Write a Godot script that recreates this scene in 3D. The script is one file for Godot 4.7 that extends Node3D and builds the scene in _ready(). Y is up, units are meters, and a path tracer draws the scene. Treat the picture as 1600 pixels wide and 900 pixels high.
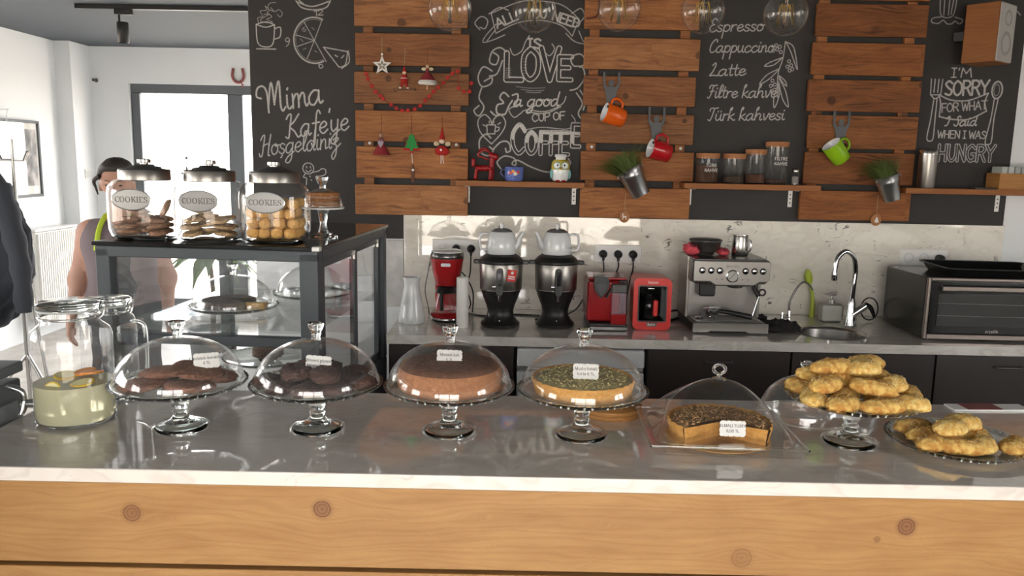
extends Node3D

# A café counter with glass cake stands in front of a chalkboard wall with pallet panels. Units are metres; the chalkboard wall is the plane z = 0.

const CEIL := 2.5
const FRONT_Y := 0.95      # top of the front counter
const BACK_Y := 0.895      # top of the back counter
var used := {}
var M := {}
var rng := RandomNumberGenerator.new()

func _ready() -> void:
	rng.seed = 7
	# camera
	var cam := Camera3D.new()
	cam.name = "camera"
	add_child(cam)
	cam.position = Vector3(0, 1.55, 3.55)
	cam.basis = Basis(Vector3.RIGHT, deg_to_rad(-9.0)) * Basis(Vector3.BACK, deg_to_rad(1.15))
	cam.fov = rad_to_deg(2.0 * atan(450.0 / 1250.0))
	cam.near = 0.05
	cam.far = 200.0
	cam.current = true
	# sky: bright overcast day, seen through the street windows behind the camera and the far window
	var sky_material := ProceduralSkyMaterial.new()
	sky_material.sky_top_color = Color(0.93, 0.93, 0.94)
	sky_material.sky_horizon_color = Color(1.0, 0.985, 0.96)
	sky_material.ground_bottom_color = Color(0.77, 0.73, 0.68)
	sky_material.ground_horizon_color = Color(0.92, 0.89, 0.84)
	sky_material.sky_energy_multiplier = 1.7
	sky_material.ground_energy_multiplier = 1.7
	var sky := Sky.new()
	sky.sky_material = sky_material
	var env := Environment.new()
	env.background_mode = Environment.BG_SKY
	env.sky = sky
	env.tonemap_mode = Environment.TONE_MAPPER_LINEAR
	env.tonemap_exposure = 4.2
	env.sdfgi_enabled = true
	env.ssao_enabled = true
	env.ssil_enabled = true
	var world := WorldEnvironment.new()
	world.name = "world"
	world.environment = env
	add_child(world)

	make_materials()
	build_room()
	build_wall_fittings()
	build_back_counter()
	build_front_counter()
	build_display_case()
	build_left_room()
	build_pallet_decor()
	build_shelf_things()
	build_appliances()
	build_sink_corner()
	build_cake_stands()
	build_pastries()
	build_drink_jars()
	build_case_things()
	build_pendants()
	build_person()

# ---------------------------------------------------------------- geometry

class Geo:
	var v := PackedVector3Array()
	var n := PackedVector3Array()
	var t := PackedVector2Array()
	var x := Transform3D()
	func tri(a: Vector3, b: Vector3, c: Vector3, na: Vector3, nb: Vector3, nc: Vector3, ta := Vector2.ZERO, tb := Vector2.ZERO, tc := Vector2.ZERO) -> void:
		if (b - a).cross(c - a).dot(na + nb + nc) > 0.0:
			var k := b; b = c; c = k
			k = nb; nb = nc; nc = k
			var q := tb; tb = tc; tc = q
		for p in [a, b, c]:
			v.append(x * p)
		var nx := x.basis.inverse().transposed()
		for p in [na, nb, nc]:
			n.append((nx * p).normalized())
		t.append(ta); t.append(tb); t.append(tc)
	func quad(a: Vector3, b: Vector3, c: Vector3, d: Vector3, na: Vector3, nb: Vector3, nc: Vector3, nd: Vector3, ta := Vector2.ZERO, tb := Vector2.ZERO, tc := Vector2.ZERO, td := Vector2.ZERO) -> void:
		tri(a, b, c, na, nb, nc, ta, tb, tc)
		tri(a, c, d, na, nc, nd, ta, tc, td)
	func flat(a: Vector3, b: Vector3, c: Vector3, d: Vector3, nn: Vector3) -> void:
		quad(a, b, c, d, nn, nn, nn, nn)
	# box with chamfered edges; UV in metres
	func box(s: Vector3, c := Vector3.ZERO, bev := 0.0) -> Geo:
		var h := s * 0.5
		var b := minf(bev, minf(h.x, minf(h.y, h.z)) * 0.98)
		for ax in 3:
			for sg in [-1.0, 1.0]:
				var u := (ax + 1) % 3
				var w := (ax + 2) % 3
				var q := []
				for k in [[-1, -1], [1, -1], [1, 1], [-1, 1]]:
					var p := Vector3.ZERO
					p[ax] = sg * h[ax]
					p[u] = k[0] * (h[u] - b)
					p[w] = k[1] * (h[w] - b)
					q.append(p + c)
				var nn := Vector3.ZERO
				nn[ax] = sg
				var tq := []
				for p in q:
					var l: Vector3 = p - c
					tq.append(Vector2(l.z, -l.y) if ax == 0 else Vector2(l.x, l.z) if ax == 1 else Vector2(l.x, -l.y))
				quad(q[0], q[1], q[2], q[3], nn, nn, nn, nn, tq[0], tq[1], tq[2], tq[3])
		if b > 0.0:
			for ax in 3:
				var u := (ax + 1) % 3
				var w := (ax + 2) % 3
				for su in [-1.0, 1.0]:
					for sw in [-1.0, 1.0]:
						var q := []
						for e in [-1.0, 1.0]:
							for k in 2:
								var p := Vector3.ZERO
								p[ax] = e * (h[ax] - b)
								p[u] = su * (h[u] - (b if k == 0 else 0.0))
								p[w] = sw * (h[w] - (0.0 if k == 0 else b))
								q.append(p + c)
						var nu := Vector3.ZERO
						nu[u] = su
						var nw := Vector3.ZERO
						nw[w] = sw
						quad(q[0], q[1], q[3], q[2], nw, nu, nu, nw)
			for a in [-1.0, 1.0]:
				for d in [-1.0, 1.0]:
					for e in [-1.0, 1.0]:
						var m := Vector3(a * (h.x - b), d * (h.y - b), e * (h.z - b)) + c
						tri(m + Vector3(a * b, 0, 0), m + Vector3(0, d * b, 0), m + Vector3(0, 0, e * b), Vector3(a, 0, 0), Vector3(0, d, 0), Vector3(0, 0, e))
		return self
	# turned shape about the y axis; profile of (radius, height); sharp corners stay sharp
	func lathe(pr: Array, seg := 32, c := Vector3.ZERO, a0 := 0.0, a1 := TAU, wave := 0.0, waves := 0, sx := 1.0, sz := 1.0) -> Geo:
		var m := pr.size()
		var sn := []
		for i in m - 1:
			var d: Vector2 = pr[i + 1] - pr[i]
			sn.append(Vector2(d.y, -d.x).normalized())
		var flip := 1.0
		for i in m - 1:
			var s0: Vector2 = sn[i]
			var s1: Vector2 = sn[i]
			if i > 0 and sn[i - 1].dot(sn[i]) > 0.6:
				s0 = (sn[i - 1] + sn[i]).normalized()
			if i < m - 2 and sn[i + 1].dot(sn[i]) > 0.6:
				s1 = (sn[i + 1] + sn[i]).normalized()
			var p0: Vector2 = pr[i]
			var p1: Vector2 = pr[i + 1]
			for k in seg:
				var aa := lerpf(a0, a1, float(k) / seg)
				var ab := lerpf(a0, a1, float(k + 1) / seg)
				var wa := 1.0 + wave * cos(aa * waves)
				var wb := 1.0 + wave * cos(ab * waves)
				var da := Vector3(cos(aa), 0, sin(aa))
				var db := Vector3(cos(ab), 0, sin(ab))
				var sc := Vector3(sx, 1, sz)
				var q0 := da * p0.x * wa * sc + Vector3(0, p0.y, 0) + c
				var q1 := db * p0.x * wb * sc + Vector3(0, p0.y, 0) + c
				var q2 := db * p1.x * wb * sc + Vector3(0, p1.y, 0) + c
				var q3 := da * p1.x * wa * sc + Vector3(0, p1.y, 0) + c
				var n0 := da * s0.x * flip + Vector3(0, s0.y * flip, 0)
				var n1 := db * s0.x * flip + Vector3(0, s0.y * flip, 0)
				var n2 := db * s1.x * flip + Vector3(0, s1.y * flip, 0)
				var n3 := da * s1.x * flip + Vector3(0, s1.y * flip, 0)
				var ta := Vector2(float(k) / seg, p0.y)
				var tb := Vector2(float(k + 1) / seg, p0.y)
				if p0.x > 1e-6:
					tri(q0, q1, q2, n0, n1, n2, ta, tb, Vector2(tb.x, p1.y))
				if p1.x > 1e-6:
					tri(q0, q2, q3, n0, n2, n3, ta, Vector2(tb.x, p1.y), Vector2(ta.x, p1.y))
		return self
	# round bar along points, with one radius or one for each point
	func tube(pts: Array, r: Variant, seg := 10, closed := false, caps := true) -> Geo:
		var m := pts.size()
		var rings := []
		var dirs := []
		var up := Vector3.ZERO
		for i in m:
			var d: Vector3
			if closed:
				d = (pts[(i + 1) % m] - pts[(i + m - 1) % m]).normalized()
			else:
				d = (pts[mini(i + 1, m - 1)] - pts[maxi(i - 1, 0)]).normalized()
			if up == Vector3.ZERO:
				up = d.cross(Vector3.UP if absf(d.y) < 0.9 else Vector3.RIGHT).normalized()
			else:
				up = (up - d * up.dot(d)).normalized()
			var side := d.cross(up)
			var rr: float = r[i] if r is Array else r
			var ring := []
			var dn := []
			for k in seg:
				var a := TAU * k / seg
				var o: Vector3 = up * cos(a) + side * sin(a)
				dn.append(o)
				ring.append(pts[i] + o * rr)
			rings.append(ring)
			dirs.append(dn)
		for i in (m if closed else m - 1):
			var j := (i + 1) % m
			for k in seg:
				var l := (k + 1) % seg
				quad(rings[i][k], rings[i][l], rings[j][l], rings[j][k], dirs[i][k], dirs[i][l], dirs[j][l], dirs[j][k])
		if caps and not closed:
			for e in [0, m - 1]:
				var d: Vector3 = (pts[0] - pts[1]).normalized() if e == 0 else (pts[m - 1] - pts[m - 2]).normalized()
				for k in seg:
					tri(pts[e], rings[e][k], rings[e][(k + 1) % seg], d, d, d)
		return self
	# flat outline (x, y) given thickness along z, edge chamfered
	func prism(poly: Array, z0: float, z1: float, smooth := false) -> Geo:
		var pp := PackedVector2Array(poly)
		var ids := Geometry2D.triangulate_polygon(pp)
		for i in range(0, ids.size(), 3):
			var a := pp[ids[i]]
			var b := pp[ids[i + 1]]
			var c := pp[ids[i + 2]]
			for k in 2:
				var z := z0 if k == 0 else z1
				var nn := Vector3(0, 0, -1) if k == 0 else Vector3(0, 0, 1)
				if z0 > z1:
					nn = -nn
				tri(Vector3(a.x, a.y, z), Vector3(b.x, b.y, z), Vector3(c.x, c.y, z), nn, nn, nn, Vector2(a.x, -a.y), Vector2(b.x, -b.y), Vector2(c.x, -c.y))
		var area := 0.0
		var m := pp.size()
		for i in m:
			area += pp[i].cross(pp[(i + 1) % m])
		var sg := 1.0 if area > 0.0 else -1.0
		var en := []
		for i in m:
			var d := (pp[(i + 1) % m] - pp[i]).normalized()
			en.append(Vector2(d.y, -d.x) * sg)
		for i in m:
			var j := (i + 1) % m
			var na: Vector2 = en[i]
			var nb: Vector2 = en[i]
			if smooth:
				na = (en[i] + en[(i + m - 1) % m]).normalized()
				nb = (en[i] + en[j]).normalized()
			var a3 := Vector3(na.x, na.y, 0)
			var b3 := Vector3(nb.x, nb.y, 0)
			quad(Vector3(pp[i].x, pp[i].y, z0), Vector3(pp[j].x, pp[j].y, z0), Vector3(pp[j].x, pp[j].y, z1), Vector3(pp[i].x, pp[i].y, z1), a3, b3, b3, a3)
		return self
	# rounded lump: fn(direction) gives its surface point
	func lump(fn: Callable, la := 10, lo := 16) -> Geo:
		var p := []
		for i in la + 1:
			var row := []
			var ph := PI * i / la
			for k in lo:
				var th := TAU * k / lo
				row.append(fn.call(Vector3(sin(ph) * cos(th), cos(ph), sin(ph) * sin(th))))
			p.append(row)
		var nn := []
		for i in la + 1:
			var row := []
			for k in lo:
				var du: Vector3 = p[i][(k + 1) % lo] - p[i][(k + lo - 1) % lo]
				var dv: Vector3 = p[mini(i + 1, la)][k] - p[maxi(i - 1, 0)][k]
				var o: Vector3 = du.cross(dv)
				if i == 0:
					o = Vector3.UP
				elif i == la:
					o = Vector3.DOWN
				row.append((o if o.length() > 1e-9 else Vector3.UP).normalized())
			nn.append(row)
		for i in la:
			for k in lo:
				var l := (k + 1) % lo
				var ta := Vector2(float(k) / lo, float(i) / la)
				var tb := Vector2(float(k + 1) / lo, float(i + 1) / la)
				if i > 0:
					tri(p[i][k], p[i][l], p[i + 1][l], nn[i][k], nn[i][l], nn[i + 1][l], ta, Vector2(tb.x, ta.y), tb)
				if i < la - 1:
					tri(p[i][k], p[i + 1][l], p[i + 1][k], nn[i][k], nn[i + 1][l], nn[i + 1][k], ta, tb, Vector2(ta.x, tb.y))
		return self
	func at(p: Vector3, ry := 0.0, rx := 0.0, rz := 0.0, s := Vector3.ONE) -> Geo:
		x = Transform3D(Basis.from_euler(Vector3(rx, ry, rz)).scaled_local(s), p)
		return self
	func mesh() -> ArrayMesh:
		var a := []
		a.resize(Mesh.ARRAY_MAX)
		a[Mesh.ARRAY_VERTEX] = v
		a[Mesh.ARRAY_NORMAL] = n
		a[Mesh.ARRAY_TEX_UV] = t
		var m := ArrayMesh.new()
		m.add_surface_from_arrays(Mesh.PRIMITIVE_TRIANGLES, a)
		return m

func ellipsoid(c: Vector3, r: Vector3) -> Callable:
	return func(d: Vector3) -> Vector3: return c + d * r

func curve(pts: Array, steps := 6, closed := false) -> Array:
	var out := []
	var m := pts.size()
	for i in (m if closed else m - 1):
		var p0 = pts[(i + m - 1) % m] if closed else pts[maxi(i - 1, 0)]
		var p1 = pts[i]
		var p2 = pts[(i + 1) % m]
		var p3 = pts[(i + 2) % m] if closed else pts[mini(i + 2, m - 1)]
		for k in steps:
			var f := float(k) / steps
			out.append(0.5 * ((2.0 * p1) + (p2 - p0) * f + (2.0 * p0 - 5.0 * p1 + 4.0 * p2 - p3) * f * f + (3.0 * p1 - p0 - 3.0 * p2 + p3) * f * f * f))
	if not closed:
		out.append(pts[m - 1])
	return out

func circle_points(c: Vector3, r: float, axis_a: Vector3, axis_b: Vector3, seg := 24, rb := -1.0) -> Array:
	var out := []
	for k in seg:
		var a := TAU * k / seg
		out.append(c + axis_a * r * cos(a) + axis_b * (r if rb < 0.0 else rb) * sin(a))
	return out

func rounded(w: float, h: float, r: float, seg := 5) -> Array:
	var out := []
	for q in [[1, 1, 0.0], [-1, 1, 0.5], [-1, -1, 1.0], [1, -1, 1.5]]:
		for k in seg + 1:
			var a: float = PI * (q[2] + 0.5 * k / seg)
			out.append(Vector2(q[0] * (w * 0.5 - r) + r * cos(a), q[1] * (h * 0.5 - r) + r * sin(a)))
	return out

# ---------------------------------------------------------------- things and parts

func numbered(called: String) -> String:
	if not used.has(called):
		used[called] = 0
		return called
	used[called] += 1
	return "%s_%03d" % [called, used[called]]

func thing(called: String, label: String, category: String, at := Vector3.ZERO, turn := 0.0, group := "") -> Node3D:
	var o := Node3D.new()
	o.name = numbered(called)
	add_child(o)
	o.position = at
	o.rotation.y = turn
	o.set_meta("label", label)
	o.set_meta("category", category)
	if group != "":
		o.set_meta("group", group)
	return o

func part(called: String, g: Variant, m: Material, parent: Node3D, at := Vector3.ZERO, rot := Vector3.ZERO) -> MeshInstance3D:
	var o := MeshInstance3D.new()
	o.name = called
	o.mesh = g.mesh() if g is Geo else g
	o.material_override = m
	parent.add_child(o, true)
	o.position = at
	o.rotation = rot
	return o

func single(called: String, g: Variant, m: Material, label: String, category: String, at := Vector3.ZERO, rot := Vector3.ZERO, group := "") -> MeshInstance3D:
	var o := MeshInstance3D.new()
	o.name = numbered(called)
	o.mesh = g.mesh() if g is Geo else g
	o.material_override = m
	add_child(o)
	o.position = at
	o.rotation = rot
	o.set_meta("label", label)
	o.set_meta("category", category)
	if group != "":
		o.set_meta("group", group)
	return o

func struct(called: String, g: Variant, m: Material, label := "", category := "") -> MeshInstance3D:
	var o := MeshInstance3D.new()
	o.name = numbered(called)
	o.mesh = g.mesh() if g is Geo else g
	o.material_override = m
	add_child(o)
	o.set_meta("kind", "structure")
	if label != "":
		o.set_meta("label", label)
		o.set_meta("category", category)
	return o

func copy(o: Node3D, label: String, at: Vector3, rot := Vector3.ZERO) -> Node3D:
	var base: String = o.name
	var c: Node3D = o.duplicate()
	c.name = numbered(base)
	add_child(c)
	c.position = at
	c.rotation = rot
	c.set_meta("label", label)
	return c

func lettering(s: String, h: float, m: Material, parent: Node3D, at: Vector3, rot := Vector3.ZERO, serif := false, bold := false, called := "lettering") -> MeshInstance3D:
	var f := SystemFont.new()
	f.font_names = PackedStringArray(["Droid Serif" if serif else "Droid Sans"])
	f.font_weight = 700 if bold else 400
	var tm := TextMesh.new()
	tm.font = f
	tm.text = s
	tm.font_size = 48
	tm.pixel_size = h / 34.0
	tm.depth = 0.0006
	tm.curve_step = 2.0
	return part(called, tm, m, parent, at, rot)

# ---------------------------------------------------------------- materials

func mat(c: Color, rough := 0.6, metal := 0.0, tex: Texture2D = null, scale := Vector3.ONE, tri := false) -> StandardMaterial3D:
	var m := StandardMaterial3D.new()
	m.albedo_color = c
	m.roughness = rough
	m.metallic = metal
	if tex:
		m.albedo_texture = tex
		m.uv1_scale = scale
		m.uv1_triplanar = tri
	return m

func pane(tint: Color, a := 0.04) -> StandardMaterial3D:
	var m := mat(Color(tint.r, tint.g, tint.b, a), 0.02)
	m.transparency = BaseMaterial3D.TRANSPARENCY_ALPHA
	m.cull_mode = BaseMaterial3D.CULL_DISABLED
	return m

func solid_glass(tint: Color, a := 0.0, bend := 0.05, rough := 0.0) -> StandardMaterial3D:
	var m := mat(Color(tint.r, tint.g, tint.b, a), rough)
	m.transparency = BaseMaterial3D.TRANSPARENCY_ALPHA
	m.refraction_enabled = true
	m.refraction_scale = bend
	return m

func noise(sd: int, freq: float, oct := 3) -> FastNoiseLite:
	var n := FastNoiseLite.new()
	n.seed = sd
	n.noise_type = FastNoiseLite.TYPE_SIMPLEX_SMOOTH
	n.frequency = freq
	n.fractal_octaves = oct
	return n

# sawn wood; w, h in pixels for lx by ly metres, the grain along x; knots as [x, y, radius, darkness] in metres
func wood_image(w: int, h: int, lx: float, ly: float, knots: Array, light: Color, dark: Color, knot: Color, sd: int, streak := 1.0, age := 0.0) -> ImageTexture:
	var n1 := noise(sd, 1.0, 3)
	var n2 := noise(sd + 1, 1.0, 2)
	var bytes := PackedByteArray()
	bytes.resize(w * h * 3)
	var at := 0
	for j in h:
		var y := ly * j / h
		for i in w:
			var x := lx * i / w
			var yy := y
			var kd := 0.0
			for k in knots:
				var dx: float = x - k[0]
				var dy: float = y - k[1]
				var r: float = k[2]
				if absf(dx) > r * 9.0 or absf(dy) > r * 6.0:
					continue
				var q := sqrt(dx * dx + dy * dy) / r
				yy -= signf(dy) * r * 1.1 * exp(-dx * dx / (r * r * 9.0)) * exp(-absf(dy) / (r * 2.2))
				if q < 1.0:
					kd = maxf(kd, k[3] * (0.62 + 0.18 * sin(q * 14.0) + (0.35 if q > 0.86 else 0.0)))
				elif q < 1.5:
					kd = maxf(kd, k[3] * 0.3 * (1.5 - q) * 2.0)
			var warp := n1.get_noise_2d(x * 1.7, yy * 9.0) * 0.028
			var g := yy + warp
			var band := 0.5 + 0.5 * sin(g * 420.0 + 3.0 * n2.get_noise_2d(x * 2.0, g * 30.0))
			band = pow(band, 2.2)
			var fibre := n2.get_noise_2d(x * 14.0, g * 520.0)
			var blot := n1.get_noise_2d(x * 4.0 + 50.0, y * 14.0)
			var f := clampf(0.30 + streak * (0.28 * band + 0.22 * fibre) + 0.32 * blot, 0.0, 1.0)
			var c := light.lerp(dark, f)
			if age > 0.0:
				var crack := n2.get_noise_2d(x * 3.5 + 20.0, g * 70.0) + 0.5 * n1.get_noise_2d(x * 1.3, y * 5.0 + 30.0)
				c = c.lerp(knot, clampf((crack - 0.42) * 3.0, 0.0, 0.75) * age)
			if kd > 0.0:
				c = c.lerp(knot, clampf(kd, 0.0, 1.0))
			bytes[at] = int(clampf(c.r, 0, 1) * 255.0)
			bytes[at + 1] = int(clampf(c.g, 0, 1) * 255.0)
			bytes[at + 2] = int(clampf(c.b, 0, 1) * 255.0)
			at += 3
	return ImageTexture.create_from_image(Image.create_from_data(w, h, false, Image.FORMAT_RGB8, bytes))

# polished marble: soft drifting veins, and short dark flecks lying along x
func marble_image(w: int, h: int, lx: float, ly: float, base: Color, vein: Color, fleck: Color, flecks: float, sd: int) -> ImageTexture:
	var n1 := noise(sd, 1.0, 4)
	var n2 := noise(sd + 1, 1.0, 3)
	var bytes := PackedByteArray()
	bytes.resize(w * h * 3)
	var at := 0
	for j in h:
		var y := ly * j / h
		for i in w:
			var x := lx * i / w
			var wx := n1.get_noise_2d(x * 2.2, y * 5.0) * 0.25
			var f := absf(n2.get_noise_2d(x * 1.6 + wx * 2.0, y * 7.0 + wx * 6.0))
			var c := base.lerp(vein, clampf(0.75 - f * 3.0, 0.0, 0.75) + 0.25 * n1.get_noise_2d(x * 12.0, y * 16.0))
			var s := n2.get_noise_2d(x * 13.0 + 9.0, y * 48.0 + wx * 30.0) + 0.35 * n1.get_noise_2d(x * 3.0, y * 6.0 + 40.0)
			c = c.lerp(fleck, clampf((s - (1.0 - flecks)) * 4.0, 0.0, 0.85))
			bytes[at] = int(clampf(c.r, 0, 1) * 255.0)
			bytes[at + 1] = int(clampf(c.g, 0, 1) * 255.0)
			bytes[at + 2] = int(clampf(c.b, 0, 1) * 255.0)
			at += 3
	return ImageTexture.create_from_image(Image.create_from_data(w, h, false, Image.FORMAT_RGB8, bytes))

func speckle(a: Color, b: Color, freq: float, sd: int, size := 256) -> NoiseTexture2D:
	var t := NoiseTexture2D.new()
	t.width = size
	t.height = size
	t.seamless = true
	t.noise = noise(sd, freq, 4)
	var r := Gradient.new()
	r.colors = PackedColorArray([a, a.lerp(b, 0.5), b])
	r.offsets = PackedFloat32Array([0.25, 0.5, 0.75])
	t.color_ramp = r
	return t

func bumpy(m: StandardMaterial3D, freq: float, sd: int, depth: float, scale: float) -> StandardMaterial3D:
	var t := NoiseTexture2D.new()
	t.width = 256
	t.height = 256
	t.seamless = true
	t.noise = noise(sd, freq, 4)
	m.heightmap_enabled = true
	m.heightmap_texture = t
	m.heightmap_scale = depth
	m.uv1_triplanar = true
	m.uv1_scale = Vector3.ONE * scale
	return m

func make_materials() -> void:
	M.white_wall = bumpy(mat(Color("e9ebec"), 0.85), 0.06, 3, 0.05, 2.0)
	M.ceiling = mat(Color("4a5056"), 0.8)
	M.floor = mat(Color.WHITE, 0.45, 0.0, speckle(Color("b5afa6"), Color("c8c2b9"), 0.02, 12), Vector3.ONE * 0.8, true)
	M.anthracite = mat(Color("464b50"), 0.45)
	M.anthracite_light = mat(Color("5d6266"), 0.5)
	M.black_plastic = mat(Color("1d1c1c"), 0.38)
	M.black_gloss = mat(Color("131313"), 0.12)
	M.black_matte = mat(Color("262526"), 0.8)
	M.steel = mat(Color("b9b6b2"), 0.26, 1.0)
	M.steel_brushed = mat(Color("a5a09a"), 0.34, 1.0)
	M.chrome = mat(Color("dcdcdc"), 0.06, 1.0)
	M.dark_steel = mat(Color("6b6967"), 0.3, 1.0)
	M.white_gloss = mat(Color("dfe0e0"), 0.15)
	M.white_plastic = mat(Color("e8e6e1"), 0.4)
	M.white_matte = mat(Color("e6e3dd"), 0.8)
	M.glass = pane(Color(0.95, 0.98, 0.97), 0.01)
	M.glass_clean = pane(Color(0.95, 0.98, 0.97), 0.006)
	M.glass_solid = solid_glass(Color(0.98, 1.0, 0.99))
	M.glass_green = pane(Color(0.7, 0.85, 0.8), 0.10)
	M.cord = mat(Color("1a1918"), 0.5)
	M.string = mat(Color("b09a78"), 0.9)
	M.dark_string = mat(Color("6e3b2c"), 0.9)
	M.red_gloss = mat(Color("a01c20"), 0.18)
	M.red_plastic = mat(Color("d8322c"), 0.35)
	M.red_felt = mat(Color("a8221f"), 0.95)
	M.marble_front = mat(Color.WHITE, 0.03, 0.0, marble_image(1024, 512, 2.4, 1.2, Color("ebe3d9"), Color("dcd2c6"), Color("a0958a"), 0.18, 21), Vector3(1.0 / 2.4, 1.0 / 1.2, 1.0 / 1.2), true)
	M.marble_edge = mat(Color.WHITE, 0.3, 0.0, speckle(Color("dcdad6"), Color("c8c6c2"), 0.03, 22), Vector3.ONE * 1.5, true)
	M.marble_back = mat(Color.WHITE, 0.03, 0.0, marble_image(1024, 512, 2.4, 1.2, Color("dedad2"), Color("cbc5bb"), Color("a09a90"), 0.22, 31), Vector3(1.0 / 2.4, 1.0 / 1.2, 1.0 / 1.2), true)
	M.marble_splash = mat(Color.WHITE, 0.03, 0.0, marble_image(1536, 384, 2.75, 0.69, Color("ece6da"), Color("e0d9cc"), Color("5d5954"), 0.44, 41), Vector3(1.0 / 2.75, 1.0 / 0.69, 1.0), false)
	for k in ["marble_front", "marble_back", "marble_splash"]:
		M[k].clearcoat_enabled = true
		M[k].clearcoat = 1.0
		M[k].clearcoat_roughness = 0.02
	var pallet_tex := wood_image(1024, 512, 2.0, 1.0, [[0.22, 0.12, 0.016, 0.8], [0.75, 0.3, 0.012, 0.7], [1.3, 0.55, 0.02, 0.75], [1.75, 0.16, 0.014, 0.8], [0.5, 0.8, 0.018, 0.7], [1.05, 0.9, 0.012, 0.8], [1.6, 0.78, 0.015, 0.75], [1.0, 0.08, 0.01, 0.8], [0.12, 0.45, 0.011, 0.8], [0.38, 0.58, 0.009, 0.8], [0.9, 0.66, 0.014, 0.8], [1.45, 0.36, 0.013, 0.8], [1.88, 0.6, 0.012, 0.8], [1.2, 0.2, 0.008, 0.8], [0.6, 0.05, 0.012, 0.7], [1.5, 0.93, 0.010, 0.8], [0.2, 0.92, 0.013, 0.8]], Color("b5865c"), Color("7a5033"), Color("3a271d"), 51, 1.0, 0.5)
	M.pallet = []
	for k in 10:
		var tone: Color = [Color("fff0e0"), Color("d8cabc"), Color("ffe6c8"), Color("e0cbb8"), Color("f4dcc0")][k % 5]
		var m := mat(tone, 0.75, 0.0, pallet_tex, Vector3(0.5, 1.0, 1.0))
		m.uv1_offset = Vector3(0.13 + 0.37 * k, 0.07 + 0.17 * k, 0.0)
		M.pallet.append(m)
	M.pallet_old = []
	for k in 4:
		var m := mat([Color("dcc2a4"), Color("cbae90"), Color("e2c4a0"), Color("d0b498")][k], 0.8, 0.0, pallet_tex, Vector3(0.5, 1.0, 1.0))
		m.uv1_offset = Vector3(0.31 + 0.29 * k, 0.41 + 0.23 * k, 0.0)
		M.pallet_old.append(m)
	var pine := wood_image(2048, 256, 2.6, 0.325, [[0.46, 0.066, 0.017, 0.75], [0.835, 0.05, 0.017, 0.9], [1.985, 0.062, 0.017, 0.95], [1.665, 0.135, 0.02, 0.4], [1.93, 0.09, 0.006, 0.6]], Color("b58a55"), Color("97693a"), Color("6b4028"), 61, 0.8)
	M.pine = mat(Color.WHITE, 0.5, 0.0, pine, Vector3(1.0 / 2.6, 1.0 / 0.325, 1.0))
	M.shelf_wood = mat(Color("dcb894"), 0.6, 0.0, pine, Vector3(1.0 / 2.6, 1.0 / 0.325, 1.0))
	M.shelf_wood.uv1_offset = Vector3(0.1, 0.55, 0)
	M.cork = mat(Color.WHITE, 0.8, 0.0, speckle(Color("b77f54"), Color("9a6540"), 0.08, 71), Vector3.ONE * 9.0, true)
	M.light_wood = mat(Color.WHITE, 0.6, 0.0, pine, Vector3(1.0 / 2.6, 1.0 / 0.325, 1.0))
	M.light_wood.albedo_color = Color("fff0d8")
	M.cabinet_dark = mat(Color("3a3230"), 0.42)
	M.paper = mat(Color("efeeea"), 0.85)
	M.ink = mat(Color("3a3a3c"), 0.9)
	M.skin = mat(Color("b98d79"), 0.55)
	M.tin = mat(Color("b4b5b6"), 0.32, 1.0)
	M.grass = mat(Color("5a6a34"), 0.7)
	M.grass.backlight_enabled = true
	M.grass.backlight = Color("38451a")

# ---------------------------------------------------------------- room

func slab(called: String, a: Vector3, b: Vector3, m: Material, bev := 0.0) -> MeshInstance3D:
	return struct(called, Geo.new().box(b - a, (a + b) * 0.5, bev), m)

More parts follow.
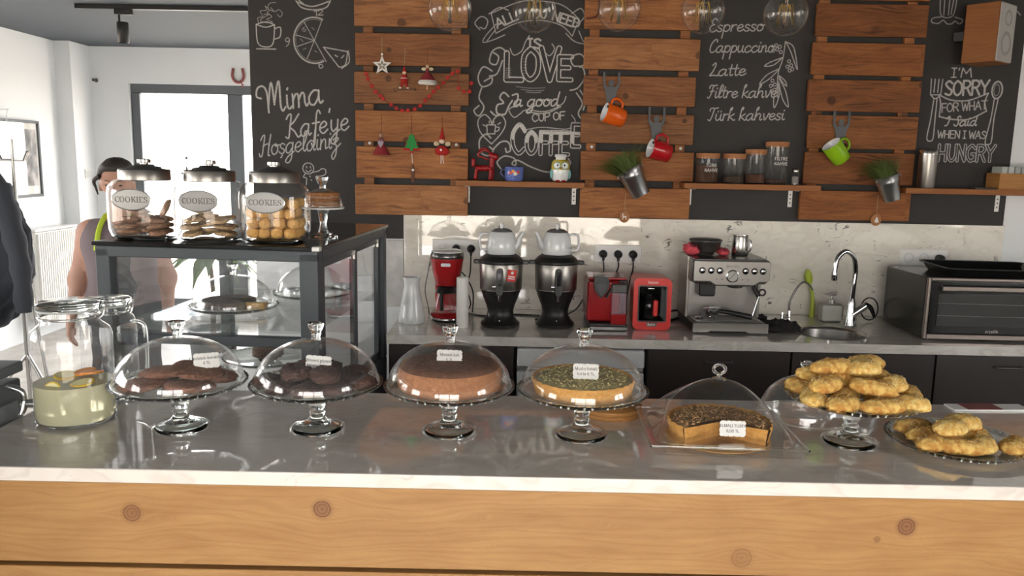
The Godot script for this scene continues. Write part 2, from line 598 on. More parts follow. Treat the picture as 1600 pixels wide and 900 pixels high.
func build_room() -> void:
	slab("floor", Vector3(-4.2, -0.1, -4.2), Vector3(3.8, 0, 6.2), M.floor)
	slab("ceiling", Vector3(-4.2, CEIL, -4.2), Vector3(3.8, CEIL + 0.12, 6.2), M.ceiling)
	# the partition that carries the chalkboard, and its return
	slab("wall_back", Vector3(-1.147, 0, -0.14), Vector3(3.8, CEIL, 0), M.white_wall)
	slab("wall_return", Vector3(-1.147, 0, -3.9), Vector3(-1.0, CEIL, -0.14), M.white_wall)
	var rw := Geo.new()
	for r in [[0.0, 2.9, 0.0, CEIL], [4.4, 6.0, 0.0, CEIL], [2.9, 4.4, 0.0, 1.0], [2.9, 4.4, 2.1, CEIL]]:
		rw.box(Vector3(0.2, r[3] - r[2], r[1] - r[0]), Vector3(3.7, (r[2] + r[3]) * 0.5, (r[0] + r[1]) * 0.5))
	struct("wall_right", rw, M.white_wall)
	var rf := Geo.new()
	for z in [2.94, 3.65, 4.36]:
		rf.box(Vector3(0.07, 1.1, 0.08), Vector3(3.7, 1.55, z), 0.005)
	for y in [1.04, 2.06]:
		rf.box(Vector3(0.07, 0.08, 1.5), Vector3(3.7, y, 3.65), 0.005)
	var rwin := struct("window_4", rf, M.anthracite)
	for z in [3.295, 4.005]:
		part("pane", Geo.new().box(Vector3(0.006, 0.96, 0.63), Vector3(3.7, 1.55, z)), M.glass_clean, rwin)
	# left wall with unseen side windows added to brighten the counter tops and far room
	var lw := Geo.new()
	var holes := [[-2.1, -0.6], [0.5, 2.5], [3.5, 5.1]]
	lw.box(Vector3(0.2, 0.9, 10.1), Vector3(-4.1, 0.45, 0.95))
	lw.box(Vector3(0.2, CEIL - 2.15, 10.1), Vector3(-4.1, (CEIL + 2.15) * 0.5, 0.95))
	var z0 := -4.1
	for h in holes + [[6.0, 6.0]]:
		lw.box(Vector3(0.2, 1.25, h[0] - z0), Vector3(-4.1, 1.525, (h[0] + z0) * 0.5))
		z0 = h[1]
	struct("wall_left", lw, M.white_wall)
	for h in holes:
		var fg := Geo.new()
		var zc: float = (h[0] + h[1]) * 0.5
		var zl: float = h[1] - h[0]
		for y in [0.93, 2.12]:
			fg.box(Vector3(0.07, 0.06, zl), Vector3(-4.1, y, zc), 0.005)
		for z in [h[0] + 0.03, zc, h[1] - 0.03]:
			fg.box(Vector3(0.07, 1.13, 0.06), Vector3(-4.1, 1.525, z), 0.005)
		var sw := struct("window_3", fg, M.anthracite_light)
		for s in [-1, 1]:
			part("pane", Geo.new().box(Vector3(0.006, 1.13, zl * 0.5 - 0.06), Vector3(-4.1, 1.525, zc + s * zl * 0.25)), M.glass_clean, sw)
	slab("wall_corner", Vector3(-4.0, 0, -3.9), Vector3(-3.86, CEIL, -3.58), M.white_wall)
	# far wall with the glazed opening
	var far := Geo.new()
	for r in [[-4.0, -3.52, 0.0, CEIL], [-1.45, -1.0, 0.0, CEIL], [-3.52, -1.45, 2.18, CEIL], [-3.52, -1.45, 0.0, 0.12]]:
		far.box(Vector3(r[1] - r[0], r[3] - r[2], 0.2), Vector3((r[0] + r[1]) * 0.5, (r[2] + r[3]) * 0.5, -4.0))
	struct("wall_far", far, M.white_wall)
	var wf := Geo.new()
	for r in [[-3.52, -1.45, 2.10, 2.18], [-3.52, -1.45, 0.12, 0.2], [-3.52, -3.44, 0.2, 2.10], [-2.64, -2.50, 0.2, 2.10], [-1.55, -1.45, 0.2, 2.10]]:
		wf.box(Vector3(r[1] - r[0], r[3] - r[2], 0.07), Vector3((r[0] + r[1]) * 0.5, (r[2] + r[3]) * 0.5, -3.97), 0.006)
	var win := struct("window_1", wf, M.anthracite_light)
	var glass := Geo.new()
	glass.box(Vector3(0.8, 1.9, 0.006), Vector3(-3.04, 1.15, -3.97))
	part("pane", glass, M.glass_clean, win)
	part("pane", Geo.new().box(Vector3(0.95, 1.9, 0.006), Vector3(-2.025, 1.15, -3.97)), M.glass_clean, win)
	# the glazed porch outside that window
	var porch := thing("porch_frame", "pale blue-grey porch frame outside the bright far window", "frame", Vector3(-3.05, 0, -5.2))
	var pm := mat(Color("9fb2bf"), 0.5)
	for x in [-1.0, -0.82, 0.28]:
		part("post", Geo.new().box(Vector3(0.07, 2.2, 0.07), Vector3(x, 1.1, 0), 0.006), pm, porch)
	part("beam", Geo.new().box(Vector3(2.3, 0.09, 0.07), Vector3(0.1, 2.24, 0), 0.006), pm, porch)
	# street front behind the camera: wide glazing between posts
	var st := Geo.new()
	for r in [[-4.0, -1.9, 0.0, CEIL], [1.6, 3.6, 0.0, CEIL], [-1.9, 1.6, 1.95, CEIL], [-1.2, 1.6, 0.0, 0.2], [-1.9, -1.2, 0.0, 1.0]]:
		st.box(Vector3(r[1] - r[0], r[3] - r[2], 0.2), Vector3((r[0] + r[1]) * 0.5, (r[2] + r[3]) * 0.5, 6.1))
	struct("wall_street", st, M.white_wall)
	var sf := Geo.new()
	for x in [-1.86, -1.2, 0.2, 1.56]:
		sf.box(Vector3(0.08, 1.75, 0.08), Vector3(x, 1.075, 6.1), 0.006)
	sf.box(Vector3(3.5, 0.07, 0.08), Vector3(-0.15, 1.915, 6.1), 0.006)
	sf.box(Vector3(2.8, 0.07, 0.08), Vector3(0.2, 0.235, 6.1), 0.006)
	var w2 := struct("window_2", sf, M.anthracite)
	for k in 3:
		var xa: float = [-1.82, -1.16, 0.24][k]
		var pw: float = [0.58, 1.32, 1.28][k]
		part("pane", Geo.new().box(Vector3(pw, 1.70, 0.006), Vector3(xa + pw * 0.5, 1.075, 6.1)), M.glass_clean, w2)

# ---------------------------------------------------------------- chalk writing

const BX := -1.147
const BY := 2.5
const PPM := 600.0
const BW := 1988
const BH := 780
const U := 0.00272
var chalk := PackedFloat32Array()

# each stroke is a list of x,y; a stroke that begins with ~ is drawn as a flowing line; last number: advance
const SCRIPT := {
	"a": ["~ .9 .9 .5 1 .1 .6 .15 .1 .5 0 .85 .5 .9 .95 .88 .3 1 .02 1.2 .15", 1.2],
	"c": ["~ .85 .8 .6 1 .2 .75 .1 .35 .35 0 .7 .05 1 .3", 1.0],
	"d": ["~ .85 .85 .5 1 .1 .6 .15 .1 .5 0 .85 .5|~ .95 2 .88 1 .88 .3 1 0 1.15 .1", 1.15],
	"e": ["~ .1 .45 .6 .55 .8 .8 .5 1 .15 .7 .15 .25 .5 0 .95 .3", 0.95],
	"f": ["~ .9 1.7 .7 2 .5 1.7 .45 .5 .4 -.7 .2 -1 .05 -.7|~ .1 .95 .85 1", 0.8],
	"g": ["~ .85 .85 .5 1 .1 .6 .15 .1 .5 .02 .85 .5|~ .9 1 .85 0 .75 -.7 .4 -1 .1 -.8 .4 -.35 1.1 .1", 1.1],
	"h": ["~ .3 1.6 .35 2 .15 1.8 .12 1 .1 0|~ .1 .4 .35 .9 .65 1 .8 .7 .78 .2 .95 0 1.1 .15", 1.1],
	"i": ["~ .15 1 .15 .3 .3 0 .5 .15|~ .2 1.4 .24 1.5", 0.5],
	"k": ["~ .3 1.6 .35 2 .15 1.8 .12 1 .1 0|~ .75 1 .4 .7 .15 .5 .5 .3 .85 0 1 .1", 0.95],
	"l": ["~ .1 .3 .5 1.5 .4 2 .2 1.7 .15 .4 .35 0 .55 .2", 0.55],
	"m": ["~ .1 1 .12 .5 .1 0|~ .1 .5 .35 .95 .55 .9 .58 .4 .56 0|~ .58 .5 .85 .97 1.05 .85 1.08 .3 1.2 0 1.35 .15", 1.35],
	"n": ["~ .1 1 .12 .5 .1 0|~ .1 .5 .4 .97 .65 .9 .7 .4 .75 .05 1 .15", 1.0],
	"o": ["~ .55 1 .2 .85 .1 .4 .35 0 .75 .15 .85 .6 .6 1 .55 .8 1 .9", 1.0],
	"p": ["~ .15 1 .12 0 .1 -1|~ .12 .6 .4 1 .8 .85 .85 .35 .5 0 .15 .2", 1.0],
	"r": ["~ .1 1 .12 .5 .1 0|~ .12 .55 .35 .95 .7 .95", 0.75],
	"s": ["~ .7 .85 .4 1 .15 .8 .3 .55 .65 .35 .6 .05 .3 0 .05 .2", 0.8],
	"ş": ["~ .7 .85 .4 1 .15 .8 .3 .55 .65 .35 .6 .05 .3 0 .05 .2|~ .4 0 .45 -.2 .3 -.4", 0.8],
	"t": ["~ .3 1.7 .25 .5 .4 0 .65 .15|~ .02 1.05 .6 1.1", 0.65],
	"u": ["~ .1 1 .1 .35 .35 0 .7 .3|~ .75 1 .75 .3 .9 0 1.05 .1", 1.05],
	"ü": ["~ .1 1 .1 .35 .35 0 .7 .3|~ .75 1 .75 .3 .9 0 1.05 .1|~ .25 1.35 .27 1.45|~ .65 1.35 .67 1.45", 1.05],
	"v": ["~ .1 1 .25 .4 .4 0 .65 .5 .8 1 .95 .9", 0.9],
	"y": ["~ .1 1 .12 .4 .35 .05 .7 .3|~ .8 1 .75 0 .6 -.8 .3 -1 .1 -.7 .5 -.2 1.05 .15", 1.05],
	"z": ["~ .1 .8 .4 1 .75 .9 .3 .4 .55 .25 .55 -.6 .25 -1.1 .05 -.7 .5 -.1 1.05 .4", 1.0],
	"'": ["~ .15 2 .08 1.7", 0.25],
	" ": ["", 0.6],
	"M": ["~ -.2 1.1 -.55 1.3 -.45 1.85 0 1.95 .3 1.4 .35 0|~ .33 .3 .6 1.9 .75 1.9 .85 .5|~ .85 .6 1.2 1.95 1.35 1.9 1.35 .4 1.5 -.05 1.75 .2", 1.75],
	"K": ["~ 0 1.6 .2 1.9 .5 1.9 .4 .8 .3 0 0 .1|~ 1.3 1.9 .8 1.3 .4 .95 .9 .5 1.3 0 1.6 .1", 1.5],
	"H": ["~ 0 1.5 .2 1.9 .45 1.9 .35 .8 .25 0 0 -.1 -.1 .2|~ 1.2 2 1.05 1 1 0 1.2 -.05|~ .3 .9 .8 1.1 1.1 1", 1.3],
	"C": ["~ 1 1.6 .9 1.95 .5 1.8 .15 1 .25 .15 .65 0 1.05 .3", 1.05],
	"E": ["~ .9 1.7 .6 2 .3 1.7 .35 1.2 .65 1.05 .3 .95 .1 .5 .3 .05 .7 0 1 .3", 1.0],
	"L": ["~ .2 1.6 .5 2 .6 1.6 .35 .6 .1 .1 .3 .05 .6 .1 1 0 1.1 .15", 1.1],
	"F": ["~ .1 1.5 .1 1.8 .3 1.95 .8 1.9 1.1 2|~ .6 1.9 .5 .8 .3 0 .05 .1|~ .3 1 .85 1.05", 1.0],
	"T": ["~ .1 1.5 .1 1.8 .3 1.95 .8 1.9 1.15 2|~ .65 1.9 .55 .8 .35 0 .05 .15", 1.0],
	"S": ["~ .9 1.7 .6 2 .35 1.6 .6 1 .6 .3 .3 0 0 .3", 0.9],
	"I": ["~ .1 1.5 .4 1.95 .6 1.6 .4 .3 .05 .1", 0.9],
}
const PRINT := {
	"A": ["0 0 .5 2 1 0|.2 .7 .8 .7", 1.1], "C": ["~ .95 1.6 .55 2 .1 1.4 .1 .6 .5 0 .95 .35", 1.1], "D": ["~ .1 0 .1 2|~ .1 2 .6 1.9 .95 1.2 .8 .4 .1 0", 1.1],
	"E": [".9 2 .1 2 .1 0 .9 0|.1 1.05 .75 1.05", 1.0], "F": [".9 2 .1 2 .1 0|.1 1.05 .75 1.05", 0.95], "G": ["~ .95 1.6 .55 2 .1 1.4 .1 .6 .5 0 .9 .3|.6 .9 .95 .9 .95 .1", 1.15],
	"H": [".1 0 .1 2|.9 0 .9 2|.1 1 .9 1", 1.1], "I": [".3 0 .3 2|.05 2 .55 2|.05 0 .55 0", 0.7], "L": [".1 2 .1 0 .85 0", 0.95], "M": [".05 0 .2 2 .6 .8 1 2 1.15 0", 1.3],
	"N": [".1 0 .1 2 .9 0 .9 2", 1.1], "O": ["~ .5 2 .1 1.5 .1 .5 .5 0 .95 .5 .95 1.5 .5 2", 1.1], "P": ["~ .1 0 .1 1 .1 2|~ .1 2 .7 1.95 .9 1.5 .6 1 .1 1", 1.0],
	"R": ["~ .1 0 .1 1 .1 2|~ .1 2 .7 1.95 .9 1.5 .6 1.05 .1 1|.5 1.05 .95 0", 1.05], "S": ["~ .85 1.7 .5 2 .12 1.6 .4 1.1 .85 .6 .6 .05 .1 .25", 1.0], "T": ["0 2 1 2|.5 2 .5 0", 1.05],
	"U": ["~ .1 2 .1 .6 .5 0 .9 .6 .9 2", 1.05], "V": ["0 2 .5 0 1 2", 1.05], "W": ["0 2 .3 0 .6 1.6 .9 0 1.2 2", 1.3], "Y": ["0 2 .5 1 1 2|.5 1 .5 0", 1.05],
	"'": [".15 2 .1 1.6", 0.3], " ": ["", 0.5], "1": ["0 1.5 .4 2 .4 0", 0.6], "2": ["~ .05 1.6 .45 2 .8 1.5 .4 .7 .05 .05|.05 .05 .85 .05", 1.0], "9": ["~ .8 1.4 .4 1.05 .1 1.5 .45 2 .8 1.5 .7 .6 .35 0", 1.0], "6": ["~ .8 1.9 .3 1.4 .1 .6 .4 0 .8 .4 .5 .95 .12 .6", 1.0],
}

func ink(pts: Array, w := 0.0045, val := 0.8, wipe := false) -> void:
	var r := w * PPM * (0.5 if wipe else 0.55)
	for i in pts.size() - 1:
		var a := Vector2((pts[i].x - BX) * PPM, (BY - pts[i].y) * PPM)
		var b := Vector2((pts[i + 1].x - BX) * PPM, (BY - pts[i + 1].y) * PPM)
		var steps := maxi(1, int(a.distance_to(b) / 0.8))
		for s in steps + 1:
			var p := a.lerp(b, float(s) / steps)
			for y in range(int(p.y - r - 1), int(p.y + r + 2)):
				if y < 0 or y >= BH:
					continue
				for x in range(int(p.x - r - 1), int(p.x + r + 2)):
					if x < 0 or x >= BW:
						continue
					var c := clampf(r + 0.5 - p.distance_to(Vector2(x, y)), 0.0, 1.0)
					if c > 0.0:
						var k := y * BW + x
						if wipe:
							chalk[k] = minf(chalk[k], 1.0 - c)
						else:
							chalk[k] = maxf(chalk[k], c * minf(val * 1.2, 1.0))

func parse_stroke(s: String) -> Array:
	var smooth := s.begins_with("~")
	var nums := s.trim_prefix("~").strip_edges().split(" ", false)
	var pts := []
	for i in range(0, nums.size() - 1, 2):
		pts.append(Vector2(float(nums[i]), float(nums[i + 1])))
	if smooth and pts.size() > 2:
		return curve(pts, 5)
	return pts

# writes a line from one baseline point to another
func hand(s: String, from: Vector2, to: Vector2, xh: float, font: Dictionary, w := 0.0045, val := 0.8, shear := 0.2, wipe := false) -> void:
	var total := 0.0
	for ch in s:
		total += font[ch][1]
	var along := (to - from)
	var kx := along.length() / total
	var dir := along.normalized()
	var up := Vector2(-dir.y, dir.x)
	var pos := 0.0
	for ch in s:
		for st in String(font[ch][0]).split("|", false):
			var q := []
			for p in parse_stroke(st):
				q.append(from + dir * ((pos + p.x) * kx + p.y * shear * xh) + up * p.y * xh)
			ink(q, w, val, wipe)
		pos += font[ch][1]

# hollow letters: a broad stroke with its middle wiped out
func hollow(s: String, from: Vector2, to: Vector2, xh: float, w: float, edge: float) -> void:
	hand(s, from, to, xh, PRINT, w, 0.8, 0.0)
	hand(s, from, to, xh, PRINT, w - edge * 2.0, 0.8, 0.0, true)

# small drawings: strokes as x,y offsets (y down) from an anchor, in drawing units
func art(at: Vector2, strokes: Array, w := 0.004, val := 0.75, unit := U) -> void:
	for s in strokes:
		var q := []
		for p in parse_stroke(s):
			q.append(at + Vector2(p.x, -p.y) * unit)
		ink(q, w, val)

func ring(at: Vector2, rx: float, ry: float, w := 0.004, val := 0.75, a0 := 0.0, a1 := TAU) -> void:
	var q := []
	for k in 41:
		var a := lerpf(a0, a1, k / 40.0)
		q.append(at + Vector2(cos(a) * rx, sin(a) * ry))
	ink(q, w, val)

func draw_chalk() -> ImageTexture:
	chalk.resize(BW * BH)
	var V := func(x: float, y: float) -> Vector2: return Vector2(x, y)
	# welcome
	hand("Mima", V.call(-1.09, 1.735), V.call(-0.835, 1.785), 0.058, SCRIPT, 0.0075, 0.72, 0.15)
	hand("Kafe'ye", V.call(-1.0, 1.630), V.call(-0.725, 1.672), 0.050, SCRIPT, 0.0064, 0.72, 0.2)
	hand("Hoşgeldiniz", V.call(-1.115, 1.553), V.call(-0.765, 1.595), 0.043, SCRIPT, 0.0052, 0.72, 0.2)
	art(V.call(-1.075, 2.09), ["~ -15 -6 -13 22 0 28 11 22 14 -6", "~ -15 -6 0 -2 14 -6", "~ -15 -6 0 -10 14 -6", "~ 14 0 23 -2 22 12 12 16", "-15 31 15 31"], 0.0045)
	art(V.call(-1.075, 2.09), ["~ -11 -8 -12 -16 -4 -18 -8 -26 2 -28 0 -34 6 -28 3 -24 10 -18 2 -14 11 -10 0 -9 -8 -13 6 -22 -2 -21"], 0.003, 0.6)
	art(V.call(-1.04, 2.16), ["~ -4 -6 2 0 8 -3 14 2 10 8 6 4", "~ 2 0 -8 -4 -6 -12 4 -14"], 0.003, 0.6)
	ring(V.call(-0.868, 2.045), 0.088, 0.095, 0.006, 0.7, 1.15, 5.15)
	ring(V.call(-0.868, 2.045), 0.08, 0.087, 0.0025, 0.5, 1.15, 5.15)
	art(V.call(-0.868, 2.045), ["0 0 13 -32", "0 0 -16 -28", "0 0 -30 -8", "0 0 -28 10", "0 0 -12 28", "0 0 18 32"], 0.0035, 0.65)
	art(V.call(-0.868, 2.045), ["-18 -18 -14 -16", "-22 -2 -18 2", "-18 14 -13 12", "-4 -20 0 -16", "0 16 4 18", "~ -15 -20 -19 -16 -15 -13 -13 -16"], 0.0025, 0.6)
	art(V.call(-0.775, 1.985), ["-20 -12 18 -6", "-20 -12 4 18", "~ 4 18 14 14 18 -6", "~ 8 20 20 10 19 -7", "-2 0 2 2", "8 4 12 0"], 0.0045, 0.7)
	hand("12", V.call(-0.868, 2.147), V.call(-0.825, 2.150), 0.011, PRINT, 0.0035, 0.7, 0.1)
	hand("9", V.call(-0.998, 2.018), V.call(-0.972, 2.018), 0.018, PRINT, 0.0035, 0.7, 0.1)
	hand("6", V.call(-0.855, 1.930), V.call(-0.828, 1.930), 0.017, PRINT, 0.0035, 0.7, 0.1)
	art(V.call(-0.875, 2.195), ["~ -25 -4 -16 6 4 9 22 5 29 -6", "~ -22 -2 0 4 26 -4", "~ -20 -14 -21 -6 -14 0"], 0.005, 0.7)
	ring(V.call(-0.905, 1.502), 0.024, 0.024, 0.004)
	art(V.call(-0.905, 1.502), ["-3 -3 -2 -1", "3 -3 4 -1", "~ -4 3 0 6 5 2", "~ 7 6 16 4 22 0 28 2 27 9 20 12 12 13 16 24", "~ -5 8 -8 14 -3 16 -4 26", "2 12 3 13", "4 18 5 19"], 0.004)
	# all you need is love & a good cup of coffee
	art(V.call(-0.075, 2.16), ["~ -14 -4 30 -22 64 -24 98 -18 124 2", "~ -6 26 26 10 62 5 96 12 114 28", "-14 -4 -6 26", "124 2 114 28", "~ -6 12 -22 30 -26 40 -10 36 8 28", "~ -8 22 -20 38", "~ 124 20 132 36 138 40 118 36 104 24"], 0.004, 0.7)
	hand("ALL", V.call(-0.085, 2.110), V.call(0.005, 2.150), 0.019, PRINT, 0.007, 0.75, 0.0)
	hand("YOU", V.call(0.035, 2.155), V.call(0.125, 2.155), 0.019, PRINT, 0.007, 0.75, 0.0)
	hand("NEED", V.call(0.145, 2.150), V.call(0.262, 2.115), 0.019, PRINT, 0.007, 0.75, 0.0)
	hand("IS", V.call(0.045, 2.030), V.call(0.105, 2.030), 0.02, PRINT, 0.008, 0.75, 0.0)
	art(V.call(-0.16, 2.13), ["~ 0 10 -8 0 2 -10 12 -4 8 8 0 6", "~ 14 -14 30 -24 44 -20"], 0.0045, 0.7)
	art(V.call(0.03, 2.05), ["~ -22 8 -16 18 -4 12 2 -2 8 -12", "~ 30 10 40 18 48 8 44 0"], 0.0045, 0.7)
	art(V.call(0.23, 2.16), ["~ 0 -6 14 -14 20 -2 10 8 2 2"], 0.0045, 0.7)
	hollow("L", V.call(-0.052, 1.898), V.call(0.030, 1.898), 0.055, 0.024, 0.0042)
	hollow("O", V.call(0.025, 1.900), V.call(0.100, 1.900), 0.064, 0.022, 0.0042)
	hollow("V", V.call(0.105, 1.900), V.call(0.185, 1.900), 0.066, 0.024, 0.0042)
	hollow("E", V.call(0.175, 1.902), V.call(0.242, 1.902), 0.048, 0.020, 0.0042)
	for k in 6:
		art(V.call(-0.047 + k * 0.0, 1.905 + k * 0.008), ["0 0 8 0"], 0.0025, 0.6)
		art(V.call(0.030, 1.925 + k * 0.012), ["0 0 5 -1"], 0.0025, 0.5)
	art(V.call(-0.05, 1.875), ["~ 18 2 40 4 64 3", "~ 26 6 44 8 62 7", "~ 34 10 46 11 58 10"], 0.0025, 0.6)
	art(V.call(-0.10, 1.96), ["~ 0 -18 8 -12 4 0 -6 -4 -2 -20 10 -26 20 -20", "~ -2 10 -16 4 -24 20 -18 34 -4 30 -2 20 -14 26", "~ -18 36 -22 52 -14 66 -22 80 -30 72 -22 64", "~ 14 -6 6 14 -6 18"], 0.006, 0.7)
	art(V.call(0.255, 1.94), ["~ 6 -6 16 -14 6 -26 -8 -20 -4 -8 10 -6 14 10 4 26 -8 30", "~ 2 34 12 50 6 66 16 78 22 72 14 66", "~ 8 30 16 44 14 60"], 0.006, 0.7)
	art(V.call(-0.07, 1.80), ["~ 14 -10 6 -16 0 -8 6 0 -4 4 -4 16 8 18 14 6 20 -4", "~ 20 -12 28 -14 28 -4 22 6", "~ 6 18 -6 20 -14 14"], 0.0065, 0.75)
	hand("a good", V.call(-0.012, 1.785), V.call(0.185, 1.792), 0.029, SCRIPT, 0.0058, 0.78, 0.2)
	art(V.call(0.02, 1.772), ["~ -4 -8 -18 0 -10 12 0 6 10 0 40 2 66 -10 72 -22", "~ 10 3 40 5 64 -6"], 0.0045, 0.7)
	hand("CUP OF", V.call(0.072, 1.722), V.call(0.215, 1.735), 0.0165, PRINT, 0.0048, 0.75, 0.05)
	art(V.call(0.09, 1.705), ["~ -14 6 10 2 50 4 62 -8 56 -18"], 0.004, 0.65)
	var cof := [["C", -0.015, 0.050], ["O", 0.048, 0.098], ["F", 0.108, 0.146], ["F", 0.152, 0.190], ["E", 0.194, 0.236], ["E", 0.245, 0.284]]
	for c in cof:
		var hh := 0.062 if c[0] == "C" else 0.047
		var yb: float = 1.585 + (0.035 if c[1] > 0.24 else 0.0)
		hollow(c[0], V.call(c[1], yb), V.call(c[2], yb), hh, 0.017, 0.0036)
	for c in cof:
		var hh := 0.060 if c[0] == "C" else 0.046
		var top: float = 1.585 + hh * 2.0
		if c[0] in ["F", "E"]:
			ink([V.call(c[1] + 0.004, top - 0.001), V.call(c[2] - 0.005, top - 0.001)], 0.013, 0.78)
			ink([V.call(c[1] + 0.006, top), V.call(c[1] + 0.006, top - hh * 0.85)], 0.013, 0.78)
		elif c[0] == "O":
			ring(V.call(0.071, 1.585 + hh), 0.020, hh, 0.013, 0.78, 0.15, PI - 0.15)
		else:
			ring(V.call(0.018, 1.585 + hh), 0.028, hh, 0.013, 0.78, 0.6, PI - 0.1)
	art(V.call(-0.103, 1.705), ["~ 0 30 -18 12 -22 -6 -12 -16 -2 -8 0 0 4 -10 14 -16 22 -4 16 12 0 30", "-8 0 -7 14 5 14 6 0 -8 0", "~ 6 3 12 4 10 9 5 10", "-14 0 -10 2", "14 -4 10 -1", "-4 -6 -4 -3", "3 -6 3 -3"], 0.0045, 0.75)
	art(V.call(-0.15, 1.60), ["~ 16 -18 8 -24 -2 -14 0 4 12 10 20 2 14 -4", "~ 20 0 32 -12 44 -12 48 0 42 4 40 -2"], 0.0065, 0.7)
	art(V.call(-0.05, 1.54), ["~ -2 10 -10 -2 2 -12 18 -8 20 2 14 0 22 -6 44 4 70 12 96 8 108 -2 104 -10"], 0.006, 0.7)
	# drinks
	var lines := [["Espresso", 0.815, 2.113, 1.050, 2.122], ["Cappuccino", 0.820, 2.028, 1.100, 2.035], ["Latte", 0.828, 1.930, 0.985, 1.936], ["Filtre kahve", 0.825, 1.838, 1.125, 1.846], ["Türk kahvesi", 0.832, 1.742, 1.165, 1.752]]
	for l in lines:
		hand(l[0], V.call(l[1], l[2]), V.call(l[3], l[4]), 0.027, SCRIPT, 0.0048, 0.72, 0.2)
	art(V.call(1.168, 2.09), ["~ -8 4 -10 30 -16 54 -14 90", "~ -10 28 -30 36 -38 42 -24 40 -12 30", "~ -16 46 -34 56 -44 70 -30 62 -16 48", "~ -8 4 4 10 10 26 14 46 8 34 2 20 -6 6", "~ -14 56 -4 64 -1 72 -8 66 -14 57", "~ -14 60 -2 80 4 104 -6 92 -14 66", "~ -15 70 -20 90 -18 106 -12 88 -14 70"], 0.0042, 0.7)
	for p in [[-20, 16], [-26, 18], [-16, 12], [-22, 10], [-14, 20], [0, 34], [4, 40], [-2, 42], [6, 46], [2, 48], [-24, 64], [-20, 70], [-26, 72], [-20, 78], [-24, 80]]:
		ring(V.call(1.168 + p[0] * U, 2.09 - p[1] * U), 0.0065, 0.0065, 0.0035, 0.7)
	# sorry
	art(V.call(1.822, 2.215), ["~ -12 -20 -8 6 10 6 14 -20", "-5 -18 -4 5", "3 -18 3 5", "9 -18 7 4", "~ -8 8 -20 10 -22 16 -12 18 -4 13 2 18 10 18 14 14 22 18 26 12 14 8"], 0.0045, 0.65)
	art(V.call(2.06, 2.235), ["~ -22 2 -14 8 -8 2 -2 9 6 4 12 10 20 4 28 10", "~ -26 -2 -30 8 -20 12"], 0.0045, 0.65)
	hand("I'M", V.call(1.868, 1.945), V.call(1.962, 1.947), 0.019, PRINT, 0.005, 0.72, 0.0)
	hand("SORRY", V.call(1.848, 1.868), V.call(2.040, 1.876), 0.030, PRINT, 0.0085, 0.72, 0.0)
	art(V.call(1.83, 1.855), ["~ -2 -6 18 2 46 2 76 -10", "~ 2 28 24 32 50 31 76 18", "~ -2 -6 2 8 2 28", "~ 76 -10 72 4 76 18"], 0.0055, 0.7)
	hand("FOR WHAT", V.call(1.843, 1.797), V.call(2.040, 1.815), 0.018, PRINT, 0.0048, 0.7, 0.0)
	hand("I Said", V.call(1.862, 1.738), V.call(2.000, 1.744), 0.021, SCRIPT, 0.0055, 0.72, 0.2)
	hand("WHEN I WAS", V.call(1.836, 1.688), V.call(2.048, 1.688), 0.016, PRINT, 0.0048, 0.72, 0.0)
	hand("HUNGRY", V.call(1.846, 1.590), V.call(2.095, 1.592), 0.034, PRINT, 0.013, 0.72, 0.0)
	hand("HUNGRY", V.call(1.846, 1.590), V.call(2.095, 1.592), 0.034, PRINT, 0.0062, 0.8, 0.0, true)
	art(V.call(1.81, 1.93), ["-9 -2 -8 22 8 22 9 -2", "-3 -2 -3 18", "3 -2 3 18", "~ -8 22 0 28 8 22", "~ -2 28 -4 60 -7 90 0 94 3 88 3 60 3 28"], 0.0048, 0.72)
	ring(V.call(2.073, 1.895), 0.022, 0.036, 0.0065, 0.72)
	ring(V.call(2.071, 1.895), 0.012, 0.024, 0.003, 0.6)
	art(V.call(2.073, 1.855), ["~ -3 0 -5 30 -10 66 -4 70 0 64 0 30 3 0"], 0.0048, 0.72)
	# to colours: dark board paint with rubbed patches, chalk with a broken edge
	var n1 := noise(81, 0.35, 2)
	var n2 := noise(82, 0.006, 4)
	var bytes := PackedByteArray()
	bytes.resize(BW * BH * 3)
	for y in BH:
		for x in BW:
			var k := y * BW + x
			var c := chalk[k]
			var rub := 0.5 + 0.5 * n2.get_noise_2d(x, y * 1.6)
			var r := 0.205 + 0.024 * rub
			var g := 0.196 + 0.022 * rub
			var b := 0.192 + 0.022 * rub
			if c > 0.01:
				c *= clampf(0.92 + 0.55 * n1.get_noise_2d(x, y), 0.35, 1.05)
				r = lerpf(r, 0.86, c)
				g = lerpf(g, 0.85, c)
				b = lerpf(b, 0.83, c)
			bytes[k * 3] = int(r * 255.0)
			bytes[k * 3 + 1] = int(g * 255.0)
			bytes[k * 3 + 2] = int(b * 255.0)
	return ImageTexture.create_from_image(Image.create_from_data(BW, BH, false, Image.FORMAT_RGB8, bytes))

# ---------------------------------------------------------------- wall fittings

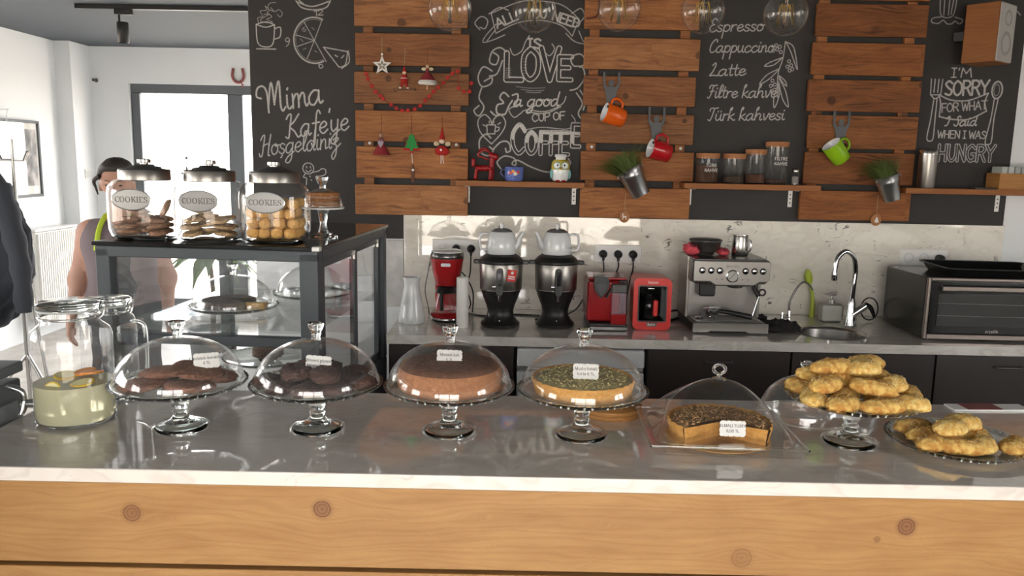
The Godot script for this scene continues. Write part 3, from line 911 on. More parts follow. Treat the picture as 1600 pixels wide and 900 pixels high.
func build_wall_fittings() -> void:
	var tex := draw_chalk()
	var cm := mat(Color.WHITE, 0.75, 0.0, tex, Vector3.ONE)
	var g := Geo.new()
	# one board with a lower strip at its left end
	var outline := [Vector2(-1.147, 1.20), Vector2(-0.487, 1.20), Vector2(-0.487, 1.312), Vector2(2.166, 1.312), Vector2(2.166, 2.498), Vector2(-1.147, 2.498)]
	g.prism(outline, 0.0, 0.004)
	for i in g.t.size():
		g.t[i] = Vector2((g.v[i].x - BX) / (BW / PPM), (BY - g.v[i].y) / (BH / PPM))
	single("chalkboard", g, cm, "black chalkboard wall panel covered in white chalk lettering and drawings", "chalkboard")
	# marble behind the worktop
	struct("wall_backsplash", Geo.new().box(Vector3(2.65, 0.417, 0.02), Vector3(0.842, 1.1035, 0.01), 0.002), M.marble_splash, "pale marble backsplash with dark flecks behind the worktop", "backsplash")
	struct("wall_backsplash", Geo.new().box(Vector3(0.075, 0.30, 0.016), Vector3(-0.523, 1.045, 0.009), 0.002), M.marble_edge, "narrow white panel left of the marble backsplash", "backsplash")
	# pallets
	var rows := [
		[[2.101, 2.235], [1.941, 2.075], [1.782, 1.915], [1.623, 1.755], [1.467, 1.601], [1.309, 1.440]],
		[[2.109, 2.248], [1.944, 2.075], [1.793, 1.918], [1.634, 1.761], [1.476, 1.602], [1.315, 1.446]],
		[[2.246, 2.368], [2.099, 2.231], [1.939, 2.073], [1.788, 1.921], [1.632, 1.772], [1.479, 1.616], [1.324, 1.452]]]
	var xs := [[-0.688, -0.203], [0.285, 0.770], [1.252, 1.728]]
	var labels := ["pallet panel hung with Christmas ornaments and a red garland", "pallet panel with the orange and red mugs hanging on it", "weathered pallet panel with the lime green mug hanging on it"]
	var blocks := [[0.055, 0.43], [0.045, 0.43], [0.045, 0.415]]
	for p in 3:
		var root := thing("pallet_panel", labels[p], "pallet", Vector3((xs[p][0] + xs[p][1]) * 0.5, 1.31, 0.004), 0.0, "wooden pallet panels on the chalkboard wall")
		var wd: float = xs[p][1] - xs[p][0]
		var tops: float = 2.44
		for s in blocks[p]:
			part("stringer", Geo.new().box(Vector3(0.042, tops - 1.33, 0.022), Vector3(-wd * 0.5 + s, (tops - 1.33) * 0.5 + 0.02, 0.011), 0.002), M.pallet[(p * 3 + 1) % 10], root)
		var k := 0
		for r in rows[p]:
			var hgt: float = r[1] - r[0]
			var m: Material = M.pallet_old[k % 4] if p == 2 else M.pallet[(k * 3 + p * 2) % 10]
			var tilt: float = [0.0, 0.004, -0.003, 0.003, -0.002, 0.004, 0.0][(k + p) % 7]
			part("plank", Geo.new().box(Vector3(wd + 0.006 * ((k * 7 + p) % 3 - 1), hgt, 0.02), Vector3.ZERO, 0.003), m, root, Vector3(0.003 * ((k * 5) % 3 - 1), (r[0] + r[1]) * 0.5 - 1.31, 0.033), Vector3(0, 0, tilt))
			k += 1
		if p < 2:
			for s in blocks[p]:
				part("screw", Geo.new().at(Vector3(-wd * 0.5 + s + 0.004, (1.616 if p == 0 else 1.619) - 1.31, 0.023), 0, PI / 2).lathe([Vector2(0, 0.003), Vector2(0.005, 0.002), Vector2(0.007, 0)], 12), M.white_gloss, root)
		if p == 2:
			for s in blocks[p]:
				part("plank", Geo.new().box(Vector3(wd, 0.07, 0.02), Vector3(0, 2.43 - 1.31, 0.033), 0.003), M.pallet_old[1], root)
				break
	# shelves and their brackets
	var sh := [[-0.248, 0.300, 1.466, "short wooden wall shelf carrying the owl jar and blue cup"], [0.722, 1.302, 1.474, "short wooden wall shelf carrying the cork-lidded glass jars"], [1.662, 2.42, 1.472, "wooden wall shelf carrying the steel canister"]]
	for s in sh:
		var root := thing("wall_shelf", s[3], "shelf", Vector3((s[0] + s[1]) * 0.5, s[2], 0.0))
		part("board", Geo.new().box(Vector3(s[1] - s[0], 0.024, 0.125), Vector3(0, -0.012, 0.068), 0.002), M.shelf_wood, root)
		for bx in ([-0.203, 0.264] if s[0] < 0 else [0.772, 1.216] if s[0] < 1 else [2.128]):
			var b := Geo.new()
			b.box(Vector3(0.018, 0.075, 0.003), Vector3(0, -0.0375 - 0.024, 0.0055), 0.0005)
			b.box(Vector3(0.018, 0.003, 0.085), Vector3(0, -0.0255, 0.046), 0.0005)
			var br := part("bracket", b, M.white_plastic, root, Vector3(bx - (s[0] + s[1]) * 0.5, 0, 0))
			for hy in [-0.045, -0.063, -0.081]:
				part("screw_hole", Geo.new().at(Vector3(0, hy, 0.007), 0, PI / 2).lathe([Vector2(0, 0.0006), Vector2(0.003, 0.0004), Vector2(0.0032, 0)], 10), M.black_matte, br)
	# sockets
	socket_plate(Vector3(0.4655, 1.154, 0.02), 0.209, 3, [0, 1, 2], "white triple wall socket with three black plugs above the red machines")
	socket_plate(Vector3(1.8185, 1.163, 0.02), 0.212, 3, [2], "white triple wall socket behind the oven with one plug in")
	socket_plate(Vector3(-0.25, 1.165, 0.02), 0.212, 3, [1, 2], "white triple wall socket behind the red filter coffee machine")

func socket_plate(at: Vector3, w: float, n: int, plugged: Array, label: String) -> void:
	var root := thing("wall_socket", label, "socket", at)
	part("plate", Geo.new().box(Vector3(w, 0.078, 0.008), Vector3(0, 0, 0.004), 0.002), M.white_plastic, root)
	for k in n:
		var x := (k - (n - 1) * 0.5) * 0.066
		var f := Geo.new().at(Vector3(x, 0, 0.008), 0, PI / 2)
		f.lathe([Vector2(0.0, -0.004), Vector2(0.017, -0.004), Vector2(0.018, 0.002), Vector2(0.021, 0.002), Vector2(0.022, 0.0)], 24)
		var face := part("outlet", f, M.white_gloss, root)
		if not k in plugged:
			for s in [-1, 1]:
				part("hole", Geo.new().at(Vector3(x + s * 0.008, 0, 0.0045), 0, PI / 2).lathe([Vector2(0, 0.0008), Vector2(0.0025, 0.0006), Vector2(0.003, 0)], 8), M.black_matte, face)
	for k in plugged:
		var x: float = (k - (n - 1) * 0.5) * 0.066
		var p := thing("power_plug", "black plug in the %s outlet of the socket %s" % [["first", "middle", "last"][k], label.split("socket ")[1].replace("with three black plugs ", "").replace(" with one plug in", "")], "plug", at + Vector3(x, 0, 0.0085))
		var b := Geo.new().at(Vector3.ZERO, 0, PI / 2)
		b.lathe([Vector2(0, 0.034), Vector2(0.011, 0.033), Vector2(0.0165, 0.026), Vector2(0.0175, 0.0), Vector2(0, 0)], 20)
		part("body", b, M.cord, p)
		part("strain_relief", Geo.new().tube([Vector3(0, -0.008, 0.022), Vector3(0, -0.03, 0.022)], [0.008, 0.0045], 10), M.cord, p)

# ---------------------------------------------------------------- counters

# rectangular plate with an oval hole
func holed(g: Geo, x0: float, x1: float, z0: float, z1: float, y0: float, y1: float, c: Vector2, rx: float, rz: float) -> void:
	var angles := []
	for k in 40:
		angles.append(TAU * k / 40.0)
	for p in [Vector2(x0, z0), Vector2(x1, z0), Vector2(x0, z1), Vector2(x1, z1)]:
		angles.append(fposmod((p - c).angle(), TAU))
	angles.sort()
	var rim := func(a: float) -> Vector2:
		var d := Vector2(cos(a), sin(a))
		var tx := ((x1 if d.x > 0 else x0) - c.x) / d.x if absf(d.x) > 1e-6 else 1e9
		var tz := ((z1 if d.y > 0 else z0) - c.y) / d.y if absf(d.y) > 1e-6 else 1e9
		return c + d * minf(tx, tz)
	var hole := func(a: float) -> Vector2:
		return c + Vector2(cos(a) * rx, sin(a) * rz)
	for i in angles.size():
		var a: float = angles[i]
		var b: float = angles[(i + 1) % angles.size()]
		var oa: Vector2 = rim.call(a)
		var ob: Vector2 = rim.call(b)
		var ha: Vector2 = hole.call(a)
		var hb: Vector2 = hole.call(b)
		for y in [y0, y1]:
			var n := Vector3(0, 1 if y == y1 else -1, 0)
			g.flat(Vector3(oa.x, y, oa.y), Vector3(ob.x, y, ob.y), Vector3(hb.x, y, hb.y), Vector3(ha.x, y, ha.y), n)
		var na := Vector3(-cos(a), 0, -sin(a))
		var nb := Vector3(-cos(b), 0, -sin(b))
		g.quad(Vector3(ha.x, y0, ha.y), Vector3(hb.x, y0, hb.y), Vector3(hb.x, y1, hb.y), Vector3(ha.x, y1, ha.y), na, nb, nb, na)
		if absf(oa.y - z1) < 1e-4 and absf(ob.y - z1) < 1e-4:
			g.flat(Vector3(oa.x, y0, z1), Vector3(ob.x, y0, z1), Vector3(ob.x, y1, z1), Vector3(oa.x, y1, z1), Vector3(0, 0, 1))

func build_back_counter() -> void:
	var g := Geo.new()
	g.box(Vector3(1.58, 0.035, 0.6), Vector3(0.32, BACK_Y - 0.0175, 0.30))
	holed(g, 1.11, 1.47, 0.0, 0.6, BACK_Y - 0.035, BACK_Y, Vector2(1.285, 0.405), 0.135, 0.13)
	g.box(Vector3(2.08, 0.035, 0.6), Vector3(2.51, BACK_Y - 0.0175, 0.30))
	single("worktop", g, M.marble_back, "pale grey marble worktop below the chalkboard wall carrying the coffee machines", "worktop")
	# base units
	var units := [[-0.468, 0.015, "dark flat base cabinet between the display case and the dishwasher"], [0.522, 1.07, "dark base cabinet with a slot handle right of the dishwasher"], [1.073, 1.622, "dark base cabinet below the sink and faucet"], [1.625, 2.17, "dark base cabinet with a bar handle below the oven"], [2.173, 2.72, "dark base cabinet beyond the oven"]]
	for i in units.size():
		var u: Array = units[i]
		var w: float = u[1] - u[0]
		var root := thing("base_cabinet", u[2], "cabinet", Vector3((u[0] + u[1]) * 0.5, 0, 0.3), 0.0, "dark cabinets under the back worktop")
		part("body", Geo.new().box(Vector3(w, 0.60 if i == 2 else 0.76, 0.5), Vector3(0, 0.40 if i == 2 else 0.48, 0), 0.002), M.cabinet_dark, root)
		part("plinth", Geo.new().box(Vector3(w, 0.1, 0.44), Vector3(0, 0.05, -0.02)), M.black_matte, root)
		var drawer := part("drawer", Geo.new().box(Vector3(w - 0.004, 0.2, 0.02), Vector3(0, 0.752, 0.262), 0.002), M.cabinet_dark, root)
		part("door", Geo.new().box(Vector3(w - 0.004, 0.54, 0.02), Vector3(0, 0.378, 0.262), 0.002), M.cabinet_dark, root)
		if i > 0:
			part("handle", Geo.new().tube([Vector3(-0.05, 0.81, 0.272), Vector3(-0.05, 0.81, 0.286), Vector3(0.05, 0.81, 0.286), Vector3(0.05, 0.81, 0.272)], 0.004, 8), M.dark_steel, drawer)
	var dw := thing("dishwasher", "white built-under dishwasher behind the glass-domed green tart", "dishwasher", Vector3(0.268, 0, 0.3))
	part("body", Geo.new().box(Vector3(0.49, 0.84, 0.5), Vector3(0, 0.43, 0), 0.004), M.white_plastic, dw)
	part("door", Geo.new().box(Vector3(0.486, 0.66, 0.03), Vector3(0, 0.43, 0.265), 0.006), M.white_gloss, dw)
	var panel := part("control_panel", Geo.new().box(Vector3(0.486, 0.075, 0.036), Vector3(0, 0.812, 0.268), 0.008), M.white_gloss, dw)
	part("handle", Geo.new().tube(curve([Vector3(-0.2, 0.776, 0.287), Vector3(-0.1, 0.766, 0.294), Vector3(0, 0.764, 0.296), Vector3(0.1, 0.766, 0.294), Vector3(0.2, 0.776, 0.287)], 4), 0.005, 8), M.white_plastic, panel)

func build_front_counter() -> void:
	var root := thing("front_counter", "long front counter faced with knotty pine boards", "counter", Vector3(0.54, 0, 1.8))
	part("body", Geo.new().box(Vector3(3.26, 0.9, 0.44), Vector3(0, 0.45, 0.02), 0.0), M.cabinet_dark, root)
	var y := 0.918
	var hs := [0.178, 0.178, 0.178, 0.178, 0.178]
	for k in hs.size():
		var h: float = hs[k]
		var m: StandardMaterial3D = M.pine.duplicate()
		m.uv1_offset = Vector3((0.54 + 1.2) / 2.6 + 0.37 * k, (h * 0.5) / 0.325 + (0.0 if k == 0 else 0.45 + 0.1 * k), 0)
		part("board", Geo.new().box(Vector3(3.30, h - 0.008, 0.022), Vector3.ZERO, 0.003), m, root, Vector3(0, y - h * 0.5, 0.255))
		y -= h
	var top := Geo.new().box(Vector3(3.32, 0.03, 0.54), Vector3(0.54, FRONT_Y - 0.015, 1.815), 0.003)
	single("marble_countertop", top, M.marble_front, "long polished grey-beige marble countertop carrying the cake stands", "countertop")
	# grey unit beyond the left end
	var box := thing("grey_cabinet", "dark grey side cabinet at the left end of the marble counter", "cabinet", Vector3(-1.42, 0, 2.02))
	part("body", Geo.new().box(Vector3(0.56, 1.03, 0.55), Vector3(0, 0.515, 0), 0.004), M.anthracite_light, box)
	part("top", Geo.new().box(Vector3(0.57, 0.025, 0.56), Vector3(0, 1.0575, 0), 0.003), M.anthracite_light, box)
	part("panel", Geo.new().box(Vector3(0.006, 0.8, 0.5), Vector3(0.283, 0.585, 0), 0.002), mat(Color("7b7f83"), 0.5), box)
	part("baseboard", Geo.new().box(Vector3(0.006, 0.06, 0.5), Vector3(0.284, 0.1, 0), 0.002), M.anthracite, box)

# ---------------------------------------------------------------- display case

func build_display_case() -> void:
	var c := thing("display_case", "tall anthracite framed glass display case with sliding side doors", "display case", Vector3(-0.876, 0, 1.287), deg_to_rad(-4.0))
	var f: Material = M.anthracite
	var w := 0.655
	var d := 0.85
	part("plinth", Geo.new().box(Vector3(w, 0.78, d), Vector3(0, 0.39, -d * 0.5), 0.004), f, c)
	part("floor_panel", Geo.new().box(Vector3(w - 0.06, 0.01, d - 0.06), Vector3(0, 0.786, -d * 0.5), 0.001), M.white_plastic, c)
	part("top_panel", Geo.new().box(Vector3(w + 0.012, 0.012, d + 0.012), Vector3(0, 1.294, -d * 0.5), 0.002), M.black_gloss, c)
	for sx in [-1, 1]:
		part("post", Geo.new().box(Vector3(0.055 if sx > 0 else 0.042, 0.50, 0.042), Vector3(sx * (w * 0.5 - (0.0275 if sx > 0 else 0.021)), 1.03, -0.021), 0.003), f, c)
		part("post", Geo.new().box(Vector3(0.042, 0.50, 0.042), Vector3(sx * (w * 0.5 - 0.021), 1.03, -d + 0.021), 0.003), f, c)
		part("side_rail", Geo.new().box(Vector3(0.03, 0.032, d - 0.086), Vector3(sx * (w * 0.5 - 0.015), 1.272, -d * 0.5), 0.003), f, c)
	for z in [-0.021, -d + 0.021]:
		part("cross_rail", Geo.new().box(Vector3(w, 0.032, 0.042), Vector3(0, 1.272, z), 0.003), f, c)
		part("middle_rail", Geo.new().box(Vector3(w - 0.09, 0.03, 0.03), Vector3(0, 1.018, z), 0.003), f, c)
	part("front_pane", Geo.new().box(Vector3(w - 0.095, 0.47, 0.004), Vector3(0, 1.02, -0.025)), M.glass, c)
	part("back_pane", Geo.new().box(Vector3(w - 0.085, 0.47, 0.004), Vector3(0, 1.02, -d + 0.025)), M.glass, c)
	part("side_pane", Geo.new().box(Vector3(0.004, 0.47, d - 0.085), Vector3(-w * 0.5 + 0.015, 1.02, -d * 0.5)), M.glass, c)
	# two sliding doors on the staff side
	for k in 2:
		var z0 := -0.045 - k * 0.375
		var fr := Geo.new()
		var x := w * 0.5 - 0.01 - 0.012 * k
		for r in [[z0, z0 - 0.03], [z0 - 0.36, z0 - 0.39]]:
			fr.box(Vector3(0.012, 0.47, 0.03), Vector3(x, 1.02, (r[0] + r[1]) * 0.5), 0.002)
		for y in [0.80, 1.245]:
			fr.box(Vector3(0.012, 0.025, 0.39), Vector3(x, y, z0 - 0.195), 0.002)
		var door := part("sliding_door", fr, f, c)
		part("door_pane", Geo.new().box(Vector3(0.004, 0.43, 0.33), Vector3(x, 1.02, z0 - 0.195)), M.glass, door)
		part("door_pull", Geo.new().box(Vector3(0.008, 0.03, 0.012), Vector3(x + 0.008, 1.235, z0 - 0.345), 0.001), M.steel, door)
	part("glass_shelf", Geo.new().box(Vector3(w - 0.07, 0.008, d - 0.1), Vector3(0, 1.040, -d * 0.5), 0.001), M.glass_green, c)
	part("corner_clip", Geo.new().box(Vector3(0.022, 0.012, 0.022), Vector3(w * 0.5 - 0.004, 1.2945, -0.004), 0.001), M.white_plastic, c)

# ---------------------------------------------------------------- left side of the room

func build_left_room() -> void:
	# radiator on the left wall
	var r := thing("radiator", "white ribbed panel radiator low on the left wall", "radiator", Vector3(-3.9, 0.12, -3.2))
	var g := Geo.new()
	for k in 20:
		g.box(Vector3(0.022, 0.74, 0.017), Vector3(0.050, 0.40, -0.295 + k * 0.031), 0.004)
	g.box(Vector3(0.04, 0.76, 0.62), Vector3(0.02, 0.40, 0), 0.004)
	part("ribbed_front", g, M.white_plastic, r)
	part("top_grille", Geo.new().box(Vector3(0.09, 0.02, 0.63), Vector3(0.0, 0.795, 0), 0.004), M.white_plastic, r)
	for z in [-0.22, 0.22]:
		part("wall_bracket", Geo.new().box(Vector3(0.10, 0.7, 0.03), Vector3(-0.05, 0.4, z)), M.white_plastic, r)
	# framed photograph
	var p := thing("framed_picture", "large black-framed monochrome print with a wide white mat above the radiator", "picture", Vector3(-4.0, 1.49, -2.87))
	var fr := Geo.new()
	for s in [-1, 1]:
		fr.box(Vector3(0.025, 0.60, 0.022), Vector3(0.0125, 0, s * 0.37), 0.002)
		fr.box(Vector3(0.025, 0.022, 0.762), Vector3(0.0125, s * 0.30, 0), 0.002)
	part("frame", fr, M.anthracite, p)
	part("mat_board", Geo.new().box(Vector3(0.008, 0.58, 0.72), Vector3(0.006, 0, 0)), M.white_matte, p)
	var pm := mat(Color.WHITE, 0.4, 0.0, speckle(Color("5c5a5c"), Color("b5aeac"), 0.012, 91), Vector3(2.0, 2.0, 2.0), true)
	part("print", Geo.new().box(Vector3(0.003, 0.46, 0.27), Vector3(0.0115, 0.01, -0.2)), pm, p)
	part("glazing", Geo.new().box(Vector3(0.003, 0.58, 0.72), Vector3(0.018, 0, 0)), M.glass_clean, p)
	single("wall_hook", Geo.new().tube([Vector3(0.0, 0.05, 0.0), Vector3(0.03, 0.055, -0.05), Vector3(0.035, 0.05, -0.02), Vector3(0.035, -0.11, 0.02)], 0.003, 6), M.white_gloss, "thin white wire hook above the framed print", "hook", Vector3(-4.0, 1.82, -2.8))
	# small things on the far wall
	var sw := thing("wall_switch", "small white wall switch on the corner pillar", "switch", Vector3(-3.86, 1.36, -3.74), PI / 2)
	part("plate", Geo.new().box(Vector3(0.08, 0.08, 0.01), Vector3(0, 0, 0.005), 0.002), M.white_plastic, sw)
	part("rocker", Geo.new().box(Vector3(0.05, 0.05, 0.006), Vector3(0, 0, 0.012), 0.002), M.white_gloss, sw)
	var hs := []
	for k in 15:
		var a := PI * (1.0 + 1.0 * k / 14.0)
		hs.append(Vector3(cos(a) * 0.052, sin(a) * 0.065, 0))
	hs.push_front(Vector3(-0.042, 0.06, 0))
	hs.append(Vector3(0.042, 0.06, 0))
	var shoe := thing("horseshoe", "small rusty red horseshoe hung on the far wall above the window", "horseshoe", Vector3(-2.515, 2.27, -3.885))
	part("shoe", Geo.new().tube(hs, 0.012, 8), mat(Color("8a4a48"), 0.7), shoe)
	part("ribbon", Geo.new().tube(curve([Vector3(0.02, -0.06, 0.01), Vector3(0.045, -0.09, 0.012), Vector3(0.03, -0.11, 0.01)], 4), 0.006, 6), mat(Color("9a5a58"), 0.8), shoe)
	single("wall_peg", Geo.new().at(Vector3.ZERO, 0, PI / 2).lathe([Vector2(0, 0.05), Vector2(0.014, 0.048), Vector2(0.012, 0.02), Vector2(0.02, 0)], 12), M.dark_steel, "tiny dark peg high on the far wall beside the pillar", "peg", Vector3(-3.81, 2.2, -3.9))
	# string of hearts hanging in the far window
	var orn := thing("window_ornament", "small dark star ornament hanging in the bright far window", "ornament", Vector3(-3.02, 1.38, -3.9))
	var star := []
	for k in 12:
		var rr := 0.07 if k % 3 == 0 else 0.028
		star.append(Vector2(sin(TAU * k / 12.0) * rr, cos(TAU * k / 12.0) * rr))
	part("star", Geo.new().prism(star, -0.006, 0.006), M.anthracite, orn)
	part("bead", Geo.new().lump(ellipsoid(Vector3(0, 0.14, 0), Vector3.ONE * 0.014), 6, 10), M.anthracite, orn)
	part("cord", Geo.new().tube([Vector3(0, 0.06, 0), Vector3(0, 0.72, 0)], 0.0015, 5), M.white_matte, orn)
	# track light on the ceiling
	var tr := thing("track_light", "black ceiling track with a cylindrical spotlight", "track light", Vector3(-2.3, CEIL, -1.83), deg_to_rad(-1.0))
	part("track", Geo.new().box(Vector3(1.12, 0.03, 0.035), Vector3(0, -0.015, 0), 0.002), M.black_plastic, tr)
	part("adapter", Geo.new().box(Vector3(0.11, 0.035, 0.04), Vector3(-0.25, -0.047, 0), 0.004), M.black_plastic, tr)
	part("arm", Geo.new().tube([Vector3(-0.28, -0.06, 0), Vector3(-0.28, -0.12, 0)], 0.007, 8), M.black_plastic, tr)
	part("spot_head", Geo.new().lathe([Vector2(0, -0.11), Vector2(0.034, -0.11), Vector2(0.036, -0.115), Vector2(0.036, -0.235), Vector2(0.03, -0.24), Vector2(0.028, -0.22), Vector2(0, -0.22)], 20, Vector3(-0.26, 0, 0)), M.black_plastic, tr)
	# coat stand
	var cs := thing("coat_stand", "slim metal coat stand holding the dark jacket", "coat stand", Vector3(-2.90, 0, -1.12))
	part("pole", Geo.new().tube([Vector3(0, 0.05, 0), Vector3(0, 1.62, 0)], 0.013, 12), M.steel, cs)
	for k in 3:
		var a := TAU * k / 3.0 + 0.4
		part("leg", Geo.new().tube([Vector3(0, 0.35, 0), Vector3(cos(a) * 0.12, 0.2, sin(a) * 0.12), Vector3(cos(a) * 0.24, 0.012, sin(a) * 0.24)], 0.011, 8), M.steel, cs)
	for k in 4:
		var a := TAU * k / 4.0 + 0.3
		part("hook", Geo.new().tube([Vector3(0, 1.5, 0), Vector3(cos(a) * 0.08, 1.5, sin(a) * 0.08), Vector3(cos(a) * 0.11, 1.55, sin(a) * 0.11)], 0.007, 8), M.steel, cs)
	part("side_tube", Geo.new().tube([Vector3(0.02, 1.0, 0.0), Vector3(0.17, 0.02, 0.06)], 0.01, 8), M.steel, cs)
	var fold := noise(101, 7.0, 3)
	var cloth := mat(Color("3b3f46"), 0.85)
	cloth.rim_enabled = true
	cloth.rim = 0.3
	var jk := thing("jacket", "dark quilted jacket hanging on the coat stand", "jacket", Vector3(-2.92, 0, -0.85))
	var body := func(q: Vector3) -> Vector3:
		var y := 1.02 + q.y * 0.46
		var wd := 0.20 + 0.05 * (1.0 - (y - 0.56) / 0.92)
		var rr := Vector3(q.x * wd, 0, q.z * 0.13)
		return Vector3(0, y, 0) + rr * (1.0 + 0.35 * fold.get_noise_3d(q.x * 0.6, y * 0.25, q.z * 0.6))
	part("body", Geo.new().lump(body, 28, 36), cloth, jk)
	part("collar", Geo.new().tube(curve([Vector3(-0.12, 1.44, 0.05), Vector3(0, 1.47, 0.1), Vector3(0.10, 1.44, 0.07), Vector3(0.15, 1.36, 0.03)], 5), [0.035, 0.036, 0.037, 0.038, 0.038, 0.038, 0.038, 0.038, 0.036, 0.035, 0.034, 0.032, 0.03, 0.028, 0.026, 0.02], 10), cloth, jk)
	var rs := []
	var sl := curve([Vector3(0.13, 1.36, 0.05), Vector3(0.20, 1.16, 0.08), Vector3(0.245, 0.92, 0.09), Vector3(0.25, 0.68, 0.10)], 6)
	for k in sl.size():
		rs.append(0.065 - 0.0012 * k + 0.006 * sin(k * 1.7))
	part("sleeve", Geo.new().tube(sl, rs, 14), cloth, jk)
	var scarf := func(q: Vector3) -> Vector3:
		var y := 0.62 + q.y * 0.24
		return Vector3(-0.02 + q.x * 0.11, y, 0.02 + q.z * 0.05) * Vector3(1.0 + 0.25 * fold.get_noise_3d(q.x, y, q.z), 1, 1)
	single("scarf", Geo.new().lump(scarf, 16, 20), mat(Color("5a5e66"), 0.95), "grey scarf hanging below the dark jacket", "scarf", Vector3(-2.84, 0, -0.66))

# ---------------------------------------------------------------- things hung on the pallets

func hang_mug(at: Vector3, tilt: float, col: Color, label: String) -> void:
	var root := thing("mug", label, "mug", at)
	root.rotation = Vector3(0, deg_to_rad(12), tilt)
	var body := mat(col, 0.15)
	part("body", Geo.new().lathe([Vector2(0, -0.046), Vector2(0.030, -0.046), Vector2(0.038, -0.040), Vector2(0.041, 0.0), Vector2(0.0425, 0.045), Vector2(0.0405, 0.0465)], 28), body, root)
	part("lining", Geo.new().lathe([Vector2(0.0405, 0.0465), Vector2(0.0385, 0.044), Vector2(0.036, -0.036), Vector2(0, -0.040)], 28), M.white_gloss, root)
	part("handle", Geo.new().tube(curve([Vector3(0.040, 0.028, 0), Vector3(0.060, 0.026, 0), Vector3(0.070, 0.005, 0), Vector3(0.060, -0.018, 0), Vector3(0.039, -0.022, 0)], 4), 0.0055, 8), body, root)

func hook_man(at: Vector3, s: float, label: String) -> void:
	var m := mat(Color("55575a"), 0.5)
	var root := thing("hook_figure", label, "hook", at)
	var b := Geo.new()
	b.prism([Vector2(-0.026, 0.012), Vector2(-0.016, -0.052), Vector2(0.016, -0.052), Vector2(0.026, 0.012), Vector2(0.012, 0.022), Vector2(-0.012, 0.022)], 0.0, 0.004)
	part("torso", b, m, root)
	var hd := []
	for k in 16:
		hd.append(Vector2(cos(TAU * k / 16.0) * 0.013, 0.036 + sin(TAU * k / 16.0) * 0.014))
	part("head", Geo.new().prism(hd, 0.0, 0.004, true), m, root)
	for k in [-1, 1]:
		part("arm", Geo.new().prism([Vector2(k * 0.024, 0.002), Vector2(k * 0.036, 0.028), Vector2(k * 0.036, 0.09 * s), Vector2(k * 0.027, 0.09 * s), Vector2(k * 0.027, 0.034), Vector2(k * 0.014, 0.016)], 0.0, 0.004), m, root)
		part("leg", Geo.new().tube([Vector3(k * 0.011, -0.05, 0.004), Vector3(k * 0.012, -0.062, 0.010), Vector3(k * 0.012, -0.064, 0.028), Vector3(k * 0.012, -0.054, 0.034)], 0.006, 8), M.black_plastic, root)

func hanging_pot(at: Vector3, tilt: float, s: float, sd: int, label: String) -> void:
	var root := thing("hanging_pot", label, "plant", at)
	root.rotation.z = tilt
	part("bucket", Geo.new().lathe([Vector2(0, 0), Vector2(0.033 * s, 0), Vector2(0.034 * s, 0.004), Vector2(0.044 * s, 0.075 * s), Vector2(0.0465 * s, 0.078 * s), Vector2(0.0455 * s, 0.085 * s), Vector2(0.048 * s, 0.105 * s), Vector2(0.0505 * s, 0.109 * s), Vector2(0.048 * s, 0.110 * s), Vector2(0.043 * s, 0.09 * s), Vector2(0, 0.088 * s)], 28), M.tin, root)
	for k in [-1, 1]:
		part("ear", Geo.new().tube(circle_points(Vector3(k * 0.05 * s, 0.098 * s, 0.012), 0.007, Vector3(0, 1, 0), Vector3(0, 0, 1), 10), 0.0018, 6, true), M.tin, root)
	var r := RandomNumberGenerator.new()
	r.seed = sd
	var g := Geo.new()
	for k in 520:
		var a := r.randf() * TAU
		var q := sqrt(r.randf()) * 0.041 * s
		var b := Vector3(cos(a) * q, 0.088 * s, sin(a) * q * 0.9)
		var lean := Vector3(cos(a), 0, sin(a)) * (q / 0.04) * r.randf_range(0.4, 1.1) + Vector3(r.randf_range(-0.4, 0.3) - 0.25, 0, r.randf_range(-0.2, 0.3))
		var l := r.randf_range(0.06, 0.125) * s
		var side := Vector3(-sin(a + r.randf()), 0, cos(a)).normalized() * 0.0011
		var m := b + Vector3(0, l * 0.6, 0) + lean * l * 0.35
		var tip := b + Vector3(0, l * 0.85, 0) + lean * l * 0.95
		m.z = maxf(m.z, -0.062)
		tip.z = maxf(tip.z, -0.066)
		var n := side.cross(m - b).normalized()
		g.quad(b - side, b + side, m + side * 0.9, m - side * 0.9, n, n, n, n)
		g.tri(m - side * 0.9, m + side * 0.9, tip, n, n, n)
	var gr := part("grass", g, M.grass, root)
	gr.set_meta("kind", "stuff")

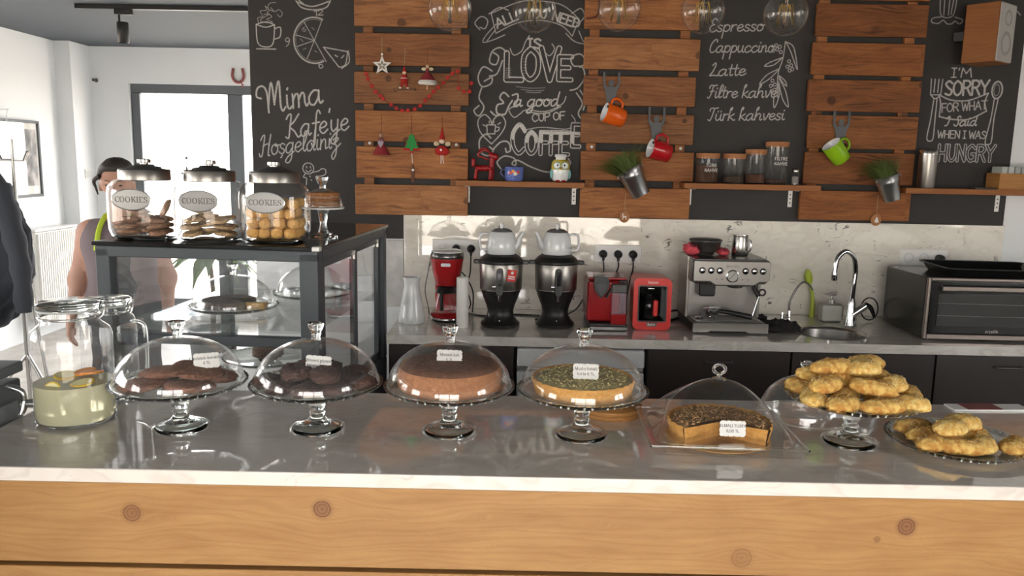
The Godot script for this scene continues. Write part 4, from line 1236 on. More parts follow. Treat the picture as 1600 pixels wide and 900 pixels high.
func wood_disc(at: Vector3, deer: bool, top: float, label: String) -> void:
	var root := thing("wooden_ornament", label, "ornament", at)
	part("disc", Geo.new().at(Vector3.ZERO, 0, PI / 2).lathe([Vector2(0, 0.006), Vector2(0.019, 0.0055), Vector2(0.0235, 0.003), Vector2(0.024, -0.004), Vector2(0, -0.005)], 24, Vector3.ZERO, 0.0, TAU, 0.0, 0, 0.92, 1.1), M.cork, root)
	var mk := Geo.new()
	if deer:
		mk.prism([Vector2(-0.009, -0.012), Vector2(-0.006, -0.012), Vector2(-0.005, -0.003), Vector2(0.004, -0.003), Vector2(0.005, -0.012), Vector2(0.008, -0.012), Vector2(0.008, 0.003), Vector2(-0.004, 0.004), Vector2(-0.008, 0.009), Vector2(-0.011, 0.007), Vector2(-0.009, 0.002)], 0.006, 0.0072)
		mk.tube([Vector3(-0.008, 0.008, 0.0066), Vector3(-0.003, 0.015, 0.0066)], 0.0012, 6)
		mk.tube([Vector3(-0.009, 0.008, 0.0066), Vector3(-0.012, 0.015, 0.0066)], 0.0012, 6)
	else:
		mk.prism([Vector2(-0.002, -0.014), Vector2(0.002, -0.014), Vector2(0.002, -0.010), Vector2(0.011, -0.010), Vector2(0.005, -0.003), Vector2(0.009, -0.003), Vector2(0.004, 0.004), Vector2(0.006, 0.004), Vector2(0, 0.014), Vector2(-0.006, 0.004), Vector2(-0.004, 0.004), Vector2(-0.009, -0.003), Vector2(-0.005, -0.003), Vector2(-0.011, -0.010), Vector2(-0.002, -0.010)], 0.006, 0.0072)
	part("deer_mark" if deer else "tree_mark", mk, M.white_matte, root)
	part("cord", Geo.new().tube([Vector3(0, 0.024, 0.0), Vector3(0.001, top, -0.002)], 0.0009, 5), M.string, root)

func build_pallet_decor() -> void:
	var Z := 0.052
	hook_man(Vector3(0.405, 1.850, Z), 0.9, "grey metal man-shaped hook holding the orange mug")
	hang_mug(Vector3(0.417, 1.749, 0.100), deg_to_rad(73), Color("e8641c"), "glossy orange mug hanging by its handle on the pallet")
	hook_man(Vector3(0.604, 1.705, Z), 0.95, "grey metal man-shaped hook holding the red mug")
	hang_mug(Vector3(0.617, 1.605, 0.100), deg_to_rad(76), Color("b71c24"), "glossy red mug hanging by its handle on the pallet")
	hook_man(Vector3(1.395, 1.705, Z), 0.95, "dark metal man-shaped hook holding the green mug")
	hang_mug(Vector3(1.368, 1.614, 0.100), deg_to_rad(42), Color("8fbe1e"), "glossy lime green mug hanging tilted on the weathered pallet")
	hanging_pot(Vector3(0.543, 1.418, 0.122), deg_to_rad(28), 1.15, 5, "tin pot of green grass hung tilted below the red mug")
	hanging_pot(Vector3(1.615, 1.418, 0.116), deg_to_rad(20), 1.0, 6, "tin pot of green grass hung tilted on the weathered pallet")
	wood_disc(Vector3(0.482, 1.322, 0.068), true, 0.10, "round wooden ornament with a white deer mark")
	wood_disc(Vector3(1.574, 1.330, 0.068), false, 0.11, "round wooden ornament with a white fir tree mark")
	single("hanging_cable", Geo.new().tube(curve([Vector3(0, 0, 0), Vector3(0.04, 0.006, 0.004), Vector3(0.055, 0.04, 0.004), Vector3(0.05, 0.09, 0)], 5), 0.004, 7), M.dark_string, "brown cable looping over the top plank above the orange mug", "cable", Vector3(0.288, 2.150, 0.0505))
	single("pot_clip", Geo.new().box(Vector3(0.006, 0.045, 0.006), Vector3.ZERO, 0.001), M.white_plastic, "small white hook above the grass pot below the red mug", "hook", Vector3(0.507, 1.545, 0.053))
	# red felt garland
	var pts := [[-0.636, 1.904], [-0.63, 1.883], [-0.613, 1.854], [-0.597, 1.83], [-0.577, 1.814], [-0.565, 1.802], [-0.531, 1.778], [-0.509, 1.764], [-0.484, 1.754], [-0.459, 1.756], [-0.43, 1.761], [-0.407, 1.776], [-0.386, 1.798], [-0.368, 1.816], [-0.35, 1.836], [-0.33, 1.854], [-0.309, 1.873], [-0.291, 1.894], [-0.272, 1.912], [-0.249, 1.922], [-0.244, 1.852], [-0.221, 1.838], [-0.197, 1.839], [-0.19, 1.874]]
	var gl := thing("felt_garland", "red felt star garland draped in a curve across the pallet", "garland", Vector3(-0.45, 1.75, 0.05))
	var line := []
	for p in pts:
		line.append(Vector3(p[0] + 0.45, p[1] - 1.75, 0.006))
	part("string", Geo.new().tube(line.slice(0, 20), 0.001, 5), M.red_felt, gl)
	part("string", Geo.new().tube(line.slice(19, 24), 0.001, 5), M.red_felt, gl)
	var star := []
	for k in 10:
		var rr := 0.0105 if k % 2 == 0 else 0.006
		star.append(Vector2(sin(TAU * k / 10.0) * rr, cos(TAU * k / 10.0) * rr))
	var sm := Geo.new().prism(star, -0.003, 0.003).mesh()
	var felt := mat(Color("b8302c"), 0.95)
	for k in line.size():
		part("felt_star", sm, felt, gl, line[k] + Vector3(0, 0, 0.004), Vector3(0, 0, k * 0.7))
	# white star
	var ws := thing("star_ornament", "white cut-out star ornament on a string", "ornament", Vector3(-0.569, 1.940, Z + 0.004))
	var s5 := []
	var s6 := []
	for k in 10:
		var rr := 0.041 if k % 2 == 0 else 0.018
		s5.append(Vector2(sin(TAU * k / 10.0) * rr, cos(TAU * k / 10.0) * rr))
		s6.append(s5[k] * 0.55)
	part("star", Geo.new().prism(s5, -0.003, 0.003), M.white_matte, ws)
	part("fretwork", Geo.new().prism(s6, 0.003, 0.0036), mat(Color("8e8478"), 0.9), ws)
	for k in 5:
		part("fret_bar", Geo.new().tube([Vector3(0, 0, 0.004), Vector3(sin(TAU * (k + 0.5) / 5.0) * 0.016, cos(TAU * (k + 0.5) / 5.0) * 0.016, 0.004)], 0.0012, 5), M.white_matte, ws)
	part("bead", Geo.new().lump(ellipsoid(Vector3(0, 0.046, 0), Vector3.ONE * 0.005), 6, 10), M.white_matte, ws)
	part("cord", Geo.new().tube([Vector3(0, 0.048, 0), Vector3(0, 0.115, -0.002)], 0.0013, 5), M.string, ws)
	# elf on a sled
	var elf := thing("elf_ornament", "red elf ornament riding a wire sled", "ornament", Vector3(-0.474, 1.884, Z + 0.012))
	part("coat", Geo.new().lathe([Vector2(0.0, 0.022), Vector2(0.009, 0.020), Vector2(0.014, 0.004), Vector2(0.016, -0.018), Vector2(0, -0.02)], 16), M.red_felt, elf)
	part("head", Geo.new().lump(ellipsoid(Vector3(0, 0.028, 0), Vector3.ONE * 0.0085), 8, 12), mat(Color("e2c3a8"), 0.7), elf)
	part("hat", Geo.new().lathe([Vector2(0.009, 0.031), Vector2(0.006, 0.042), Vector2(0.001, 0.056), Vector2(0, 0.056)], 14), M.red_felt, elf)
	part("belt", Geo.new().tube(circle_points(Vector3(0, 0.004, 0), 0.0145, Vector3(1, 0, 0), Vector3(0, 0, 1), 14), 0.0018, 5, true), M.white_matte, elf)
	for k in [-1, 1]:
		part("leg", Geo.new().tube([Vector3(k * 0.006, -0.016, 0.004), Vector3(k * 0.012, -0.028, 0.008), Vector3(k * 0.014 + 0.002, -0.034, 0.010)], 0.0045, 7), M.red_felt, elf)
		part("boot", Geo.new().lump(ellipsoid(Vector3(k * 0.016, -0.036, 0.011), Vector3(0.006, 0.004, 0.005)), 6, 8), M.white_matte, elf)
	part("sled_wire", Geo.new().tube(curve([Vector3(-0.044, -0.040, 0), Vector3(-0.04, -0.052, 0), Vector3(-0.03, -0.046, 0), Vector3(0.0, -0.043, 0), Vector3(0.035, -0.040, 0), Vector3(0.048, -0.046, 0), Vector3(0.045, -0.034, 0)], 4), 0.0025, 6), mat(Color("5e4a38"), 0.7), elf)
	part("cord", Geo.new().tube([Vector3(0, 0.054, 0), Vector3(0.002, 0.13, -0.01)], 0.0009, 5), M.string, elf)
	# skirted angel
	var an := thing("angel_ornament", "ballerina ornament in a red skirt with white fluffy hem", "ornament", Vector3(-0.376, 1.900, Z + 0.017))
	part("skirt", Geo.new().lathe([Vector2(0.006, 0.016), Vector2(0.018, 0.004), Vector2(0.034, -0.022)], 24, Vector3.ZERO, 0, TAU, 0.08, 7, 1.0, 0.45), mat(Color("8c2a32"), 0.9), an)
	part("hem", Geo.new().lathe([Vector2(0.032, -0.018), Vector2(0.041, -0.028), Vector2(0.036, -0.036), Vector2(0.028, -0.026)], 28, Vector3.ZERO, 0, TAU, 0.07, 7, 1.0, 0.45), M.white_matte, an)
	part("torso", Geo.new().lathe([Vector2(0.005, 0.03), Vector2(0.008, 0.024), Vector2(0.006, 0.014)], 12), mat(Color("7a3038"), 0.9), an)
	part("head", Geo.new().lump(ellipsoid(Vector3(0, 0.038, 0), Vector3.ONE * 0.008), 8, 12), mat(Color("d8b494"), 0.7), an)
	for k in [-1, 1]:
		part("wing", Geo.new().lump(ellipsoid(Vector3(k * 0.015, 0.028, -0.004), Vector3(0.011, 0.007, 0.0025)), 6, 10), mat(Color("d9cfa8"), 0.6), an)
	part("leg", Geo.new().tube([Vector3(0, -0.024, 0), Vector3(-0.001, -0.058, 0)], 0.0028, 6), mat(Color("d8b494"), 0.7), an)
	part("cord", Geo.new().tube([Vector3(0, 0.045, 0), Vector3(0, 0.11, -0.012)], 0.0009, 5), M.dark_string, an)
	# heart doll
	var dl := thing("heart_doll", "small doll ornament with a heart and a dusky red skirt", "ornament", Vector3(-0.573, 1.600, Z + 0.016))
	part("skirt", Geo.new().lathe([Vector2(0.012, 0.012), Vector2(0.028, -0.016), Vector2(0.036, -0.034), Vector2(0, -0.034)], 20, Vector3.ZERO, 0, TAU, 0.05, 6, 1.0, 0.45), mat(Color("8e2b30"), 0.95), dl)
	part("bodice", Geo.new().lathe([Vector2(0.006, 0.04), Vector2(0.014, 0.034), Vector2(0.012, 0.012)], 14), mat(Color("7c4a4a"), 0.95), dl)
	part("heart", Geo.new().prism([Vector2(0, -0.004), Vector2(0.012, 0.014), Vector2(0.011, 0.024), Vector2(0.004, 0.026), Vector2(0, 0.021), Vector2(-0.004, 0.026), Vector2(-0.011, 0.024), Vector2(-0.012, 0.014)], 0.013, 0.017), mat(Color("a89aa8"), 0.9), dl)
	part("head", Geo.new().lump(ellipsoid(Vector3(0, 0.048, 0), Vector3.ONE * 0.009), 8, 12), mat(Color("b08a74"), 0.8), dl)
	part("cord", Geo.new().tube([Vector3(0, 0.055, 0), Vector3(0.0, 0.135, -0.012)], 0.0012, 5), M.dark_string, dl)
	# felt fir tree
	var tr := thing("felt_tree", "green and red felt fir tree ornament with a small dangling doll", "ornament", Vector3(-0.444, 1.622, Z + 0.004))
	var outline := [Vector2(-0.005, -0.038), Vector2(0.005, -0.038), Vector2(0.006, -0.026), Vector2(0.032, -0.024), Vector2(0.017, -0.004), Vector2(0.025, -0.003), Vector2(0.011, 0.016), Vector2(0.015, 0.018), Vector2(0.006, 0.033), Vector2(-0.006, 0.033), Vector2(-0.015, 0.018), Vector2(-0.011, 0.016), Vector2(-0.025, -0.003), Vector2(-0.017, -0.004), Vector2(-0.032, -0.024), Vector2(-0.006, -0.026)]
	var back := []
	for p in outline:
		back.append(p * Vector2(1.2, 1.0) + Vector2(0, -0.009))
	part("red_backing", Geo.new().prism(back, -0.003, 0.001), M.red_felt, tr)
	part("green_front", Geo.new().prism(outline, 0.001, 0.006), mat(Color("2f8a45"), 0.95), tr)
	part("cord", Geo.new().tube([Vector3(0, 0.03, 0.002), Vector3(0, 0.115, 0)], 0.0012, 5), M.dark_string, tr)
	part("lower_cord", Geo.new().tube([Vector3(0.001, -0.045, 0.002), Vector3(0.004, -0.09, 0.003)], 0.0013, 5), M.white_matte, tr)
	var dang := part("dangling_doll", Geo.new().lathe([Vector2(0.002, -0.09), Vector2(0.008, -0.112), Vector2(0.008, -0.15), Vector2(0.005, -0.172), Vector2(0, -0.172)], 12, Vector3(0.006, 0, 0.008)), mat(Color("6e4a3a"), 0.95), tr)
	part("face", Geo.new().lump(ellipsoid(Vector3(0.008, -0.118, 0.014), Vector3.ONE * 0.006), 6, 10), M.white_matte, dang)
	# hatted fairy
	var fa := thing("fairy_doll", "fairy doll ornament with a tall red hat and dangling legs", "ornament", Vector3(-0.312, 1.600, Z + 0.016))
	part("hat", Geo.new().lathe([Vector2(0.0125, 0.036), Vector2(0.008, 0.058), Vector2(0.002, 0.086), Vector2(0, 0.087)], 16), M.red_felt, fa)
	part("head", Geo.new().lump(ellipsoid(Vector3(0, 0.028, 0), Vector3(0.013, 0.010, 0.012)), 8, 12), mat(Color("dcc6b0"), 0.8), fa)
	part("dress", Geo.new().lump(func(q: Vector3) -> Vector3: return Vector3(q.x * 0.031, -0.010 + q.y * 0.022 + absf(q.x) * -0.004, q.z * 0.016), 10, 18), M.red_felt, fa)
	for k in [-1, 1]:
		part("wing", Geo.new().lump(ellipsoid(Vector3(k * 0.024, 0.018, -0.004), Vector3(0.013, 0.010, 0.003)), 6, 10), mat(Color("cbb898"), 0.8), fa)
		part("leg", Geo.new().tube([Vector3(k * 0.004, -0.028, 0.004), Vector3(k * 0.004 + 0.001, -0.05, 0.005), Vector3(k * 0.006 + 0.002, -0.066, 0.005)], 0.0018, 6), M.white_matte, fa)
	part("heart_button", Geo.new().lump(ellipsoid(Vector3(-0.003, -0.008, 0.017), Vector3(0.005, 0.005, 0.002)), 6, 10), M.white_matte, fa)
	part("cord", Geo.new().tube([Vector3(0, 0.086, 0), Vector3(0, 0.135, -0.014)], 0.0009, 5), M.dark_string, fa)

# ---------------------------------------------------------------- things on the wall shelves

func shelf_jar(at: Vector3, r: float, h: float, fill: float, fill_col: Color, words: Array, label: String) -> void:
	var root := thing("storage_jar", label, "jar", at, 0.0, "cork-lidded jars on the wall shelf")
	part("glass", Geo.new().lathe([Vector2(0, 0.001), Vector2(r * 0.93, 0.001), Vector2(r, 0.006), Vector2(r, h)], 32), M.glass, root)
	part("base_glass", Geo.new().lathe([Vector2(0, 0.0005), Vector2(r * 0.9, 0.0005), Vector2(r * 0.96, 0.004), Vector2(0, 0.005)], 24), M.glass_solid, root)
	part("contents", Geo.new().lathe([Vector2(0, 0.006), Vector2(r * 0.94, 0.006), Vector2(r * 0.94, fill), Vector2(r * 0.5, fill * 1.04), Vector2(0, fill * 1.06)], 24), bumpy(mat(fill_col, 0.95), 0.15, 5, 0.2, 30.0), root)
	part("cork_lid", Geo.new().lathe([Vector2(0, h + 0.004), Vector2(r * 1.03, h + 0.004), Vector2(r * 1.06, h), Vector2(r * 1.04, h - 0.012), Vector2(r * 0.96, h - 0.018), Vector2(0, h - 0.018)], 32), M.cork, root)
	var y := h * 0.62
	for wd in words:
		lettering(wd, 0.0135, M.white_matte, root, Vector3(0.004, y, r + 0.001))
		y -= 0.021

func build_shelf_things() -> void:
	var Y2 := 1.4745
	shelf_jar(Vector3(0.826, Y2, 0.085), 0.048, 0.122, 0.075, Color("5a3a26"), ["TÜRK", "KAHVE"], "short cork-lidded glass jar marked TÜRK KAHVE holding brown coffee")
	shelf_jar(Vector3(0.938, Y2, 0.085), 0.047, 0.122, 0.03, Color("4a3526"), [], "short cork-lidded glass jar without writing, nearly empty")
	shelf_jar(Vector3(1.031, Y2, 0.082), 0.043, 0.142, 0.04, Color("5e3826"), [], "medium cork-lidded glass jar with a little brown powder")
	shelf_jar(Vector3(1.119, Y2, 0.085), 0.047, 0.175, 0.02, Color("4c3526"), ["FİLTRE", "KAHVE"], "tall cork-lidded glass jar marked FİLTRE KAHVE")
	var sk := thing("salt_shaker", "tiny glass shaker with a metal cap at the shelf end", "shaker", Vector3(1.203, Y2, 0.09))
	part("glass", Geo.new().lathe([Vector2(0, 0.0), Vector2(0.015, 0.0), Vector2(0.0155, 0.05), Vector2(0.012, 0.053)], 16), M.glass, sk)
	part("salt", Geo.new().lathe([Vector2(0, 0.002), Vector2(0.0135, 0.002), Vector2(0.0135, 0.035), Vector2(0, 0.036)], 14), mat(Color("8d8a84"), 0.9), sk)
	part("cap", Geo.new().lathe([Vector2(0.0135, 0.052), Vector2(0.0145, 0.055), Vector2(0.0145, 0.066), Vector2(0.010, 0.070), Vector2(0, 0.071)], 16), M.steel, sk)
	# red beaded deer
	var Y1 := 1.466
	var deer := thing("beaded_deer", "red beaded reindeer figure standing on the wall shelf", "figurine", Vector3(-0.125, Y1, 0.09))
	var bead := mat(Color("8f1518"), 0.25)
	var coil := func(a: Vector3, b: Vector3, r: float, n: int) -> Geo:
		var g := Geo.new()
		for k in n:
			g.lump(ellipsoid(a.lerp(b, (k + 0.5) / n), Vector3.ONE * r), 6, 10)
		return g
	part("body", coil.call(Vector3(-0.035, 0.052, 0), Vector3(0.03, 0.052, 0), 0.013, 7), bead, deer)
	for q in [[-0.036, 0.01], [-0.036, -0.012], [0.026, 0.012], [0.032, -0.012]]:
		part("leg", coil.call(Vector3(q[0] - 0.004, 0.008, q[1]), Vector3(q[0], 0.048, q[1]), 0.0085, 6), bead, deer)
	part("neck", coil.call(Vector3(0.028, 0.058, 0), Vector3(0.03, 0.10, 0.0), 0.0125, 6), bead, deer)
	part("head", coil.call(Vector3(0.024, 0.108, 0), Vector3(0.048, 0.098, 0.004), 0.014, 3), bead, deer)
	part("antler", Geo.new().tube(curve([Vector3(0.022, 0.115, 0), Vector3(0.0, 0.128, 0.004), Vector3(-0.025, 0.118, 0.006), Vector3(-0.03, 0.105, 0.006), Vector3(-0.012, 0.098, 0.004), Vector3(0.012, 0.09, 0)], 5), 0.0042, 8), bead, deer)
	part("antler", Geo.new().tube(curve([Vector3(0.02, 0.118, -0.01), Vector3(0.0, 0.136, -0.014), Vector3(-0.02, 0.132, -0.014), Vector3(-0.028, 0.12, -0.012)], 5), 0.0042, 8), bead, deer)
	part("tail", coil.call(Vector3(-0.05, 0.062, 0), Vector3(-0.05, 0.088, 0), 0.0095, 4), bead, deer)
	# blue cup
	var cup := thing("blue_cup", "small blue patterned cup on the wall shelf", "cup", Vector3(-0.001, Y1, 0.09))
	var pat := mat(Color.WHITE, 0.2, 0.0, speckle(Color("2f3c8c"), Color("8ea2d8"), 0.05, 44), Vector3.ONE * 14.0, true)
	part("body", Geo.new().lathe([Vector2(0, 0.0), Vector2(0.034, 0.0), Vector2(0.039, 0.006), Vector2(0.041, 0.058), Vector2(0.0395, 0.06), Vector2(0.0375, 0.055), Vector2(0.034, 0.01), Vector2(0, 0.008)], 28), pat, cup)
	part("handle", Geo.new().tube(curve([Vector3(-0.039, 0.048, 0), Vector3(-0.054, 0.046, 0), Vector3(-0.056, 0.03, 0), Vector3(-0.039, 0.016, 0)], 4), 0.004, 8), mat(Color("2a3468"), 0.2), cup)
	for q in [[-0.4, 0.036, "c8463a"], [-0.1, 0.042, "d98a3a"], [0.15, 0.032, "e0dccb"], [0.45, 0.038, "c8463a"]]:
		part("painted_flower", Geo.new().at(Vector3(sin(q[0]) * 0.0402, q[1], cos(q[0]) * 0.0402), q[0], PI / 2).lathe([Vector2(0, 0.001), Vector2(0.006, 0.0008), Vector2(0.009, -0.001)], 8, Vector3.ZERO, 0, TAU, 0.2, 5), mat(Color(q[2]), 0.3), cup)
	# owl jar
	var owl := thing("owl_jar", "ceramic owl jar with a yellow head and a white chef hat", "jar", Vector3(0.197, Y1, 0.09))
	part("belly", Geo.new().lathe([Vector2(0, 0.004), Vector2(0.03, 0.004), Vector2(0.037, 0.016), Vector2(0.040, 0.038), Vector2(0.039, 0.055)], 28), M.white_gloss, owl)
	var yel := mat(Color("cdb852"), 0.2)
	part("head", Geo.new().lathe([Vector2(0.039, 0.052), Vector2(0.0405, 0.062), Vector2(0.038, 0.082), Vector2(0.030, 0.094), Vector2(0.0, 0.097)], 28), yel, owl)
	part("hat", Geo.new().lathe([Vector2(0.022, 0.094), Vector2(0.022, 0.104), Vector2(0.028, 0.110), Vector2(0.024, 0.117), Vector2(0, 0.119)], 24, Vector3.ZERO, 0, TAU, 0.05, 7), M.white_gloss, owl)
	for k in [-1, 1]:
		var e := part("eye", Geo.new().at(Vector3(k * 0.0165, 0.070, 0.036), k * 0.35, PI / 2).lathe([Vector2(0, 0.005), Vector2(0.012, 0.004), Vector2(0.014, 0.0)], 20), M.white_gloss, owl)
		part("eye_ring", Geo.new().at(Vector3(k * 0.0165, 0.070, 0.037), k * 0.35, PI / 2).tube(circle_points(Vector3.ZERO, 0.014, Vector3(1, 0, 0), Vector3(0, 0, 1), 20), 0.002, 6, true), mat(Color("7aa6a0"), 0.2), e)
		part("pupil", Geo.new().at(Vector3(k * 0.015, 0.071, 0.0405), k * 0.35, PI / 2).lathe([Vector2(0, 0.002), Vector2(0.004, 0.001), Vector2(0.0045, 0)], 12), M.black_gloss, e)
		part("wing", Geo.new().lump(ellipsoid(Vector3(k * 0.038, 0.034, 0.008), Vector3(0.008, 0.021, 0.018)), 8, 12), mat(Color("7fb7b4"), 0.2), owl)
		part("foot", Geo.new().lump(ellipsoid(Vector3(k * 0.012, 0.005, 0.032), Vector3(0.010, 0.005, 0.008)), 6, 10), M.red_gloss, owl)
	part("beak", Geo.new().lathe([Vector2(0.005, 0.004), Vector2(0.002, -0.006), Vector2(0, -0.008)], 8, Vector3(0, 0.060, 0.041)), mat(Color("a86a2c"), 0.3), owl)
	# steel canister, boxes at the end of the third shelf, loudspeaker
	var can := thing("steel_canister", "tall brushed steel canister on the wall shelf", "canister", Vector3(1.766, 1.472, 0.085))
	part("body", Geo.new().lathe([Vector2(0, 0), Vector2(0.036, 0), Vector2(0.037, 0.002), Vector2(0.037, 0.145)], 32), M.steel_brushed, can)
	part("lid", Geo.new().lathe([Vector2(0.0375, 0.140), Vector2(0.038, 0.160), Vector2(0.035, 0.163), Vector2(0, 0.164)], 32), M.steel, can)
	var bx := thing("tea_box", "plain wooden tray box holding pale packets at the shelf end", "box", Vector3(2.175, 1.472, 0.085))
	var tray := Geo.new()
	tray.box(Vector3(0.25, 0.008, 0.10), Vector3(0, 0.004, 0), 0.001)
	for s in [-1, 1]:
		tray.box(Vector3(0.25, 0.065, 0.006), Vector3(0, 0.0365, s * 0.047), 0.001)
		tray.box(Vector3(0.006, 0.065, 0.088), Vector3(s * 0.122, 0.0365, 0), 0.001)
	part("tray", tray, M.light_wood, bx)
	for k in 8:
		part("packet", Geo.new().box(Vector3(0.024, 0.088, 0.075), Vector3(-0.10 + k * 0.028, 0.053, 0), 0.002), mat([Color("b9bcb6"), Color("a7aaa6"), Color("c9bfa0"), Color("d8d0b4")][mini(k / 2, 3)], 0.7), bx)
	single("dark_tray", Geo.new().prism(rounded(0.12, 0.06, 0.01), 0, 0.006), M.black_plastic, "flat dark tray lying between canister and wooden box", "tray", Vector3(2.02, 1.4722, 0.09), Vector3(-PI / 2, 0, 0))
	var sp := thing("loudspeaker", "wooden loudspeaker with a pale front mounted high on the wall", "loudspeaker", Vector3(1.945, 1.985, 0.135), deg_to_rad(38))
	part("cabinet", Geo.new().box(Vector3(0.15, 0.235, 0.13), Vector3(0, 0.118, -0.01), 0.004), M.shelf_wood, sp)
	var fr := part("front_baffle", Geo.new().box(Vector3(0.142, 0.228, 0.008), Vector3(0, 0.118, 0.058), 0.003), mat(Color("b3afaa"), 0.6), sp)
	for q in [[0.075, 0.045], [0.175, 0.03]]:
		part("driver", Geo.new().at(Vector3(0, q[0], 0.062), 0, PI / 2).lathe([Vector2(0, -0.006), Vector2(q[1] * 0.3, -0.004), Vector2(q[1] * 0.85, 0.001), Vector2(q[1], 0.002), Vector2(q[1] * 1.08, 0.0)], 28), mat(Color("9a9692"), 0.7), fr)
	part("wall_arm", Geo.new().box(Vector3(0.04, 0.04, 0.12), Vector3(0, 0.12, -0.08), 0.003), M.black_plastic, sp)

# ---------------------------------------------------------------- machines on the worktop

func cable(called: String, pts: Array, label: String, r := 0.0032) -> void:
	single(called, Geo.new().tube(curve(pts, 6), r, 7), M.cord, label, "cable")

func tea_maker(at: Vector3, mirrored: bool, sticker: bool, label: String) -> void:
	var root := thing("tea_maker", label, "tea maker", at, deg_to_rad(-2.0 if sticker else 3.0), "electric tea makers on the worktop")
	part("foot", Geo.new().lathe([Vector2(0, 0), Vector2(0.066, 0), Vector2(0.078, 0.006), Vector2(0.079, 0.014), Vector2(0.066, 0.026), Vector2(0.055, 0.045), Vector2(0.052, 0.062), Vector2(0.057, 0.085), Vector2(0.070, 0.118), Vector2(0.080, 0.148), Vector2(0.082, 0.152)], 40), M.black_plastic, root)
	part("steel_tank", Geo.new().lathe([Vector2(0.0815, 0.150), Vector2(0.0835, 0.153), Vector2(0.0865, 0.255), Vector2(0.085, 0.258)], 40), M.steel_brushed, root)
	part("seam_ring", Geo.new().tube(circle_points(Vector3(0, 0.152, 0), 0.083, Vector3(1, 0, 0), Vector3(0, 0, 1), 40), 0.0016, 6, true), M.steel, root)
	part("shoulder", Geo.new().lathe([Vector2(0.086, 0.254), Vector2(0.090, 0.258), Vector2(0.089, 0.266), Vector2(0.074, 0.282), Vector2(0.062, 0.290), Vector2(0, 0.291)], 40), M.black_plastic, root)
	for k in [-1, 1]:
		part("side_handle", Geo.new().box(Vector3(0.028, 0.016, 0.026), Vector3(k * 0.097, 0.259, 0), 0.004), M.black_plastic, root)
	var tap := part("tap_housing", Geo.new().prism(curve([Vector2(-0.0135, 0.175), Vector2(-0.0135, 0.23), Vector2(-0.009, 0.241), Vector2(0, 0.244), Vector2(0.009, 0.241), Vector2(0.0135, 0.23), Vector2(0.0135, 0.175), Vector2(0.010, 0.142), Vector2(-0.010, 0.142)], 3, true), 0.078, 0.108, true), M.black_plastic, root)
	part("lever_panel", Geo.new().box(Vector3(0.016, 0.055, 0.004), Vector3(0, 0.205, 0.109), 0.0015), M.black_gloss, tap)
	part("spout", Geo.new().lathe([Vector2(0.0055, 0.150), Vector2(0.007, 0.142), Vector2(0.0045, 0.132), Vector2(0.006, 0.120), Vector2(0.004, 0.116), Vector2(0, 0.116)], 14, Vector3(0, 0, 0.100)), M.chrome, tap)
	part("tap_knob", Geo.new().at(Vector3(-0.022, 0.172, 0.094), PI / 2, PI / 2).lathe([Vector2(0, 0.009), Vector2(0.006, 0.008), Vector2(0.0065, -0.006), Vector2(0, -0.007)], 14), M.chrome, tap)
	part("indicator", Geo.new().lump(ellipsoid(Vector3(0, 0.030, 0.063), Vector3(0.0025, 0.004, 0.002)), 6, 8), M.white_gloss, root)
	if sticker:
		var st := Geo.new().at(Vector3(0, 0, 0)).prism(rounded(0.040, 0.046, 0.002), 0.0, 0.0012)
		var s := part("red_sticker", st, M.red_plastic, root, Vector3(0.045, 0.214, 0.0745), Vector3(0, deg_to_rad(31), deg_to_rad(-10)))
		part("white_dot", Geo.new().at(Vector3(0.001, 0.011, 0.0012), 0, PI / 2).lathe([Vector2(0, 0.0006), Vector2(0.006, 0.0005), Vector2(0.0062, 0)], 14), M.paper, s)
		for y in [-0.004, -0.012]:
			part("white_line", Geo.new().box(Vector3(0.030, 0.004, 0.0008), Vector3(0, y, 0.0015)), M.paper, s)
	# porcelain teapot on top
	var f := -1.0 if mirrored else 1.0
	var pot := thing("teapot", "white porcelain teapot on %s" % ("the tea maker beside the red capsule machine" if mirrored else "the tea maker with the red sticker"), "teapot", at + Vector3(0, 0.2915, 0), 0.0, "white teapots on the tea makers")
	part("body", Geo.new().lathe([Vector2(0, 0), Vector2(0.055, 0), Vector2(0.0585, 0.004), Vector2(0.058, 0.03), Vector2(0.054, 0.065), Vector2(0.047, 0.084), Vector2(0.040, 0.089)], 36), M.white_gloss, pot)
	part("lid", Geo.new().lathe([Vector2(0.043, 0.088), Vector2(0.042, 0.091), Vector2(0.028, 0.099), Vector2(0.008, 0.102)], 32), mat(Color("8f9294"), 0.25, 0.6), pot)
	part("knob", Geo.new().lathe([Vector2(0.007, 0.101), Vector2(0.006, 0.106), Vector2(0.008, 0.112), Vector2(0.008, 0.119), Vector2(0.006, 0.121), Vector2(0, 0.1215)], 16), M.white_gloss, pot)
	part("handle", Geo.new().tube(curve([Vector3(-f * 0.050, 0.078, 0), Vector3(-f * 0.076, 0.080, 0), Vector3(-f * 0.085, 0.070, 0), Vector3(-f * 0.086, 0.040, 0), Vector3(-f * 0.080, 0.018, 0), Vector3(-f * 0.056, 0.016, 0)], 4), 0.005, 8), M.white_gloss, pot)
	var sp := curve([Vector3(f * 0.052, 0.028, 0), Vector3(f * 0.066, 0.042, 0), Vector3(f * 0.073, 0.066, 0), Vector3(f * 0.086, 0.086, 0)], 4)
	var rr := []
	for k in sp.size():
		rr.append(lerpf(0.017, 0.006, float(k) / (sp.size() - 1)))
	part("spout", Geo.new().tube(sp, rr, 12), M.white_gloss, pot)

